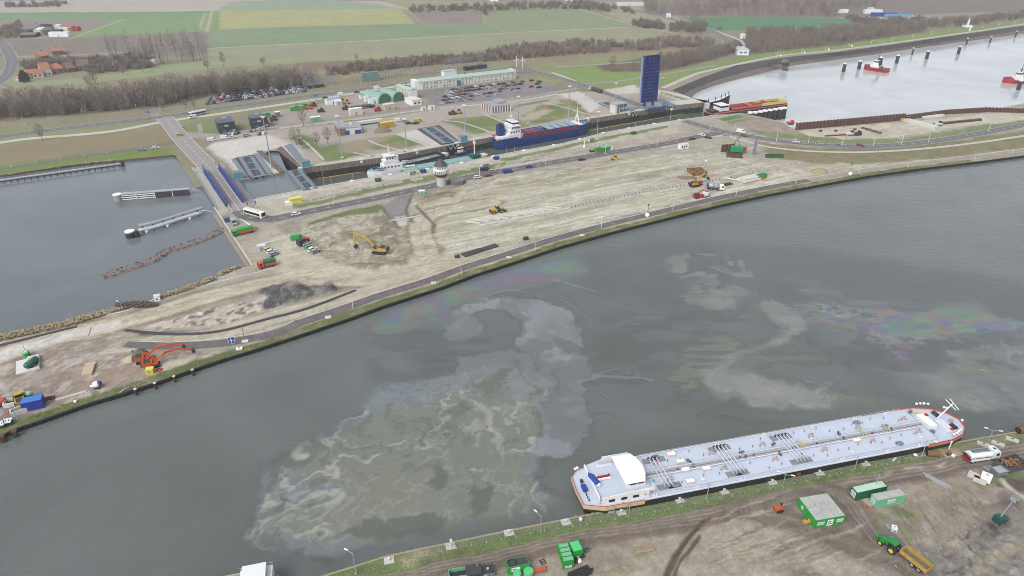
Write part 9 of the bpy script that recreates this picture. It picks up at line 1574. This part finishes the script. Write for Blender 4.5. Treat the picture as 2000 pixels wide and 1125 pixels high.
TIL=paint('orange roof tile',A(176,120,94),.8,var=.2,scale=1.2,jitter=.1);WLH=paint('house white',A(226,222,214),.8,var=.1)
for fl,fr,bk_,H_,g_,w_,lab in(((30,157),(40,158),(42,151),3.5,3,WLH,'small white house with an orange roof at the left end of the hamlet'),((51,154),(63,153),(62,147),3.5,3,WLH,'orange roofed house behind the dark evergreen'),((65,153),(86,151),(85,145),3.5,3,WLH,'long low white house with an orange roof'),((86,149),(103,147),(101,138),6,3.5,WLH,'tall white house with an orange roof in the hamlet'),((102,146),(126,142),(124,135),4,3.5,paint('tan brick wall',A(176,140,116),.9),'wide orange roofed brick house in the hamlet'),((104,109),(126,107),(125,102),4,3,BRK2,'orange roofed house standing alone above the hamlet'),((82,117),(98,115),(97,109),3.5,3,BRK2,'brownish house left of the lone orange roof'),((152,139),(176,137),(174,128),4,4,BRK2,'brown house at the right end of the hamlet'),((134,142),(150,140),(148,131),3.5,3.5,BRK2,'dark orange house between brick and brown houses')):
 block('house',lab,fl,fr,bk_,0,H_,w_,TIL if 'brown house' not in lab else paint('brown tile',A(130,104,92),.85,var=.2),'house',gable=g_,wins=((-.25,1.2,1.4,1.2,GLASS),(.2,1.2,1.4,1.2,GLASS)))
block('barn','dark grey barn with white front on the far left farm',(40,66),(66,66),(68,56),0,5,paint('barn grey',A(110,108,112),.8),paint('barn roof',A(124,126,134),.8,var=.15),'barn',gable=3);block('barn','white barn with a sloping roof on the far left farm',(56,66),(80,66),(76,60),0,4,WLH,OFFW,'barn',gable=2);block('shed','low brown shed at the front of the far left farm',(40,74),(70,73),(68,69),0,3,DWOOD,paint('shed roof',A(130,122,116),.8),'shed',gable=1.5)
for u,v,m_,L_,lab in((116,56,WHITE,6,'small white hut on the far left farm'),(128,62,OFFW,10,'white machines on the far left farm'),(140,59,ORANGE,7,'orange machine on the far left farm'),(110,66,DSTEEL,14,'dark stack on the far left farm'),(152,60,RED,5,'red machine on the far left farm'),(98,68,RUST,9,'rusty stack on the far left farm'),(118,71,WHITE,22,'long white strip of wrapped bales on the far left farm'),(110,8,paint('far barn',A(130,136,134),.8),30,'grey green barn at the top left edge'),(1646,25,WHITE,12,'white house in the far right yard'),(1704,26,WHITE,24,'white hall in the far right yard'),(1700,22,OFFW,8,'white silo block in the far right yard'),(1726,32,BLUE,34,'long dark blue shed in the far right yard'),(1752,35,paint('sky blue shed',A(120,176,212),.6),34,'long light blue shed in the far right yard'),(1775,39,LSTEEL,22,'pale stack in the far right yard'),(1790,38,DSTEEL,6,'dark box in the far right yard'),(1112,2,WHITE,14,'white lorry on the far road at the top edge'),(1230,11,OFFW,40,'row of pale vehicles beside the far road'),(965,2,WHITE,14,'white lorry at the top edge above the fields'),(1305,34,WHITE,5,'white box at the far road lay-by'),(1450,75,WHITE,5,'white box at the end of the farm track'),(302,126,WHITE,4,'white hut on the path below the poplars')):bx(u,v,L_,6,4.5,m_,lab,'far_building','building',0)
t,L_,D_,H_=block('dyke_building','white flat roofed building on the dyke beside the thicket',(1440,108),(1462,108),(1458,101),0,5,WHITE,paint('pale roof',A(206,212,216),.7),wins=((-.2,2,3,1.4,BLUEGL),(.2,2,3,1.4,BLUEGL)))
t=thing('beacon','white harbour beacon tower on the dyke','beacon',tuple(G(1889,53)));part(t,'tower',MB().cyl((0,0,0),(0,0,9),1.4,WHITE,.8,n=8));part(t,'lantern',MB().cyl((0,0,9),(0,0,11.5),.7,LSTEEL,.6,n=8));part(t,'base',MB().bb(-5,5,-3,3,0,2,WHITE))
t=thing('beacon','small white beacon at the foot of the dyke','beacon',tuple(G(1893,62)));part(t,'tower',MB().cyl((0,0,0),(0,0,5.5),1.1,WHITE,.4,n=6));part(t,'base',MB().bb(-1.5,1.5,-1.5,1.5,0,1,CONC))
for u,v,lab in((1009,133,'small white wind turbine at the roundabout, left'),(1021,134,'small white wind turbine at the roundabout, right')):
 t=thing('wind_turbine',lab,'wind turbine',tuple(G(u,v)));part(t,'pole',MB().cyl((0,0,0),(0,0,8),.25,WHITE,n=6));bl=MB().bb(0,2.4,-.1,.1,-.25,.25,WHITE).mesh('blade')
 for k in range(3):o=bpy.data.objects.new('blade',bl);COL.objects.link(o);o.parent=t;o.location=(0,-.4,8);o.rotation_euler=(0,k*2.094+.4,0)
fence([(545,253),(620,243),(700,234),(760,225),(830,216),(900,207),(1000,197),(1088,183)],'dark security fence along the yard and car park',7.5,3.0,DSTEEL,'security_fence')
#  TREES
BARK=paint('bare bark',A(112,100,90),.95,var=.25,scale=.4);TWIG=paint('bare twigs',A(154,141,128),.95,var=.25,scale=.12,dirt=A(104,92,82),jitter=.16);TWG2=paint('olive twigs',A(146,138,114),.95,var=.25,scale=.12,jitter=.16);EVG=paint('evergreen',A(44,58,46),.95,var=.3)
def twigs(m,n,R_,z0,z1,rr,mat,wid=.14,up=1.0):
 for _ in range(n):
  a=rr.uniform(0,6.283);r=R_*rr.random()**.6;z=rr.uniform(z0,z1);f_=1-.55*abs((z-(z0+z1)/2)/((z1-z0)/2))**2;r*=f_;p=Vector((r*math.cos(a),r*math.sin(a),z));d=Vector((math.cos(a)*rr.uniform(.1,1),math.sin(a)*rr.uniform(.1,1),up*rr.uniform(.5,1.6))).normalized()*rr.uniform(1.2,3.2);s=d.cross(Vector((rr.uniform(-1,1),rr.uniform(-1,1),.2))).normalized()*wid*rr.uniform(.6,1.3)
  m.add([p-s,p+s,p+d],[(0,1,2)],mat)
def tree_meshes(H_,R_,seed,n=150,mat=None,wid=.15):
 rr=random.Random(seed);tk,cr=MB(),MB();tk.cyl((0,0,-.3),(rr.uniform(-.3,.3),rr.uniform(-.3,.3),H_*.75),.24,BARK,.06,n=5,cap=False)
 for k in range(6):z=H_*rr.uniform(.25,.6);a=rr.uniform(0,6.28);tk.cyl((0,0,z),(math.cos(a)*R_*.7,math.sin(a)*R_*.7,z+H_*rr.uniform(.15,.32)),.11,BARK,.03,n=3,cap=False)
 twigs(cr,n,R_,H_*.25,H_*.86,rr,mat or TWIG,wid);return tk.mesh('trunk'),cr.mesh('crown')
PROT=[tree_meshes(H_,R_,i,170,TWIG if i%3 else TWG2)for i,(H_,R_)in enumerate(((13,3.6),(11,3.2),(14.5,3.8),(12,4.2),(9,3.0),(15,3.2)))]
def tree(p,k,lab,grp=None,sc=1.0,name='bare_tree',pr=None):
 t=thing(name,lab,'tree',(p[0],p[1],0),0,grp);t.scale=(sc,sc,sc);tm,cm=(pr or PROT[k]);rz=random.uniform(0,6.28)
 for n_,me in(('trunk',tm),('crown',cm)):o=bpy.data.objects.new(n_,me);COL.objects.link(o);o.parent=t;o.rotation_euler=(0,0,rz)
def scatter(px,n,seed,world=None):
 poly=GA(px);x0,x1,y0,y1=nrect(poly,0);rs=np.random.RandomState(seed);out=np.zeros((0,2))
 while len(out)<n:q=np.stack([rs.uniform(x0,x1,n*2),rs.uniform(y0,y1,n*2)],1);out=np.concatenate([out,q[sdf(q,poly)<0]])
 return out[:n]
def mass(name,lab,pts,meshes,smin,smax,seed,mats):
 """many trees or bushes that read as one mass: one object"""
 rs=np.random.RandomState(seed);Vs,Fs,Ms=[],[],[];b=0;data=[]
 for me in meshes:
  v=np.empty(len(me.vertices)*3,np.float32);me.vertices.foreach_get('co',v);l=[tuple(p.vertices)for p in me.polygons if len(p.vertices)==3];v=v.reshape(-1,3);data.append((v,np.array(l)))
 for i,p in enumerate(pts):
  v,f_=data[i%len(data)];a=rs.uniform(0,6.283);s=rs.uniform(smin,smax);c,d=math.cos(a)*s,math.sin(a)*s;q=np.stack([v[:,0]*c-v[:,1]*d+p[0],v[:,0]*d+v[:,1]*c+p[1],v[:,2]*s],1);Vs.append(q);Fs.append(f_+b);b+=len(q)
 o=npmesh(name,np.concatenate(Vs),np.concatenate(Fs),None,mats);o['kind']='stuff';o['label']=lab;return o
def tri_tree(H_,R_,seed,n,mat,lo=.12,wid=.2):
 rr=random.Random(seed);m=MB();twigs(m,n,R_,H_*lo,H_*.84,rr,mat,wid)
 for k in range(3):m.add([(-.22,0,-.3),(.22,0,-.3),(rr.uniform(-.4,.4),rr.uniform(-.4,.4),H_*.8)],[(0,1,2)],mat)
 return m.mesh('mass')
TT=[tri_tree(H_,R_,50+i,105,TWIG,.12,.17)for i,(H_,R_)in enumerate(((12,3.6),(10,3.2),(13.5,3.6)))];PP=[tri_tree(H_,R_,70+i,44,TWIG,.2,.1)for i,(H_,R_)in enumerate(((19,2.2),(16,2.0),(21,2.4)))];BT=[tri_tree(H_,R_,60+i,90,TWIG,.0,.2)for i,(H_,R_)in enumerate(((5,2.6),(3.8,2.4),(6,2.6)))]
WOODL=[(-60,246),(0,235),(160,224),(330,206),(405,188),(500,180),(600,168),(640,156),(560,150),(420,162),(330,172),(230,183),(100,194),(-60,200)]
front=scatter([(-30,240),(0,234),(160,223),(330,205),(405,187),(500,180),(590,170),(590,160),(405,176),(330,194),(160,211),(0,222),(-30,228)],290,5)
for i,p in enumerate(front):tree(p,i%6,'bare winter tree at the front of the left wood','bare trees at the front of the left wood',random.uniform(.55,1.05))
mass('bare_wood','dense bare brown wood filling the left background',scatter(WOODL,480,6),TT,.55,1.08,1,TWIG)
mass('bare_wood','far bare wood at the top right edge',scatter([(1255,4),(1262,28),(1330,32),(1640,33),(1660,20),(1720,12),(1740,-8),(1255,-25)],620,8),TT,.9,1.3,2,TWIG)
mass('bare_wood','bare thicket along the harbour dyke on the right',scatter([(1458,64),(1600,60),(1720,52),(1800,52),(1812,60),(1640,85),(1470,106),(1452,90)],520,9),TT,.6,.85,3,TWIG)
mass('bare_wood','bare thicket strip behind the raised blue bridge',scatter([(1276,118),(1330,110),(1440,94),(1452,100),(1400,116),(1300,140),(1278,138)],260,10),TT,.55,.75,4,TWIG)
mass('bare_wood','bare tree row along the far right dyke',scatter([(1780,48),(1900,40),(2040,25),(2040,33),(1900,50),(1800,57)],260,11),TT,.6,.8,5,TWIG)
mass('poplar_row','thin tall bare poplars standing in rows behind the hamlet',np.concatenate([scatter([(210,106),(300,99),(405,92),(405,97),(300,104),(212,111)],42,12),scatter([(260,126),(330,122),(405,112),(405,119),(330,127),(262,131)],46,13)]),PP,.9,1.25,6,TWIG)
mass('hedge_bushes','brown bushes and saplings along the wet strip behind the lock',np.concatenate([scatter([(950,104),(1000,92),(1200,82),(1210,92),(1090,98),(950,112)],240,14),scatter([(640,138),(800,120),(935,110),(1190,96),(1190,102),(930,122),(800,132),(640,150)],420,15),scatter([(1180,92),(1300,78),(1400,78),(1390,92),(1240,100)],160,16)]),BT,.6,1.2,7,TWIG)
mass('hedge_bushes','brown bushes around the hamlet and its field edges',np.concatenate([scatter([(40,130),(130,120),(190,128),(300,118),(300,132),(180,146),(120,128),(50,142)],240,17),scatter([(-20,66),(40,44),(50,70),(0,80)],60,18),scatter([(10,12),(110,8),(120,14),(10,15)],50,19),scatter([(130,128),(260,116),(270,126),(140,138)],110,29)]),BT,.7,1.4,8,TWIG)
mass('hedge_bushes','brown hedges between the far fields at the top',np.concatenate([scatter([(790,18),(900,14),(1000,12),(1130,6),(1240,22),(1238,28),(1120,18),(1000,20),(800,26)],230,20),scatter([(1235,48),(1290,46),(1295,58),(1240,54)],50,21),scatter([(1310,52),(1380,50),(1380,62),(1300,66)],50,22),scatter([(1640,36),(1720,42),(1800,38),(1810,44),(1700,52)],90,23),scatter([(945,24),(950,30),(945,32)],8,24)]),BT,.8,1.5,9,TWIG)
for u,v,s_,lab in((1196,140,1.0,'lone bare tree on the lawn left of the raised blue bridge'),(1237,137,.7,'small bare tree between the lawn and the raised blue bridge'),(1352,66,1.6,'tall bare tree beside the far road bend, left'),(1368,68,1.3,'tall bare tree beside the far road bend, right'),(172,166,.8,'bare tree on the strip below the hamlet, left of a pair'),(186,165,1.0,'bare tree on the strip below the hamlet, right of a pair'),(241,147,.7,'small bare tree on the grass path below the poplars'),(281,142,.8,'bare tree on the grass path right of the small one'),(406,136,.9,'bare tree at the edge of the brown hollow, left'),(437,129,.9,'bare tree at the edge of the brown hollow, right'),(514,128,.8,'bare tree on the field edge above the crowded car park'),(697,118,.6,'bare tree on the field edge in the middle'),(579,283,.9,'bare tree behind the parked lock gate, left of the group'),(592,290,.8,'bare tree at the corner of the lawn path'),(619,286,.8,'bare tree on the brown lawn, third of the group'),(641,283,.8,'bare tree on the brown lawn, right of the group'),(593,247,.9,'bare tree on the verge in front of the brown yard'),(83,275,.8,'bare tree on the grass beside the bottom of the main road'),(320,218,.7,'young bare tree at the front of the road junction'),(380,214,.7,'young bare tree beside the road lamp'),(363,212,.6,'slender bare tree left of the young one')):tree(G(u,v),int(u)%6,lab,None,s_)
rr=random.Random(3);tk,cr=MB(),MB();tk.cyl((0,0,0),(0,0,6),.4,BARK,n=5)
for _ in range(500):a,z=rr.uniform(0,6.28),rr.uniform(.8,9.5);r=4*math.sin(min(1,(10-z)/7)*1.5)*rr.random()**.4;cr.box((r*math.cos(a),r*math.sin(a),z),(.7,.5,.5),EVG,a)
tree(G(49,160),0,'dark round evergreen tree in front of the hamlet',None,1.0,'evergreen_tree',(tk.mesh('trunk'),cr.mesh('crown')))
